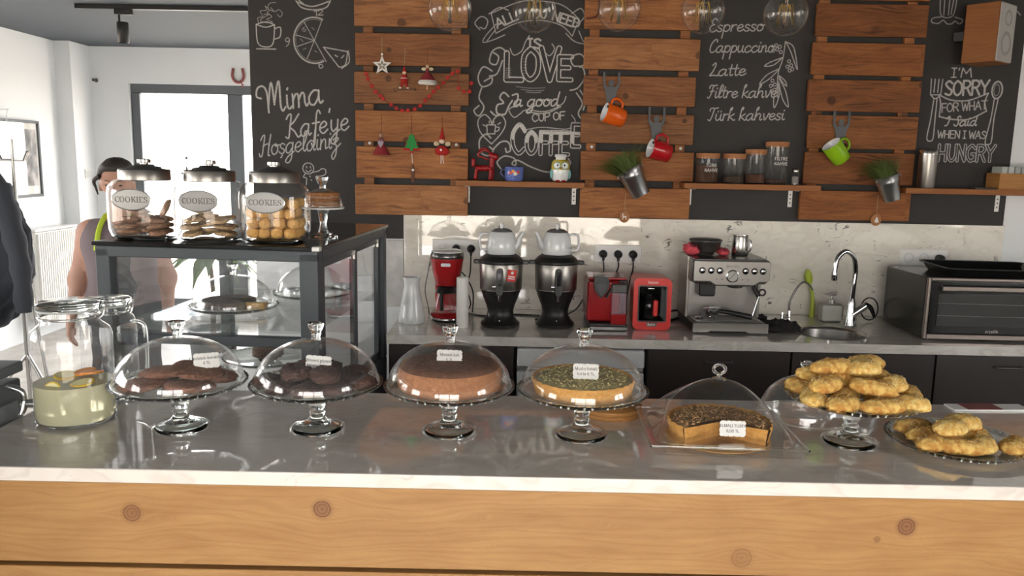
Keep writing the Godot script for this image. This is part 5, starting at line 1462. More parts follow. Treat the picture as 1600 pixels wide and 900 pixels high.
func build_appliances() -> void:
	var Y := BACK_Y
	# white ceramic carafe
	single("ceramic_carafe", Geo.new().lathe([Vector2(0, 0), Vector2(0.050, 0), Vector2(0.056, 0.006), Vector2(0.053, 0.03), Vector2(0.040, 0.10), Vector2(0.031, 0.15), Vector2(0.031, 0.165), Vector2(0.037, 0.188), Vector2(0.035, 0.188), Vector2(0.028, 0.165), Vector2(0.028, 0.12), Vector2(0.045, 0.02), Vector2(0, 0.01)], 40), M.white_gloss, "glossy white ceramic carafe at the left end of the worktop", "carafe", Vector3(-0.405, Y, 0.36))
	# filter coffee machine
	var d := thing("filter_coffee_machine", "red filter coffee machine with a glass jug", "coffee machine", Vector3(-0.268, Y, 0.29))
	var red: Material = M.red_gloss
	part("base", Geo.new().lathe([Vector2(0, 0.016), Vector2(0.066, 0.016), Vector2(0.068, 0.028), Vector2(0.060, 0.036), Vector2(0, 0.037)], 32, Vector3.ZERO, 0, TAU, 0, 0, 1.0, 1.15), red, d)
	part("foot", Geo.new().lathe([Vector2(0, 0), Vector2(0.060, 0), Vector2(0.064, 0.010), Vector2(0, 0.010)], 32, Vector3.ZERO, 0, TAU, 0, 0, 1.0, 1.15), M.black_plastic, d)
	part("chrome_band", Geo.new().lathe([Vector2(0.066, 0.009), Vector2(0.0685, 0.011), Vector2(0.0685, 0.016), Vector2(0.066, 0.018)], 32, Vector3.ZERO, 0, TAU, 0, 0, 1.0, 1.15), M.chrome, d)
	part("column", Geo.new().box(Vector3(0.105, 0.19, 0.05), Vector3(0, 0.12, -0.05), 0.012), red, d)
	part("filter_housing", Geo.new().lathe([Vector2(0, 0.148), Vector2(0.045, 0.148), Vector2(0.048, 0.155), Vector2(0.060, 0.205), Vector2(0.067, 0.255), Vector2(0.067, 0.262), Vector2(0, 0.262)], 36, Vector3.ZERO, 0, TAU, 0, 0, 1.0, 1.1), red, d)
	part("upper_band", Geo.new().lathe([Vector2(0.0675, 0.260), Vector2(0.069, 0.264), Vector2(0.069, 0.272), Vector2(0.064, 0.284), Vector2(0, 0.285)], 36, Vector3.ZERO, 0, TAU, 0, 0, 1.0, 1.1), M.dark_steel, d)
	part("lid", Geo.new().lathe([Vector2(0.064, 0.283), Vector2(0.064, 0.288), Vector2(0.054, 0.292), Vector2(0, 0.294)], 36, Vector3.ZERO, 0, TAU, 0, 0, 1.0, 1.1), M.white_gloss, d)
	part("badge", Geo.new().prism(rounded(0.038, 0.013, 0.004), 0.0, 0.003), M.white_gloss, d, Vector3(0, 0.238, 0.0715), Vector3(0.12, 0, 0))
	var jug := part("jug", Geo.new().lathe([Vector2(0, 0.039), Vector2(0.048, 0.039), Vector2(0.052, 0.046), Vector2(0.050, 0.06), Vector2(0.040, 0.10), Vector2(0.034, 0.122)], 32, Vector3(0, 0, 0.022)), M.glass, d)
	part("jug_lid", Geo.new().lathe([Vector2(0.042, 0.118), Vector2(0.045, 0.121), Vector2(0.036, 0.138), Vector2(0.026, 0.147), Vector2(0, 0.147)], 28, Vector3(0, 0, 0.022)), M.black_plastic, jug)
	part("jug_handle", Geo.new().tube(curve([Vector3(-0.014, 0.128, 0.058), Vector3(-0.015, 0.122, 0.084), Vector3(-0.015, 0.09, 0.088), Vector3(-0.014, 0.055, 0.080)], 4), 0.0075, 8), M.black_plastic, jug)
	single("paper_roll", Geo.new().lathe([Vector2(0.0, 0.0), Vector2(0.0235, 0.0), Vector2(0.024, 0.003), Vector2(0.024, 0.197), Vector2(0.0225, 0.2), Vector2(0.015, 0.199), Vector2(0.014, 0.19), Vector2(0, 0.189)], 28), M.white_matte, "upright white paper cup sleeve beside the red filter machine", "roll", Vector3(-0.195, Y, 0.43))
	tea_maker(Vector3(-0.045, Y, 0.385), false, true, "electric tea maker with a red sticker on its steel tank")
	tea_maker(Vector3(0.176, Y, 0.365), true, false, "electric tea maker without sticker beside the red capsule machine")
	# capsule machine
	var n := thing("capsule_machine", "dark red capsule coffee machine with a clear milk container", "coffee machine", Vector3(0.383, Y, 0.33))
	part("body", Geo.new().box(Vector3(0.13, 0.165, 0.2), Vector3(-0.018, 0.112, -0.01), 0.010), M.red_gloss, n)
	part("rear_body", Geo.new().box(Vector3(0.04, 0.19, 0.16), Vector3(0.062, 0.10, -0.03), 0.006), M.black_plastic, n)
	part("base", Geo.new().box(Vector3(0.155, 0.028, 0.22), Vector3(0, 0.014, 0), 0.004), M.black_plastic, n)
	part("drip_tray", Geo.new().box(Vector3(0.150, 0.016, 0.03), Vector3(0, 0.010, 0.112), 0.003), M.dark_steel, n)
	part("top_plate", Geo.new().box(Vector3(0.15, 0.010, 0.17), Vector3(-0.002, 0.200, -0.02), 0.004), M.red_gloss, n)
	part("capsule_lever", Geo.new().box(Vector3(0.048, 0.014, 0.09), Vector3(-0.03, 0.211, 0.04), 0.004), M.steel, n)
	part("brew_head", Geo.new().prism(curve([Vector2(-0.056, 0.21), Vector2(-0.058, 0.165), Vector2(-0.044, 0.142), Vector2(-0.031, 0.130), Vector2(-0.018, 0.142), Vector2(-0.004, 0.165), Vector2(-0.006, 0.21)], 4, true), 0.085, 0.115, true), M.black_plastic, n)
	part("spout_cover", Geo.new().prism(curve([Vector2(-0.046, 0.188), Vector2(-0.050, 0.170), Vector2(-0.040, 0.150), Vector2(-0.031, 0.138), Vector2(-0.022, 0.150), Vector2(-0.012, 0.170), Vector2(-0.016, 0.188)], 4, true), 0.115, 0.122, true), mat(Color("4b4a4a"), 0.5), n)
	var mk := part("milk_container", Geo.new().box(Vector3(0.058, 0.088, 0.06), Vector3(0.040, 0.108, 0.085), 0.005), pane(Color("b9a2ac"), 0.45), n)
	part("container_lid", Geo.new().box(Vector3(0.062, 0.036, 0.064), Vector3(0.040, 0.168, 0.085), 0.005), mat(Color("4f4d4d"), 0.45), mk)
	part("container_foot", Geo.new().box(Vector3(0.061, 0.044, 0.064), Vector3(0.040, 0.046, 0.086), 0.004), M.red_gloss, mk)
	part("milk_spout", Geo.new().tube([Vector3(0.010, 0.165, 0.10), Vector3(-0.012, 0.130, 0.105)], 0.005, 8), M.black_plastic, mk)
	# Turkish coffee machine
	var k := thing("turkish_coffee_machine", "bright red Turkish coffee machine with a black recess and red pot handle", "coffee machine", Vector3(0.560, Y, 0.345), deg_to_rad(-2))
	var body := Geo.new()
	var outer := rounded(0.150, 0.208, 0.022)
	var inner := rounded(0.108, 0.140, 0.006)
	for q in inner.size():
		inner[q] += Vector2(0.0, 0.002)
	# front ring between the two outlines, then the sides
	var m := outer.size()
	for q in m:
		var r := (q + 1) % m
		var zf := 0.082
		body.flat(Vector3(outer[q].x, outer[q].y, zf), Vector3(outer[r].x, outer[r].y, zf), Vector3(inner[r].x, inner[r].y, zf), Vector3(inner[q].x, inner[q].y, zf), Vector3(0, 0, 1))
		var nq := Vector3(outer[q].x, outer[q].y, 0).normalized()
		var nr := Vector3(outer[r].x, outer[r].y, 0).normalized()
		body.quad(Vector3(outer[q].x, outer[q].y, zf), Vector3(outer[r].x, outer[r].y, zf), Vector3(outer[r].x * 0.92, outer[r].y * 0.96, -0.095), Vector3(outer[q].x * 0.92, outer[q].y * 0.96, -0.095), nq, nr, nr, nq)
		body.tri(Vector3(outer[q].x * 0.92, outer[q].y * 0.96, -0.095), Vector3(outer[r].x * 0.92, outer[r].y * 0.96, -0.095), Vector3(0, 0, -0.095), Vector3(0, 0, -1), Vector3(0, 0, -1), Vector3(0, 0, -1))
	part("shell", body, M.red_plastic, k, Vector3(0, 0.106, 0))
	var rec := Geo.new()
	for q in m:
		var r := (q + 1) % m
		var nq := -Vector3(inner[q].x, inner[q].y, 0).normalized()
		rec.quad(Vector3(inner[q].x, inner[q].y, 0.082), Vector3(inner[r].x, inner[r].y, 0.082), Vector3(inner[r].x, inner[r].y, 0.0), Vector3(inner[q].x, inner[q].y, 0.0), nq, nq, nq, nq)
		rec.tri(Vector3(inner[q].x, inner[q].y, 0.0), Vector3(inner[r].x, inner[r].y, 0.0), Vector3.ZERO, Vector3(0, 0, 1), Vector3(0, 0, 1), Vector3(0, 0, 1))
	part("recess", rec, M.black_gloss, k, Vector3(0, 0.106, 0))
	part("trim_frame", Geo.new().tube(range(m).map(func(q: int) -> Vector3: return Vector3(inner[q].x * 1.01, inner[q].y * 1.01 + 0.106, 0.083)), 0.003, 6, true), M.dark_steel, k)
	var jz := part("coffee_pot", Geo.new().lathe([Vector2(0, 0.042), Vector2(0.034, 0.042), Vector2(0.037, 0.05), Vector2(0.033, 0.10), Vector2(0.030, 0.125), Vector2(0.034, 0.135)], 28, Vector3(-0.006, 0, 0.038)), M.black_gloss, k)
	part("pot_handle", Geo.new().box(Vector3(0.019, 0.066, 0.016), Vector3(0.014, 0.090, 0.076), 0.005), M.red_plastic, jz)
	part("top_lamp", Geo.new().box(Vector3(0.03, 0.012, 0.03), Vector3(-0.004, 0.165, 0.05), 0.004), M.chrome, k)
	lettering("kaave", 0.011, M.white_matte, k, Vector3(0.0, 0.194, 0.0825))
	var bdg := part("badge", Geo.new().prism([Vector2(-0.024, 0.008), Vector2(0.024, 0.008), Vector2(0.016, -0.007), Vector2(-0.016, -0.007)], 0.082, 0.086), M.dark_steel, k, Vector3(0, 0.024, 0))
	lettering("Fakir", 0.009, M.white_matte, bdg, Vector3(0, 0.001, 0.0865), Vector3.ZERO, false, true)
	for x in [-0.05, 0.05]:
		part("foot", Geo.new().lathe([Vector2(0, 0), Vector2(0.008, 0), Vector2(0.008, 0.006), Vector2(0, 0.006)], 12, Vector3(x, 0, 0.05)), M.black_plastic, k)
		part("foot", Geo.new().lathe([Vector2(0, 0), Vector2(0.008, 0), Vector2(0.008, 0.006), Vector2(0, 0.006)], 12, Vector3(x, 0, -0.06)), M.black_plastic, k)
	espresso_machine(Vector3(0.862, Y, 0.30))
	oven(Vector3(1.60, Y, 0.52))
	# cables
	cable("power_cable", [Vector3(0.400, 1.122, 0.05), Vector3(0.402, 1.09, 0.06), Vector3(0.396, 1.05, 0.08), Vector3(0.392, 0.98, 0.10), Vector3(0.39, 0.905, 0.13)], "black cable hanging from the first plug behind the capsule machine")
	cable("power_cable", [Vector3(0.466, 1.122, 0.05), Vector3(0.466, 1.10, 0.06), Vector3(0.452, 1.06, 0.08), Vector3(0.455, 0.99, 0.10), Vector3(0.46, 0.90, 0.12)], "black cable hanging from the middle plug behind the capsule machine")
	cable("power_cable", [Vector3(0.532, 1.122, 0.05), Vector3(0.530, 1.09, 0.06), Vector3(0.512, 1.03, 0.09), Vector3(0.50, 0.96, 0.11), Vector3(0.50, 0.90, 0.13)], "black cable hanging from the last plug beside the Turkish coffee machine")
	cable("power_cable", [Vector3(-0.25, 1.135, 0.05), Vector3(-0.235, 1.08, 0.06), Vector3(-0.20, 1.04, 0.08), Vector3(-0.17, 0.98, 0.10), Vector3(-0.17, 0.90, 0.14)], "black cable running down behind the white paper roll")
	cable("power_cable", [Vector3(-0.184, 1.135, 0.05), Vector3(-0.186, 1.06, 0.06), Vector3(-0.20, 1.0, 0.07), Vector3(-0.18, 0.93, 0.09), Vector3(-0.19, 0.90, 0.14), Vector3(-0.12, 0.8985, 0.2), Vector3(0.0, 0.8985, 0.16), Vector3(0.12, 0.8985, 0.18)], "long black cable trailing behind the tea makers")
	cable("power_cable", [Vector3(-0.34, 1.17, 0.20), Vector3(-0.355, 1.09, 0.19), Vector3(-0.372, 1.0, 0.17), Vector3(-0.36, 0.93, 0.16), Vector3(-0.35, 0.8985, 0.2)], "thin black cable behind the white ceramic carafe", 0.0018)
	cable("power_cable", [Vector3(0.10, 0.8985, 0.26), Vector3(0.2, 0.8985, 0.2), Vector3(0.27, 0.93, 0.2), Vector3(0.31, 0.985, 0.2), Vector3(0.34, 0.99, 0.19)], "black cable rising between the tea maker and the capsule machine")
	cable("power_cable", [Vector3(0.64, 0.94, 0.22), Vector3(0.68, 0.935, 0.2), Vector3(0.74, 0.93, 0.14)], "black cable running behind the espresso machine", 0.005)
	cable("power_cable", [Vector3(0.63, 0.90, 0.25), Vector3(0.67, 0.90, 0.23), Vector3(0.73, 0.90, 0.16)], "black cable lying on the worktop behind the espresso machine", 0.005)
	var ext := thing("extension_plug", "white and blue cable connector beside the espresso machine", "connector", Vector3(0.648, 0.93, 0.22))
	part("block", Geo.new().box(Vector3(0.022, 0.03, 0.02), Vector3.ZERO, 0.003), M.white_plastic, ext)
	part("blue_tab", Geo.new().box(Vector3(0.03, 0.008, 0.016), Vector3(0.008, 0.019, 0), 0.002), mat(Color("2b4a8a"), 0.5), ext)

func espresso_machine(at: Vector3) -> void:
	var e := thing("espresso_machine", "brushed steel espresso machine with a row of knobs and a pressure gauge", "espresso machine", at)
	var S: Material = M.steel_brushed
	part("tray_housing", Geo.new().box(Vector3(0.295, 0.034, 0.30), Vector3(0, 0.023, 0.015), 0.004), M.black_plastic, e)
	part("tray_front", Geo.new().prism([Vector2(-0.148, 0.006), Vector2(-0.09, 0.006), Vector2(-0.08, 0.012), Vector2(0.06, 0.012), Vector2(0.07, 0.006), Vector2(0.148, 0.006), Vector2(0.148, 0.042), Vector2(-0.148, 0.042)], 0.160, 0.168), S, e)
	for x in [-0.12, 0.12]:
		part("foot", Geo.new().lathe([Vector2(0, 0), Vector2(0.012, 0), Vector2(0.012, 0.008), Vector2(0, 0.008)], 14, Vector3(x, 0, 0.14)), M.black_plastic, e)
		part("foot", Geo.new().lathe([Vector2(0, 0), Vector2(0.012, 0), Vector2(0.012, 0.008), Vector2(0, 0.008)], 14, Vector3(x, 0, -0.11)), M.black_plastic, e)
	var grid := part("drip_grid", Geo.new().box(Vector3(0.27, 0.004, 0.15), Vector3(0, 0.0425, 0.085), 0.001), M.dark_steel, e)
	for i in 9:
		part("grid_bar", Geo.new().box(Vector3(0.26, 0.003, 0.006), Vector3(0, 0.0458, 0.022 + i * 0.015), 0.001), M.steel, grid)
	part("back_wall", Geo.new().box(Vector3(0.292, 0.15, 0.14), Vector3(0, 0.115, -0.065), 0.003), S, e)
	part("side_panel", Geo.new().box(Vector3(0.012, 0.25, 0.16), Vector3(-0.146, 0.165, -0.055), 0.003), S, e)
	part("side_panel", Geo.new().box(Vector3(0.012, 0.25, 0.16), Vector3(0.146, 0.165, -0.055), 0.003), S, e)
	part("head", Geo.new().box(Vector3(0.296, 0.092, 0.25), Vector3(0, 0.238, -0.008), 0.008), S, e)
	part("top_lid", Geo.new().box(Vector3(0.29, 0.008, 0.245), Vector3(0, 0.287, -0.008), 0.003), M.dark_steel, e)
	var pf := part("front_panel", Geo.new().prism([Vector2(-0.147, 0.282), Vector2(0.147, 0.282), Vector2(0.151, 0.274), Vector2(0.151, 0.215), Vector2(0.142, 0.205), Vector2(0.112, 0.205), Vector2(0.090, 0.191), Vector2(-0.060, 0.191), Vector2(-0.082, 0.205), Vector2(-0.147, 0.205)], 0.117, 0.130), S, e)
	part("panel_rim", Geo.new().prism([Vector2(-0.150, 0.286), Vector2(0.150, 0.286), Vector2(0.156, 0.276), Vector2(0.156, 0.212), Vector2(0.144, 0.199), Vector2(0.114, 0.199), Vector2(0.092, 0.184), Vector2(-0.062, 0.184), Vector2(-0.084, 0.199), Vector2(-0.150, 0.199)], 0.105, 0.1175), M.black_plastic, e)
	for x in [-0.115, -0.080, -0.046, 0.055, 0.090, 0.124]:
		var kb := part("button_ring", Geo.new().at(Vector3(x, 0.246, 0.130), 0, PI / 2).lathe([Vector2(0.0, 0.004), Vector2(0.0105, 0.004), Vector2(0.013, 0.002), Vector2(0.013, 0.0)], 22), M.black_plastic, pf)
		part("button", Geo.new().at(Vector3(x, 0.246, 0.133), 0, PI / 2).lathe([Vector2(0, 0.006), Vector2(0.008, 0.005), Vector2(0.0095, 0.0)], 20), M.chrome, kb)
	var gg := part("gauge", Geo.new().at(Vector3(0.004, 0.226, 0.130), 0, PI / 2).lathe([Vector2(0, 0.004), Vector2(0.020, 0.004), Vector2(0.022, 0.009), Vector2(0.025, 0.008), Vector2(0.026, 0.0)], 30), M.chrome, pf)
	part("dial", Geo.new().at(Vector3(0.004, 0.226, 0.1345), 0, PI / 2).lathe([Vector2(0, 0.001), Vector2(0.0195, 0.0008), Vector2(0.0198, 0)], 26), mat(Color("b3b0aa"), 0.4), gg)
	part("needle", Geo.new().tube([Vector3(-0.008, 0.214, 0.1365), Vector3(0.014, 0.238, 0.1365)], 0.0009, 5), M.black_plastic, gg)
	for x in [-0.058, -0.036, 0.044, 0.067]:
		part("indicator", Geo.new().lump(ellipsoid(Vector3(x, 0.212, 0.1305), Vector3(0.002, 0.002, 0.001)), 5, 8), M.black_gloss, pf)
	lettering("Breville", 0.011, mat(Color("6f6c69"), 0.5), pf, Vector3(0.004, 0.264, 0.1305))
	part("grinder_outlet", Geo.new().box(Vector3(0.066, 0.055, 0.07), Vector3(-0.078, 0.162, 0.045), 0.006), M.black_plastic, e)
	part("grinder_collar", Geo.new().lathe([Vector2(0.026, 0.182), Vector2(0.028, 0.186), Vector2(0.028, 0.205), Vector2(0, 0.205)], 24, Vector3(-0.062, 0, 0.065)), M.steel, e)
	part("group_head", Geo.new().lathe([Vector2(0, 0.172), Vector2(0.030, 0.172), Vector2(0.033, 0.176), Vector2(0.033, 0.20), Vector2(0, 0.20)], 28, Vector3(0.035, 0, 0.065)), M.steel, e)
	var wand := part("steam_wand", Geo.new().tube(curve([Vector3(0.110, 0.19, 0.07), Vector3(0.112, 0.17, 0.09), Vector3(0.122, 0.15, 0.10), Vector3(0.112, 0.11, 0.105), Vector3(0.098, 0.062, 0.11)], 5), 0.0045, 8), M.chrome, e)
	part("wand_grip", Geo.new().tube([Vector3(0.103, 0.180, 0.085), Vector3(0.124, 0.142, 0.102)], 0.010, 10), M.black_plastic, wand)
	part("wand_ring", Geo.new().tube(circle_points(Vector3(0.136, 0.158, 0.10), 0.012, Vector3(1, 0, 0), Vector3(0, 1, 0), 18), 0.0035, 6, true), M.black_plastic, wand)
	part("hopper", Geo.new().lathe([Vector2(0.034, 0.291), Vector2(0.036, 0.30), Vector2(0.060, 0.322), Vector2(0.064, 0.345), Vector2(0.066, 0.35)], 32, Vector3(-0.070, 0, -0.03)), pane(Color("2a2726"), 0.75), e)
	part("hopper_lid", Geo.new().lathe([Vector2(0.067, 0.348), Vector2(0.067, 0.354), Vector2(0.06, 0.357), Vector2(0, 0.357)], 32, Vector3(-0.070, 0, -0.03)), M.black_plastic, e)
	var pt := thing("steel_pitcher", "steel milk pitcher standing on the espresso machine", "pitcher", at + Vector3(0.070, 0.2915, -0.02))
	part("body", Geo.new().lathe([Vector2(0, 0), Vector2(0.031, 0), Vector2(0.034, 0.004), Vector2(0.033, 0.045), Vector2(0.030, 0.075), Vector2(0.0315, 0.083), Vector2(0.0295, 0.082), Vector2(0.028, 0.07), Vector2(0.031, 0.01), Vector2(0, 0.006)], 28), M.steel, pt)
	part("handle", Geo.new().tube(curve([Vector3(0.022, 0.066, 0.022), Vector3(0.030, 0.062, 0.042), Vector3(0.030, 0.03, 0.044), Vector3(0.023, 0.014, 0.024)], 4), 0.004, 8), M.chrome, pt)
	# portafilter lying on the drip tray
	var pf2 := thing("portafilter", "chrome portafilter with a black handle lying on the drip tray", "portafilter", at + Vector3(-0.055, 0.0475, 0.09))
	part("basket", Geo.new().lathe([Vector2(0, 0.012), Vector2(0.020, 0.012), Vector2(0.027, 0.02), Vector2(0.029, 0.044), Vector2(0.026, 0.044), Vector2(0.024, 0.02), Vector2(0, 0.018)], 24), M.chrome, pf2)
	part("lug", Geo.new().box(Vector3(0.074, 0.006, 0.012), Vector3(0, 0.040, 0), 0.002), M.chrome, pf2)
	part("spout", Geo.new().tube([Vector3(-0.012, 0.006, 0), Vector3(0, 0.014, 0), Vector3(0.012, 0.006, 0)], 0.006, 8), M.chrome, pf2)
	part("handle", Geo.new().tube(curve([Vector3(0.027, 0.030, 0.004), Vector3(0.06, 0.028, 0.012), Vector3(0.11, 0.020, 0.026), Vector3(0.148, 0.014, 0.036)], 4), [0.006, 0.008, 0.009, 0.009, 0.0095, 0.010, 0.010, 0.0105, 0.011, 0.011, 0.012, 0.012, 0.011], 10), M.black_plastic, pf2)
	single("tamper", Geo.new().lathe([Vector2(0, 0), Vector2(0.018, 0), Vector2(0.019, 0.005), Vector2(0.006, 0.009), Vector2(0.008, 0.022), Vector2(0, 0.026)], 20), M.chrome, "small chrome tamper on the drip tray beside the portafilter", "tamper", at + Vector3(-0.108, 0.0475, 0.10))
	# pink cloth under the hopper
	var f := noise(55, 1.2, 3)
	for q in [[-0.125, -0.03, 0.036, 0.044, "pink dishcloth bunched left of the bean hopper"], [0.0, -0.02, 0.024, 0.026, "pink dishcloth bunched right of the bean hopper"]]:
		single("dishcloth", Geo.new().lump(func(v: Vector3) -> Vector3: return Vector3(v.x * q[2], maxf(0.0, 0.5 * q[3] + v.y * q[3] * 0.55), v.z * 0.05) * (1.0 + 0.35 * f.get_noise_3d(v.x * 2.0, v.y * 2.0, v.z * 2.0)), 14, 20), mat(Color("d8525e"), 0.95), q[4], "cloth", at + Vector3(q[0], 0.2915, q[1]))

func oven(at: Vector3) -> void:
	var o := thing("mini_oven", "black countertop oven with a bronze trimmed glass door", "oven", at + Vector3(0.23, 0, -0.19), deg_to_rad(-1.0))
	var w := 0.46
	var bronze := mat(Color("8c8078"), 0.35, 0.8)
	for x in [-0.2, 0.2]:
		for z in [-0.15, 0.15]:
			part("foot", Geo.new().lathe([Vector2(0, 0), Vector2(0.012, 0), Vector2(0.012, 0.008), Vector2(0, 0.008)], 12, Vector3(x, 0, z)), M.black_plastic, o)
	part("body", Geo.new().box(Vector3(w, 0.238, 0.35), Vector3(0, 0.126, -0.005), 0.006), mat(Color("26241f"), 0.22), o)
	var fr := Geo.new()
	for s in [-1, 1]:
		fr.box(Vector3(0.012, 0.24, 0.02), Vector3(s * (w * 0.5 - 0.006), 0.127, 0.178), 0.004)
		fr.box(Vector3(w - 0.024, 0.012 if s > 0 else 0.02, 0.02), Vector3(0, 0.127 + s * (0.114 if s > 0 else 0.110), 0.178), 0.003)
	part("front_frame", fr, bronze, o)
	var door := part("door", Geo.new().box(Vector3(w - 0.026, 0.20, 0.012), Vector3(0, 0.129, 0.178), 0.002), M.black_gloss, o)
	part("window", Geo.new().box(Vector3(w - 0.075, 0.125, 0.002), Vector3(0.006, 0.122, 0.1848)), mat(Color("2a2a28"), 0.08), door)
	for y in [0.10, 0.148]:
		part("rack", Geo.new().tube([Vector3(-0.185, y, 0.186), Vector3(0.20, y - 0.002, 0.186)], 0.0008, 5), M.steel_brushed, door)
	var hd := part("handle", Geo.new().box(Vector3(w - 0.085, 0.018, 0.012), Vector3(0.004, 0.208, 0.203), 0.003), bronze, door)
	for s in [-1, 1]:
		part("handle_post", Geo.new().box(Vector3(0.008, 0.018, 0.02), Vector3(s * (w * 0.5 - 0.048) + 0.004, 0.208, 0.192), 0.001), M.chrome, hd)
	lettering("arçelik", 0.011, M.steel, door, Vector3(0.03, 0.040, 0.1845), Vector3.ZERO, false, true)
	# black baking pan on top
	var pan := thing("baking_pan", "black rectangular baking pan lying on the oven", "pan", at + Vector3(0.30, 0.2455, -0.16), deg_to_rad(-4))
	var g := Geo.new()
	var po := rounded(0.40, 0.28, 0.03)
	var pi := rounded(0.36, 0.24, 0.025)
	for q in po.size():
		var r := (q + 1) % po.size()
		var a := Vector3(pi[q].x, 0, pi[q].y)
		var b := Vector3(pi[r].x, 0, pi[r].y)
		var c := Vector3(po[r].x, 0.034, po[r].y)
		var d := Vector3(po[q].x, 0.034, po[q].y)
		var nn := (b - a).cross(d - a).normalized()
		if nn.dot(a) < 0:
			nn = -nn
		g.quad(a, b, c, d, nn, nn, nn, nn)
		g.quad(d, c, c * Vector3(1.04, 1, 1.05), d * Vector3(1.04, 1, 1.05), Vector3.UP, Vector3.UP, Vector3.UP, Vector3.UP)
		g.tri(a, b, Vector3.ZERO, Vector3.UP, Vector3.UP, Vector3.UP)
	part("tray", g, M.black_gloss, pan)
	part("rim", Geo.new().tube(range(po.size()).map(func(q: int) -> Vector3: return Vector3(po[q].x * 1.04, 0.034, po[q].y * 1.05)), 0.003, 6, true), M.black_plastic, pan)

# ---------------------------------------------------------------- sink corner

func build_sink_corner() -> void:
	var Y := BACK_Y
	var sk := thing("sink", "oval stainless steel sink bowl set into the worktop", "sink", Vector3(1.285, Y, 0.405))
	part("bowl", Geo.new().lathe([Vector2(0.1385, 0.0015), Vector2(0.132, 0.0005), Vector2(0.126, -0.01), Vector2(0.118, -0.11), Vector2(0.09, -0.14), Vector2(0.0, -0.145)], 48, Vector3.ZERO, 0, TAU, 0, 0, 1.0, 0.96), M.steel, sk)
	part("drain", Geo.new().lathe([Vector2(0, -0.141), Vector2(0.02, -0.141), Vector2(0.024, -0.143)], 20), M.chrome, sk)
	var f := thing("faucet", "tall chrome gooseneck faucet behind the sink", "faucet", Vector3(1.432, Y, 0.225))
	part("base", Geo.new().lathe([Vector2(0, 0), Vector2(0.024, 0), Vector2(0.024, 0.004), Vector2(0.020, 0.02), Vector2(0.016, 0.09), Vector2(0.0105, 0.115), Vector2(0, 0.115)], 24), M.chrome, f)
	part("neck", Geo.new().tube(curve([Vector3(0, 0.10, 0), Vector3(0.002, 0.17, 0), Vector3(0.004, 0.235, 0), Vector3(-0.010, 0.288, 0.005), Vector3(-0.045, 0.312, 0.01), Vector3(-0.078, 0.288, 0.015), Vector3(-0.088, 0.245, 0.018), Vector3(-0.090, 0.205, 0.02)], 6), 0.0105, 12), M.chrome, f)
	part("nozzle", Geo.new().lathe([Vector2(0.012, 0.222), Vector2(0.0125, 0.218), Vector2(0.0125, 0.192), Vector2(0.010, 0.19), Vector2(0, 0.19)], 18, Vector3(-0.090, 0, 0.02)), M.chrome, f)
	part("lever", Geo.new().tube([Vector3(0.006, 0.045, 0.006), Vector3(0.035, 0.070, 0.012), Vector3(0.055, 0.086, 0.014)], [0.015, 0.0165, 0.015], 12), M.chrome, f)
	part("lever_handle", Geo.new().tube(curve([Vector3(0.050, 0.090, 0.014), Vector3(0.072, 0.080, 0.016), Vector3(0.086, 0.055, 0.018), Vector3(0.092, 0.035, 0.018)], 4), [0.012, 0.012, 0.011, 0.0105, 0.010, 0.0095, 0.009, 0.0085, 0.008, 0.007, 0.006, 0.005, 0.004], 10), M.black_gloss, f)
	single("cable_loop", Geo.new().tube(circle_points(Vector3.ZERO, 0.042, Vector3(1, 0, 0), Vector3(0, 1, 0), 28, 0.048), 0.003, 6, true), M.cord, "black loop of cable behind the faucet lever", "cable", Vector3(1.548, 0.95, 0.14), Vector3(-0.1, 0.2, 0))
	var ft := thing("filter_tap", "slim chrome drinking water tap left of the sink", "tap", Vector3(1.164, Y, 0.25))
	part("stem", Geo.new().lathe([Vector2(0, 0), Vector2(0.012, 0), Vector2(0.008, 0.01), Vector2(0.0075, 0.045), Vector2(0.005, 0.06)], 16), M.chrome, ft)
	part("spout", Geo.new().tube(curve([Vector3(0, 0.05, 0), Vector3(-0.002, 0.092, 0), Vector3(0.016, 0.14, 0), Vector3(0.036, 0.172, 0), Vector3(0.054, 0.182, 0), Vector3(0.074, 0.172, 0), Vector3(0.090, 0.150, 0)], 5), 0.0042, 10), M.dark_steel, ft)
	part("cross_handle", Geo.new().tube([Vector3(-0.038, 0.040, 0.012), Vector3(-0.018, 0.035, 0.008), Vector3(0.0, 0.032, 0)], [0.005, 0.006, 0.008], 10), M.chrome, ft)
	part("handle_bar", Geo.new().tube([Vector3(-0.032, 0.054, 0.010), Vector3(-0.034, 0.024, 0.014)], 0.004, 8), M.chrome, ft)
	var br := thing("dish_brush", "yellow-green tulip shaped dish brush leaning on the backsplash", "brush", Vector3(1.318, Y, 0.06))
	var grn := mat(Color("b4c43a"), 0.4)
	grn.backlight_enabled = true
	grn.backlight = Color("6a7420")
	part("handle", Geo.new().tube(curve([Vector3(0.006, 0.002, 0.02), Vector3(0.008, 0.06, 0.014), Vector3(0.004, 0.11, 0.008), Vector3(-0.010, 0.155, 0.004)], 4), [0.011, 0.011, 0.011, 0.010, 0.010, 0.009, 0.008, 0.0075, 0.007, 0.0065, 0.006, 0.0055, 0.005], 10), grn, br)
	for q in 5:
		var a := TAU * q / 5.0
		part("petal", Geo.new().lump(func(v: Vector3) -> Vector3: return Vector3(-0.016 + cos(a) * 0.009 + v.x * 0.010, 0.180 + v.y * 0.032, 0.006 + sin(a) * 0.007 + v.z * 0.009) + Vector3(-v.y * 0.004 - cos(a) * maxf(v.y, 0.0) * 0.006, 0, 0), 8, 10), grn, br)
	var sp := thing("soap_dispenser", "frosted glass soap dispenser with a steel pump", "dispenser", Vector3(1.371, Y, 0.165))
	var frost := mat(Color("a8a79c"), 0.5)
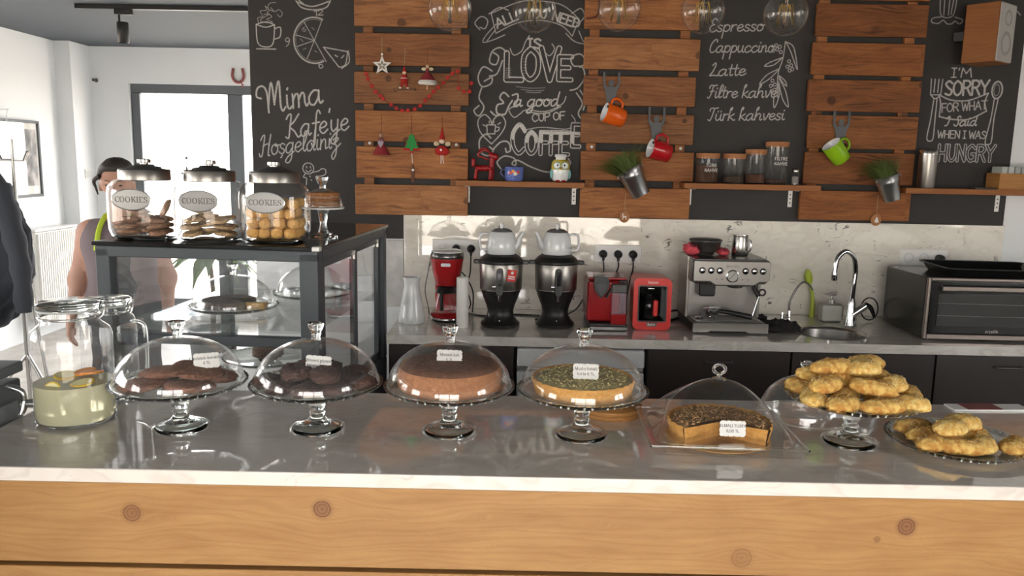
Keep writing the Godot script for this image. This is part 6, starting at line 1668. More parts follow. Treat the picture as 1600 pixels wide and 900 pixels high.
	part("bottle", Geo.new().box(Vector3(0.098, 0.078, 0.05), Vector3(0, 0.04, 0), 0.012), frost, sp)
	part("collar", Geo.new().lathe([Vector2(0.013, 0.078), Vector2(0.013, 0.098), Vector2(0.005, 0.1), Vector2(0.005, 0.118), Vector2(0, 0.118)], 18), M.steel, sp)
	part("pump_head", Geo.new().tube([Vector3(0.018, 0.122, 0), Vector3(0, 0.122, 0), Vector3(-0.030, 0.120, 0.005)], [0.007, 0.0085, 0.004], 10), M.steel_brushed, sp)
	# bunched dark cloth beside the espresso machine
	var n := noise(77, 1.3, 3)
	var black := mat(Color("2a2726"), 0.9)
	single("dark_cloth", Geo.new().lump(func(v: Vector3) -> Vector3: return Vector3(v.x * 0.085, maxf(0.001, 0.014 + v.y * 0.026 + 0.016 * n.get_noise_3d(v.x * 2.0, 3.0, v.z * 2.0)), v.z * 0.06) * (1.0 + 0.3 * n.get_noise_3d(v.x * 2.5, v.y, v.z * 2.5)), 16, 28), black, "bunched dark cloth on the worktop between espresso machine and sink", "cloth", Vector3(1.085, Y, 0.37))
	single("steam_pad", Geo.new().lump(func(v: Vector3) -> Vector3: return Vector3(v.x * 0.032, 0.02 + v.y * 0.02, v.z * 0.022) * (1.0 + 0.5 * n.get_noise_3d(v.x * 3.0, v.y * 3.0, v.z * 3.0)), 12, 18), black, "small black crumpled rag behind the bunched dark cloth", "rag", Vector3(1.035, Y + 0.003, 0.27))

# ---------------------------------------------------------------- cakes under glass

func ball_dome(r: float, h: float) -> Array:
	var p := []
	for k in 15:
		var a := PI * 0.5 * k / 14.0
		p.append(Vector2(cos(a) * r, sin(a) * h))
	p[14] = Vector2(0.0, h)
	return p

func glass_stand(at: Vector3, label: String, foot := true) -> Node3D:
	var root := thing("cake_stand", label, "cake stand", at, 0.0, "footed glass cake stands on the counter") if foot else thing("glass_plate", label, "plate", at)
	var y := 0.098 if foot else 0.0
	if foot:
		part("stem", Geo.new().lathe([Vector2(0, 0.014), Vector2(0.02, 0.011), Vector2(0.04, 0.005), Vector2(0.050, 0.0), Vector2(0.058, 0.0), Vector2(0.0615, 0.004), Vector2(0.0600, 0.009), Vector2(0.050, 0.0135), Vector2(0.034, 0.017), Vector2(0.022, 0.024), Vector2(0.0155, 0.033), Vector2(0.0185, 0.040), Vector2(0.0145, 0.047), Vector2(0.0185, 0.056), Vector2(0.0150, 0.064), Vector2(0.020, 0.078), Vector2(0.030, 0.093), Vector2(0, 0.093)], 24), M.glass_solid, root)
	part("plate", Geo.new().lathe([Vector2(0, y - 0.005), Vector2(0.10, y - 0.004), Vector2(0.126, y), Vector2(0.143, y + 0.009), Vector2(0.1455, y + 0.012), Vector2(0.1425, y + 0.0125), Vector2(0.126, y + 0.005), Vector2(0.10, y + 0.001), Vector2(0, y)], 72, Vector3.ZERO, 0, TAU, 0.005, 36), M.glass_solid, root)
	var b := Geo.new()
	for k in 54:
		var a := TAU * k / 54.0
		b.lump(ellipsoid(Vector3(cos(a) * 0.1385, y + 0.009, sin(a) * 0.1385), Vector3.ONE * 0.0042), 5, 7)
	part("beaded_rim", b, M.glass_solid, root)
	return root

func glass_dome(at: Vector3, label: String, r := 0.136, h := 0.098) -> Node3D:
	var root := thing("glass_dome", label, "glass dome", at, 0.0, "round glass cake domes")
	part("shell", Geo.new().lathe(ball_dome(r, h), 56).lathe(ball_dome(r - 0.0028, h - 0.0028), 56), M.glass, root)
	part("rim", Geo.new().tube(circle_points(Vector3(0, 0.002, 0), r, Vector3(1, 0, 0), Vector3(0, 0, 1), 56), 0.0022, 8, true), M.glass_solid, root)
	part("knob", Geo.new().lathe([Vector2(0, h - 0.002), Vector2(0.0105, h - 0.001), Vector2(0.0095, h + 0.006), Vector2(0.0135, h + 0.018), Vector2(0.0185, h + 0.033), Vector2(0.0175, h + 0.036), Vector2(0.012, h + 0.034), Vector2(0, h + 0.033)], 12), M.glass_solid, root)
	return root

func price_card(at: Vector3, turn: float, words: Array, label: String, rz := 0.0) -> void:
	var root := thing("price_card", label, "price card", at, turn, "white scalloped price cards")
	root.rotation.z = rz
	root.rotation.x = -0.15
	var o := []
	var w := 0.052
	var h := 0.030
	var nx := 9
	var ny := 5
	for side in 4:
		var n := nx if side % 2 == 0 else ny
		for k in n * 3:
			var f := float(k) / (n * 3)
			var bump := absf(sin(f * n * PI)) * 0.0022
			match side:
				0: o.append(Vector2(-w * 0.5 + w * f, -h * 0.5 - bump))
				1: o.append(Vector2(w * 0.5 + bump, -h * 0.5 + h * f))
				2: o.append(Vector2(w * 0.5 - w * f, h * 0.5 + bump))
				3: o.append(Vector2(-w * 0.5 - bump, h * 0.5 - h * f))
	var c := part("card", Geo.new().prism(o, 0.0, 0.0012), M.paper, root)
	var y := 0.006
	for t in words:
		lettering(t, 0.0062, M.ink, c, Vector3(0, y, 0.0015))
		y -= 0.011
	part("pick", Geo.new().tube([Vector3(0, -0.012, -0.0008), Vector3(0, -0.034, -0.0008)], 0.0009, 5), M.light_wood, root)

func crumb(c: Color, c2: Color, freq: float, sd: int, scale: float, bump: float) -> StandardMaterial3D:
	var m := mat(Color.WHITE, 0.85, 0.0, speckle(c, c2, freq, sd), Vector3.ONE * scale, true)
	return bumpy(m, 0.05, sd + 3, bump * 0.4, scale)

func cookie_mesh(sd: int, r: float, h: float, rough: float) -> ArrayMesh:
	var n := noise(sd, 1.0, 4)
	return Geo.new().lump(func(v: Vector3) -> Vector3:
		var q := 1.0 + rough * n.get_noise_3d(v.x * 2.5, v.y * 2.5, v.z * 2.5)
		var f := pow(maxf(0.0, v.x * v.x + v.z * v.z), 0.5)
		var p := Vector3(v.x, 0, v.z) / maxf(f, 1e-5) * pow(f, 0.75)
		return Vector3(p.x * r * q, h * 0.5 + signf(v.y) * pow(absf(v.y), 0.8) * h * 0.5 * q, p.z * r * q), 16, 26).mesh()

func build_cake_stands() -> void:
	var Y := FRONT_Y
	var T := Y + 0.0985          # plate surface
	var spots := [Vector3(-0.728, Y, 1.845), Vector3(-0.428, Y, 1.835), Vector3(-0.134, Y, 1.835), Vector3(0.160, Y, 1.845), Vector3(0.752, Y, 1.855)]
	var what := ["the large brown cookies", "the small dark chocolate cookies", "the tall brown sponge cake", "the fluted green-topped tart", "the heap of golden pastries"]
	for k in 5:
		glass_stand(spots[k], "footed glass cake stand carrying " + what[k])
		if k < 4:
			glass_dome(spots[k] + Vector3(0, 0.1085, 0), "round glass dome over " + what[k])
	# large cookies
	var brown := crumb(Color("764e3c"), Color("966850"), 0.06, 201, 6.0, 0.5)
	var cm := [cookie_mesh(1, 0.053, 0.021, 0.18), cookie_mesh(2, 0.052, 0.022, 0.2), cookie_mesh(3, 0.054, 0.020, 0.18)]
	var places := [[-0.066, 0.055, 0.0, 0.0, 0.1], [0.050, 0.062, 0.0, 0.0, -0.1], [0.068, -0.04, 0.0, 0.1, 0.0], [-0.062, -0.055, 0.0, 0.0, 0.0], [-0.02, 0.01, 0.017, 0.12, 0.1], [0.040, -0.008, 0.020, -0.1, -0.18]]
	for k in places.size():
		var p: Array = places[k]
		single("chocolate_cookie", cm[k % 3], brown, "large flat brown cookie heaped under the first glass dome", "cookie", spots[0] + Vector3(p[0] * 0.88, 0.1015 + p[2], p[1] * 0.88), Vector3(p[3], k * 1.1, p[4]), "large brown cookies under glass")
	# small dark cookies
	var dark := crumb(Color("48302a"), Color("644840"), 0.07, 211, 8.0, 0.6)
	var sm := [cookie_mesh(11, 0.031, 0.030, 0.25), cookie_mesh(12, 0.033, 0.028, 0.25)]
	var small := [[-0.105, 0.02], [-0.06, 0.07], [0.0, 0.095], [0.06, 0.075], [0.105, 0.02], [-0.055, -0.005], [0.005, 0.025], [0.055, 0.005], [-0.07, -0.075], [0.0, -0.05], [0.07, -0.07], [0.0, -0.108]]
	for k in small.size():
		single("dark_cookie", sm[k % 2], dark, "small dark chocolate cookie in the ring of cookies under glass", "cookie", spots[1] + Vector3(small[k][0], 0.0995, small[k][1]), Vector3(0, k * 0.9, 0), "small dark cookies under glass")
	for q in [[-0.028, 0.045], [0.03, 0.05], [-0.02, -0.03]]:
		single("dark_cookie", sm[1], dark, "small dark chocolate cookie lying on top of the others under glass", "cookie", spots[1] + Vector3(q[0], 0.126, q[1]), Vector3(0.15, q[0] * 40.0, 0.1), "small dark cookies under glass")
	# sponge cake
	var cake := thing("sponge_cake", "round tall brown sponge cake under a glass dome", "cake", spots[2] + Vector3(0, 0.1025, 0))
	var n := noise(31, 1.0, 4)
	var cg := Geo.new().lathe([Vector2(0, 0), Vector2(0.106, 0), Vector2(0.113, 0.006), Vector2(0.116, 0.03), Vector2(0.110, 0.05)], 64)
	var tg := Geo.new().lathe([Vector2(0.110, 0.05), Vector2(0.104, 0.056), Vector2(0.08, 0.060), Vector2(0.05, 0.062), Vector2(0.0, 0.063)], 64)
	for g in [cg, tg]:
		for i in g.v.size():
			var v: Vector3 = g.v[i]
			g.v[i] = v * (1.0 + 0.02 * n.get_noise_3d(v.x * 30.0, v.y * 30.0, v.z * 30.0))
	part("side", cg, crumb(Color("a06a44"), Color("b57d53"), 0.05, 221, 7.0, 0.4), cake)
	part("crust", tg, crumb(Color("6b4632"), Color("85583c"), 0.04, 222, 6.0, 0.4), cake)
	# fluted tart
	tart(spots[3] + Vector3(0, 0.0995, 0), 0.112, 0.034, 0.0, TAU, crumb(Color("b0a060"), Color("dccb90"), 0.12, 231, 8.0, 0.9), "fluted_tart", "golden fluted tart with a green nut topping under glass")
	# square tray with its cover
	var tray := thing("clear_tray", "clear square acrylic tray under the brown nut tart", "tray", Vector3(0.462, Y, 1.832), deg_to_rad(-2))
	var tg2 := Geo.new()
	tg2.box(Vector3(0.31, 0.006, 0.26), Vector3(0, 0.004, 0), 0.002)
	part("base", tg2, M.glass, tray)
	var lip := Geo.new()
	for s in [-1, 1]:
		lip.box(Vector3(0.31, 0.014, 0.003), Vector3(0, 0.014, s * 0.1285))
		lip.box(Vector3(0.003, 0.014, 0.254), Vector3(s * 0.1535, 0.014, 0))
	part("lip", lip, M.glass, tray)
	single("gold_board", Geo.new().lathe([Vector2(0, 0.0), Vector2(0.112, 0.0), Vector2(0.113, 0.002), Vector2(0, 0.003)], 40), mat(Color("c99648"), 0.5), "thin golden cake board inside the clear square tray", "cake board", Vector3(0.462, Y + 0.0072, 1.845))
	tart(Vector3(0.462, Y + 0.0105, 1.855), 0.112, 0.036, deg_to_rad(146), deg_to_rad(396), crumb(Color("a87848"), Color("d8b47c"), 0.11, 241, 7.0, 1.0), "nut_tart", "brown nut tart with the front piece cut away under the square cover")
	var cov := thing("square_cover", "clear square vaulted cover with a ring handle", "cover", Vector3(0.462, Y + 0.0075, 1.832), deg_to_rad(-2))
	var sg := Geo.new()
	var fn := func(u: float, a: float) -> Vector3:
		var s := pow(pow(absf(cos(a)), 7.0) + pow(absf(sin(a)), 7.0), -1.0 / 7.0)
		var sq := lerpf(1.0, s, smoothstep(0.25, 0.9, u))
		return Vector3(cos(a) * sq * u * 0.148, 0.014 + 0.112 * (1.0 - pow(u, 2.1)), sin(a) * sq * u * 0.122)
	var nn := func(u: float, a: float) -> Vector3:
		var p: Vector3 = fn.call(u, a)
		var du: Vector3 = fn.call(minf(u + 0.01, 1.0), a) - fn.call(maxf(u - 0.01, 0.001), a)
		var da: Vector3 = fn.call(maxf(u, 0.02), a + 0.01) - fn.call(maxf(u, 0.02), a - 0.01)
		var q := da.cross(du).normalized()
		return q if q.y > 0 or q.dot(p) > 0 else -q
	for i in 16:
		for k in 64:
			var u0 := i / 16.0
			var u1 := (i + 1) / 16.0
			var a0 := TAU * k / 64.0
			var a1 := TAU * (k + 1) / 64.0
			sg.quad(fn.call(u0, a0), fn.call(u0, a1), fn.call(u1, a1), fn.call(u1, a0), nn.call(u0, a0), nn.call(u0, a1), nn.call(u1, a1), nn.call(u1, a0))
	part("vault", sg, M.glass, cov)
	var rimp := []
	for k in 64:
		rimp.append(fn.call(1.0, TAU * k / 64.0))
	part("rim", Geo.new().tube(rimp, 0.0022, 6, true), M.glass_solid, cov)
	part("flange", Geo.new().box(Vector3(0.325, 0.003, 0.272), Vector3(0, 0.0145, 0), 0.001), M.glass, cov)
	var fl := []
	for q in [[-1, -1], [1, -1], [1, 1], [-1, 1]]:
		fl.append(Vector3(q[0] * 0.1625, 0.0145, q[1] * 0.136))
	for q in 4:
		part("flange_edge", Geo.new().tube([fl[q], fl[(q + 1) % 4]], 0.0022, 8), M.glass_solid, cov)
	part("handle_stem", Geo.new().lathe([Vector2(0.016, 0.125), Vector2(0.015, 0.128), Vector2(0.006, 0.131), Vector2(0.0055, 0.138), Vector2(0, 0.138)], 18), M.glass_solid, cov)
	part("ring_handle", Geo.new().tube(circle_points(Vector3(0, 0.148, 0), 0.013, Vector3(1, 0, 0), Vector3(0, 1, 0), 24, 0.010), 0.0038, 8, true), M.glass_solid, cov)
	# price cards
	price_card(Vector3(-0.670, 1.103, 1.835), 0.12, ["Çikolatalı kurabiye", "4 TL"], "white price card above the large brown cookies", 0.08)
	price_card(Vector3(-0.417, 1.108, 1.860), 0.0, ["Browni gluten", "tanesi 3,5 TL"], "white price card above the small dark cookies", -0.06)
	price_card(Vector3(-0.134, 1.122, 1.840), 0.0, ["Mozaik kek", "5 TL"], "white price card stuck in the brown sponge cake", -0.02)
	price_card(Vector3(0.163, 1.105, 1.872), 0.0, ["Muzlu fıstıklı", "turta 8 TL"], "white price card stuck in the green-topped tart", -0.02)
	price_card(Vector3(0.475, 0.998, 1.915), 0.0, ["ELMALI TURTA", "8,00 TL"], "white price card stuck in the brown nut tart", -0.02)
	# spare dome resting on the counter, round board, papers
	glass_dome(Vector3(0.722, Y, 1.658), "empty round glass dome resting on the counter behind the pastry stand", 0.108, 0.098)
	var bd := thing("round_board", "pair of round pale wooden boards behind the green-topped tart", "board", Vector3(0.245, Y, 1.668))
	for k in 2:
		part("board", Geo.new().lathe([Vector2(0, 0.011 * k), Vector2(0.076, 0.011 * k), Vector2(0.078, 0.011 * k + 0.003), Vector2(0.078, 0.011 * k + 0.008), Vector2(0.076, 0.011 * k + 0.0105), Vector2(0, 0.011 * k + 0.0105)], 44), M.light_wood, bd)
	var mg := thing("magazine", "folded red and white magazine at the back edge of the counter", "magazine", Vector3(1.22, Y, 1.575), 0.05)
	part("pages", Geo.new().box(Vector3(0.20, 0.005, 0.05), Vector3(0, 0.0025, 0), 0.001), M.paper, mg)
	part("red_cover", Geo.new().box(Vector3(0.09, 0.0012, 0.052), Vector3(-0.02, 0.0057, 0)), mat(Color("7e2a2c"), 0.5), mg)

func tart(at: Vector3, r: float, h: float, a0: float, a1: float, filling: Material, called: String, label: String) -> void:
	var root := thing(called, label, "tart", at)
	var waves := 30
	var crust := crumb(Color("c98d3e"), Color("dca75a"), 0.05, 251, 6.0, 0.35)
	var g := Geo.new()
	var seg := 120
	g.lathe([Vector2(0, 0.001), Vector2(r * 0.90, 0.001), Vector2(r * 0.93, 0.003), Vector2(r, h), Vector2(r * 0.985, h + 0.003), Vector2(r * 0.95, h - 0.003)], seg, Vector3.ZERO, a0, a1, 0.016, waves)
	var full := absf(a1 - a0) > TAU - 0.01
	if not full:
		for a in [a0, a1]:
			var d := Vector3(cos(a), 0, sin(a))
			var n := d.cross(Vector3.UP) * (1.0 if a == a1 else -1.0)
			g.flat(Vector3(0, 0.001, 0), d * r * 0.93 + Vector3(0, 0.001, 0), d * r * 0.97 + Vector3(0, h, 0), Vector3(0, h - 0.004, 0), n)
	part("crust", g, crust, root)
	var f := Geo.new()
	f.lathe([Vector2(r * 0.955, h - 0.004), Vector2(r * 0.86, h + 0.002), Vector2(r * 0.65, h + 0.004), Vector2(r * 0.42, h + 0.003), Vector2(r * 0.2, h + 0.004), Vector2(0, h + 0.003)], seg, Vector3.ZERO, a0, a1)
	var n3 := noise(int(r * 1000.0), 1.0, 3)
	for i in f.v.size():
		var v := f.v[i]
		f.v[i] = v + Vector3(0, 0.0035 * n3.get_noise_3d(v.x * 120.0, 0, v.z * 120.0), 0)
	part("topping", f, filling, root)
	# chopped nuts over the topping
	var rg := RandomNumberGenerator.new()
	rg.seed = int(r * 10000.0)
	var bits := Geo.new()
	for k in 260:
		var a := rg.randf_range(a0, a1)
		var q := sqrt(rg.randf()) * r * 0.88
		bits.at(Vector3(cos(a) * q, h + 0.0045, sin(a) * q), rg.randf() * TAU, rg.randf(), rg.randf())
		bits.box(Vector3(rg.randf_range(0.003, 0.007), 0.0025, rg.randf_range(0.002, 0.004)), Vector3.ZERO, 0.0006)
	var nb := part("chopped_nuts", bits, filling, root)
	nb.set_meta("kind", "stuff")

# ---------------------------------------------------------------- pastries

func build_pastries() -> void:
	var gold := crumb(Color("e8c674"), Color("b67a34"), 0.022, 301, 9.0, 0.35)
	var pale := crumb(Color("efd68e"), Color("d09c48"), 0.03, 302, 9.0, 0.35)
	var seed_mat := mat(Color("d9c496"), 0.7)
	var kinds := []
	for k in 4:
		var n := noise(40 + k, 1.0, 3)
		var l: float = [0.047, 0.042, 0.050, 0.038][k]
		var w: float = [0.027, 0.026, 0.025, 0.028][k]
		var fn := func(v: Vector3) -> Vector3:
			var q := 1.0 + 0.16 * n.get_noise_3d(v.x * 2.0, v.y * 2.0, v.z * 2.0)
			var y := v.y * (0.021 if v.y > 0 else 0.014)
			return Vector3(signf(v.x) * pow(absf(v.x), 0.85) * l * q, 0.014 + y * q, v.z * w * q * (1.0 - 0.15 * v.x))
		var sd := Geo.new()
		var rg := RandomNumberGenerator.new()
		rg.seed = 50 + k
		for i in 46:
			var d := Vector3(rg.randf_range(-0.8, 0.8), rg.randf_range(0.5, 1.0), rg.randf_range(-0.8, 0.8)).normalized()
			sd.at(fn.call(d), rg.randf() * TAU)
			sd.lump(ellipsoid(Vector3.ZERO, Vector3(0.0019, 0.0009, 0.0012)), 3, 5)
		kinds.append([Geo.new().lump(fn, 16, 26).mesh(), sd.mesh()])
	var put := func(at: Vector3, rot: Vector3, k: int, label: String, group: String) -> void:
		var p := thing("savoury_pastry", label, "pastry", at, 0.0, group)
		p.rotation = rot
		part("dough", kinds[k % 4][0], gold if k % 3 else pale, p)
		var s := part("sesame", kinds[k % 4][1], seed_mat, p)
		s.set_meta("kind", "stuff")
	var c := Vector3(0.752, FRONT_Y + 0.0995, 1.855)
	var low := [[-0.105, 0.045, 1.4], [-0.058, 0.092, 0.3], [0.018, 0.105, 0.15], [0.088, 0.080, -0.3], [0.115, 0.01, 1.1], [-0.105, -0.04, 1.9], [-0.03, 0.03, 0.8], [0.05, 0.025, -0.2], [0.0, -0.045, 0.2], [0.07, -0.06, 0.9], [-0.05, -0.10, 0.4], [0.02, -0.11, -0.4]]
	for k in low.size():
		put.call(c + Vector3(low[k][0], 0.0, low[k][1]), Vector3(0, low[k][2], 0), k, "golden sesame pastry in the bottom layer of the heap on the stand", "golden pastries on the footed stand")
	var mid := [[-0.075, 0.035, 0.4, 0.1], [0.015, 0.055, -0.45, -0.1], [0.075, 0.02, 0.9, 0.0], [-0.02, -0.02, 0.2, 0.0], [0.055, -0.045, -0.3, 0.0], [-0.06, -0.055, 0.1, 0.0]]
	for k in mid.size():
		put.call(c + Vector3(mid[k][0], 0.027, mid[k][1]), Vector3(0.1, mid[k][2], mid[k][3]), k + 1, "golden sesame pastry in the middle layer of the heap on the stand", "golden pastries on the footed stand")
	var top := [[-0.045, -0.015, 0.2, 0.05], [0.02, -0.005, -0.25, 0.1], [0.045, -0.055, 0.3, -0.05]]
	for k in top.size():
		put.call(c + Vector3(top[k][0], 0.053, top[k][1]), Vector3(0.05, top[k][2], top[k][3]), k + 2, "golden sesame pastry on top of the heap on the stand", "golden pastries on the footed stand")
	# flat plate with a smaller heap
	var q := Vector3(0.985, FRONT_Y + 0.0052, 1.855)
	glass_stand(q, "flat round glass plate with a scalloped edge under nine pastries", false)
	var fl := [[-0.080, 0.055, 0.5], [-0.03, 0.075, -0.35], [0.025, 0.062, 0.75], [0.092, 0.06, 0.9], [-0.070, 0.0, 0.2], [-0.01, 0.015, 0.3], [0.045, 0.005, 1.1], [-0.065, -0.055, 0.1], [0.02, -0.06, 0.5]]
	for k in fl.size():
		put.call(q + Vector3(fl[k][0], 0.001, fl[k][1]), Vector3(0, fl[k][2], 0), k + 1, "golden sesame pastry lying on the flat glass plate", "golden pastries on the flat plate")
	for e in [[-0.03, 0.03, 0.2], [0.02, -0.01, -0.4]]:
		put.call(q + Vector3(e[0], 0.028, e[1]), Vector3(0.08, e[2], 0.06), 3, "golden sesame pastry lying on the others on the flat glass plate", "golden pastries on the flat plate")

# ---------------------------------------------------------------- drink jars

func clip_lid(root: Node3D, r: float, y: float) -> void:
	var lid := part("lid", Geo.new().lathe([Vector2(0, y), Vector2(r * 1.04, y), Vector2(r * 1.10, y + 0.004), Vector2(r * 1.10, y + 0.011), Vector2(r * 0.98, y + 0.016), Vector2(0, y + 0.018)], 36), M.glass_solid, root)
	part("seal_ring", Geo.new().lathe([Vector2(r * 1.02, y - 0.004), Vector2(r * 1.10, y - 0.003), Vector2(r * 1.10, y + 0.001), Vector2(r * 1.02, y + 0.001)], 36), mat(Color("a9aca8"), 0.5), lid)
	var wire := part("wire_clamp", Geo.new().tube(circle_points(Vector3(0, y - 0.018, 0), r * 1.06, Vector3(1, 0, 0), Vector3(0, 0, 1), 36), 0.0016, 6, true), M.chrome, root)
	for s in [-1, 1]:
		part("clasp", Geo.new().tube(curve([Vector3(s * r * 1.05, y - 0.018, 0.006), Vector3(s * r * 1.16, y - 0.006, 0.01), Vector3(s * r * 1.14, y + 0.008, 0.0), Vector3(s * r * 1.24, y + 0.012, -0.01), Vector3(s * r * 1.18, y - 0.012, -0.012), Vector3(s * r * 1.06, y - 0.022, -0.008)], 4), 0.0017, 6), M.chrome, wire)

func build_drink_jars() -> void:
	var at := Vector3(-0.985, FRONT_Y, 1.80)
	var j := thing("drink_dispenser", "big glass drink dispenser of pale lemonade with a chrome tap", "dispenser", at)
	part("glass", Geo.new().lathe([Vector2(0, 0.001), Vector2(0.076, 0.001), Vector2(0.082, 0.008), Vector2(0.0835, 0.02), Vector2(0.0835, 0.195), Vector2(0.079, 0.212), Vector2(0.064, 0.224), Vector2(0.060, 0.230), Vector2(0.060, 0.256)], 48), M.glass, j)
	part("thick_base", Geo.new().lathe([Vector2(0, 0.0005), Vector2(0.074, 0.0005), Vector2(0.080, 0.007), Vector2(0, 0.008)], 40), M.glass_solid, j)
	part("neck_ring", Geo.new().tube(circle_points(Vector3(0, 0.240, 0), 0.061, Vector3(1, 0, 0), Vector3(0, 0, 1), 40), 0.003, 8, true), M.glass_solid, j)
	clip_lid(j, 0.060, 0.258)
	var tp := part("tap", Geo.new().tube([Vector3(-0.082, 0.040, 0.012), Vector3(-0.104, 0.040, 0.016), Vector3(-0.112, 0.040, 0.017)], [0.011, 0.009, 0.010], 12), M.chrome, j)
	part("tap_spout", Geo.new().tube([Vector3(-0.106, 0.046, 0.016), Vector3(-0.108, 0.030, 0.020), Vector3(-0.112, 0.018, 0.022)], [0.0085, 0.0085, 0.007], 10), M.chrome, tp)
	part("tap_lever", Geo.new().tube(curve([Vector3(-0.106, 0.048, 0.016), Vector3(-0.108, 0.066, 0.017), Vector3(-0.124, 0.076, 0.020), Vector3(-0.140, 0.082, 0.022)], 3), [0.006, 0.006, 0.006, 0.0065, 0.0065, 0.007, 0.0075, 0.008, 0.007, 0.005], 10), M.chrome, tp)
	var lem := solid_glass(Color("dcd9b8"), 0.62, 0.033, 0.1)
	single("lemonade", Geo.new().lathe([Vector2(0, 0.009), Vector2(0.078, 0.009), Vector2(0.0818, 0.02), Vector2(0.0818, 0.092), Vector2(0, 0.092)], 44), lem, "cloudy pale lemonade inside the drink dispenser", "drink", at)
	var peel := mat(Color("d8b62e"), 0.5)
	var flesh := mat(Color("e6dc9a"), 0.4)
	var org := mat(Color("d8871e"), 0.5)
	var sl := [[-0.02, 0.078, 0.055, 1.25, 0.15, 0], [0.035, 0.095, 0.03, 0.12, 0.1, 0], [0.03, 0.105, -0.02, -0.15, 0.1, 1], [-0.03, 0.097, -0.02, 0.1, -0.1, 0], [0.0, 0.1, -0.045, 0.1, 0.1, 1]]
	for s in sl:
		var l := thing("citrus_slice", "%s slice floating in the drink dispenser" % ("orange" if s[5] else "lemon"), "fruit slice", at + Vector3(s[0], s[1], s[2]), 0.0, "citrus slices in the lemonade")
		l.rotation = Vector3(s[3], 0, s[4])
		part("flesh", Geo.new().lathe([Vector2(0, -0.0025), Vector2(0.022, -0.0025), Vector2(0.022, 0.0025), Vector2(0, 0.0025)], 24), flesh if s[5] == 0 else org, l)
		part("peel", Geo.new().lathe([Vector2(0.0215, -0.003), Vector2(0.0245, -0.002), Vector2(0.0245, 0.002), Vector2(0.0215, 0.003)], 24), peel if s[5] == 0 else org, l)
	# handled jar behind
	var b := thing("handled_jar", "empty handled glass jar with a clip lid behind the lemonade", "jar", Vector3(-0.985, FRONT_Y, 1.635), deg_to_rad(-8))
	part("glass", Geo.new().lathe([Vector2(0, 0.001), Vector2(0.056, 0.001), Vector2(0.062, 0.008), Vector2(0.064, 0.02), Vector2(0.063, 0.19), Vector2(0.058, 0.206), Vector2(0.050, 0.215), Vector2(0.050, 0.236)], 44), M.glass, b)
	part("thick_base", Geo.new().lathe([Vector2(0, 0.0005), Vector2(0.055, 0.0005), Vector2(0.061, 0.007), Vector2(0, 0.009)], 36), M.glass_solid, b)
	part("neck_ring", Geo.new().tube(circle_points(Vector3(0, 0.222, 0), 0.051, Vector3(1, 0, 0), Vector3(0, 0, 1), 36), 0.003, 8, true), M.glass_solid, b)
	clip_lid(b, 0.050, 0.238)
	part("handle", Geo.new().tube(curve([Vector3(0.060, 0.196, 0), Vector3(0.086, 0.196, 0), Vector3(0.097, 0.175, 0), Vector3(0.097, 0.09, 0), Vector3(0.090, 0.062, 0), Vector3(0.062, 0.055, 0)], 5), 0.0055, 10), M.glass_solid, b)

# ---------------------------------------------------------------- on and in the display case

func squared(g: Geo, n: float, sz: float, y0: float, y1: float) -> Geo:
	for i in g.v.size():
		var v := g.v[i]
		var a := atan2(v.z, v.x)
		var s := pow(pow(absf(cos(a)), n) + pow(absf(sin(a)), n), -1.0 / n)
		var f := smoothstep(y1, y0, v.y)
		var k := lerpf(1.0, s, f)
		g.v[i] = Vector3(v.x * k, v.y, v.z * k * lerpf(1.0, sz, f))
	return g

func cookie_jar(at: Vector3, turn: float, label: String) -> Node3D:
	var j := thing("cookie_jar", label, "cookie jar", at, turn, "square glass cookie jars on the display case")
	part("glass", squared(Geo.new().lathe([Vector2(0, 0.001), Vector2(0.074, 0.001), Vector2(0.086, 0.010), Vector2(0.0925, 0.030), Vector2(0.0935, 0.06), Vector2(0.0935, 0.135), Vector2(0.090, 0.155), Vector2(0.080, 0.170), Vector2(0.070, 0.176), Vector2(0.068, 0.186)], 64), 4.5, 0.86, 0.165, 0.18), M.glass, j)
	part("thick_base", squared(Geo.new().lathe([Vector2(0, 0.0005), Vector2(0.072, 0.0005), Vector2(0.082, 0.007), Vector2(0, 0.009)], 48), 4.5, 0.86, 0.165, 0.18), M.glass_solid, j)
	var lid := part("lid", Geo.new().lathe([Vector2(0.070, 0.172), Vector2(0.073, 0.174), Vector2(0.073, 0.202), Vector2(0.071, 0.205), Vector2(0.050, 0.207), Vector2(0.046, 0.212), Vector2(0.030, 0.214), Vector2(0.026, 0.219), Vector2(0, 0.220)], 44), M.steel_brushed, j)
	part("lid_knob", Geo.new().lathe([Vector2(0.012, 0.219), Vector2(0.012, 0.222), Vector2(0.019, 0.224), Vector2(0.019, 0.233), Vector2(0.015, 0.235), Vector2(0, 0.236)], 24), M.steel, lid)
	var ov := []
	for k in 36:
		ov.append(Vector2(cos(TAU * k / 36.0) * 0.058, sin(TAU * k / 36.0) * 0.030))
	var pl := part("name_plate", Geo.new().prism(ov, 0.0, 0.003, true), M.steel, j, Vector3(0, 0.118, 0.0815))
	part("plate_rim", Geo.new().tube(range(36).map(func(k: int) -> Vector3: return Vector3(ov[k].x, ov[k].y, 0.0025)), 0.0015, 6, true), M.chrome, pl)
	lettering("COOKIES", 0.016, M.dark_steel, pl, Vector3(0, 0, 0.0034), Vector3.ZERO, true)
	return j

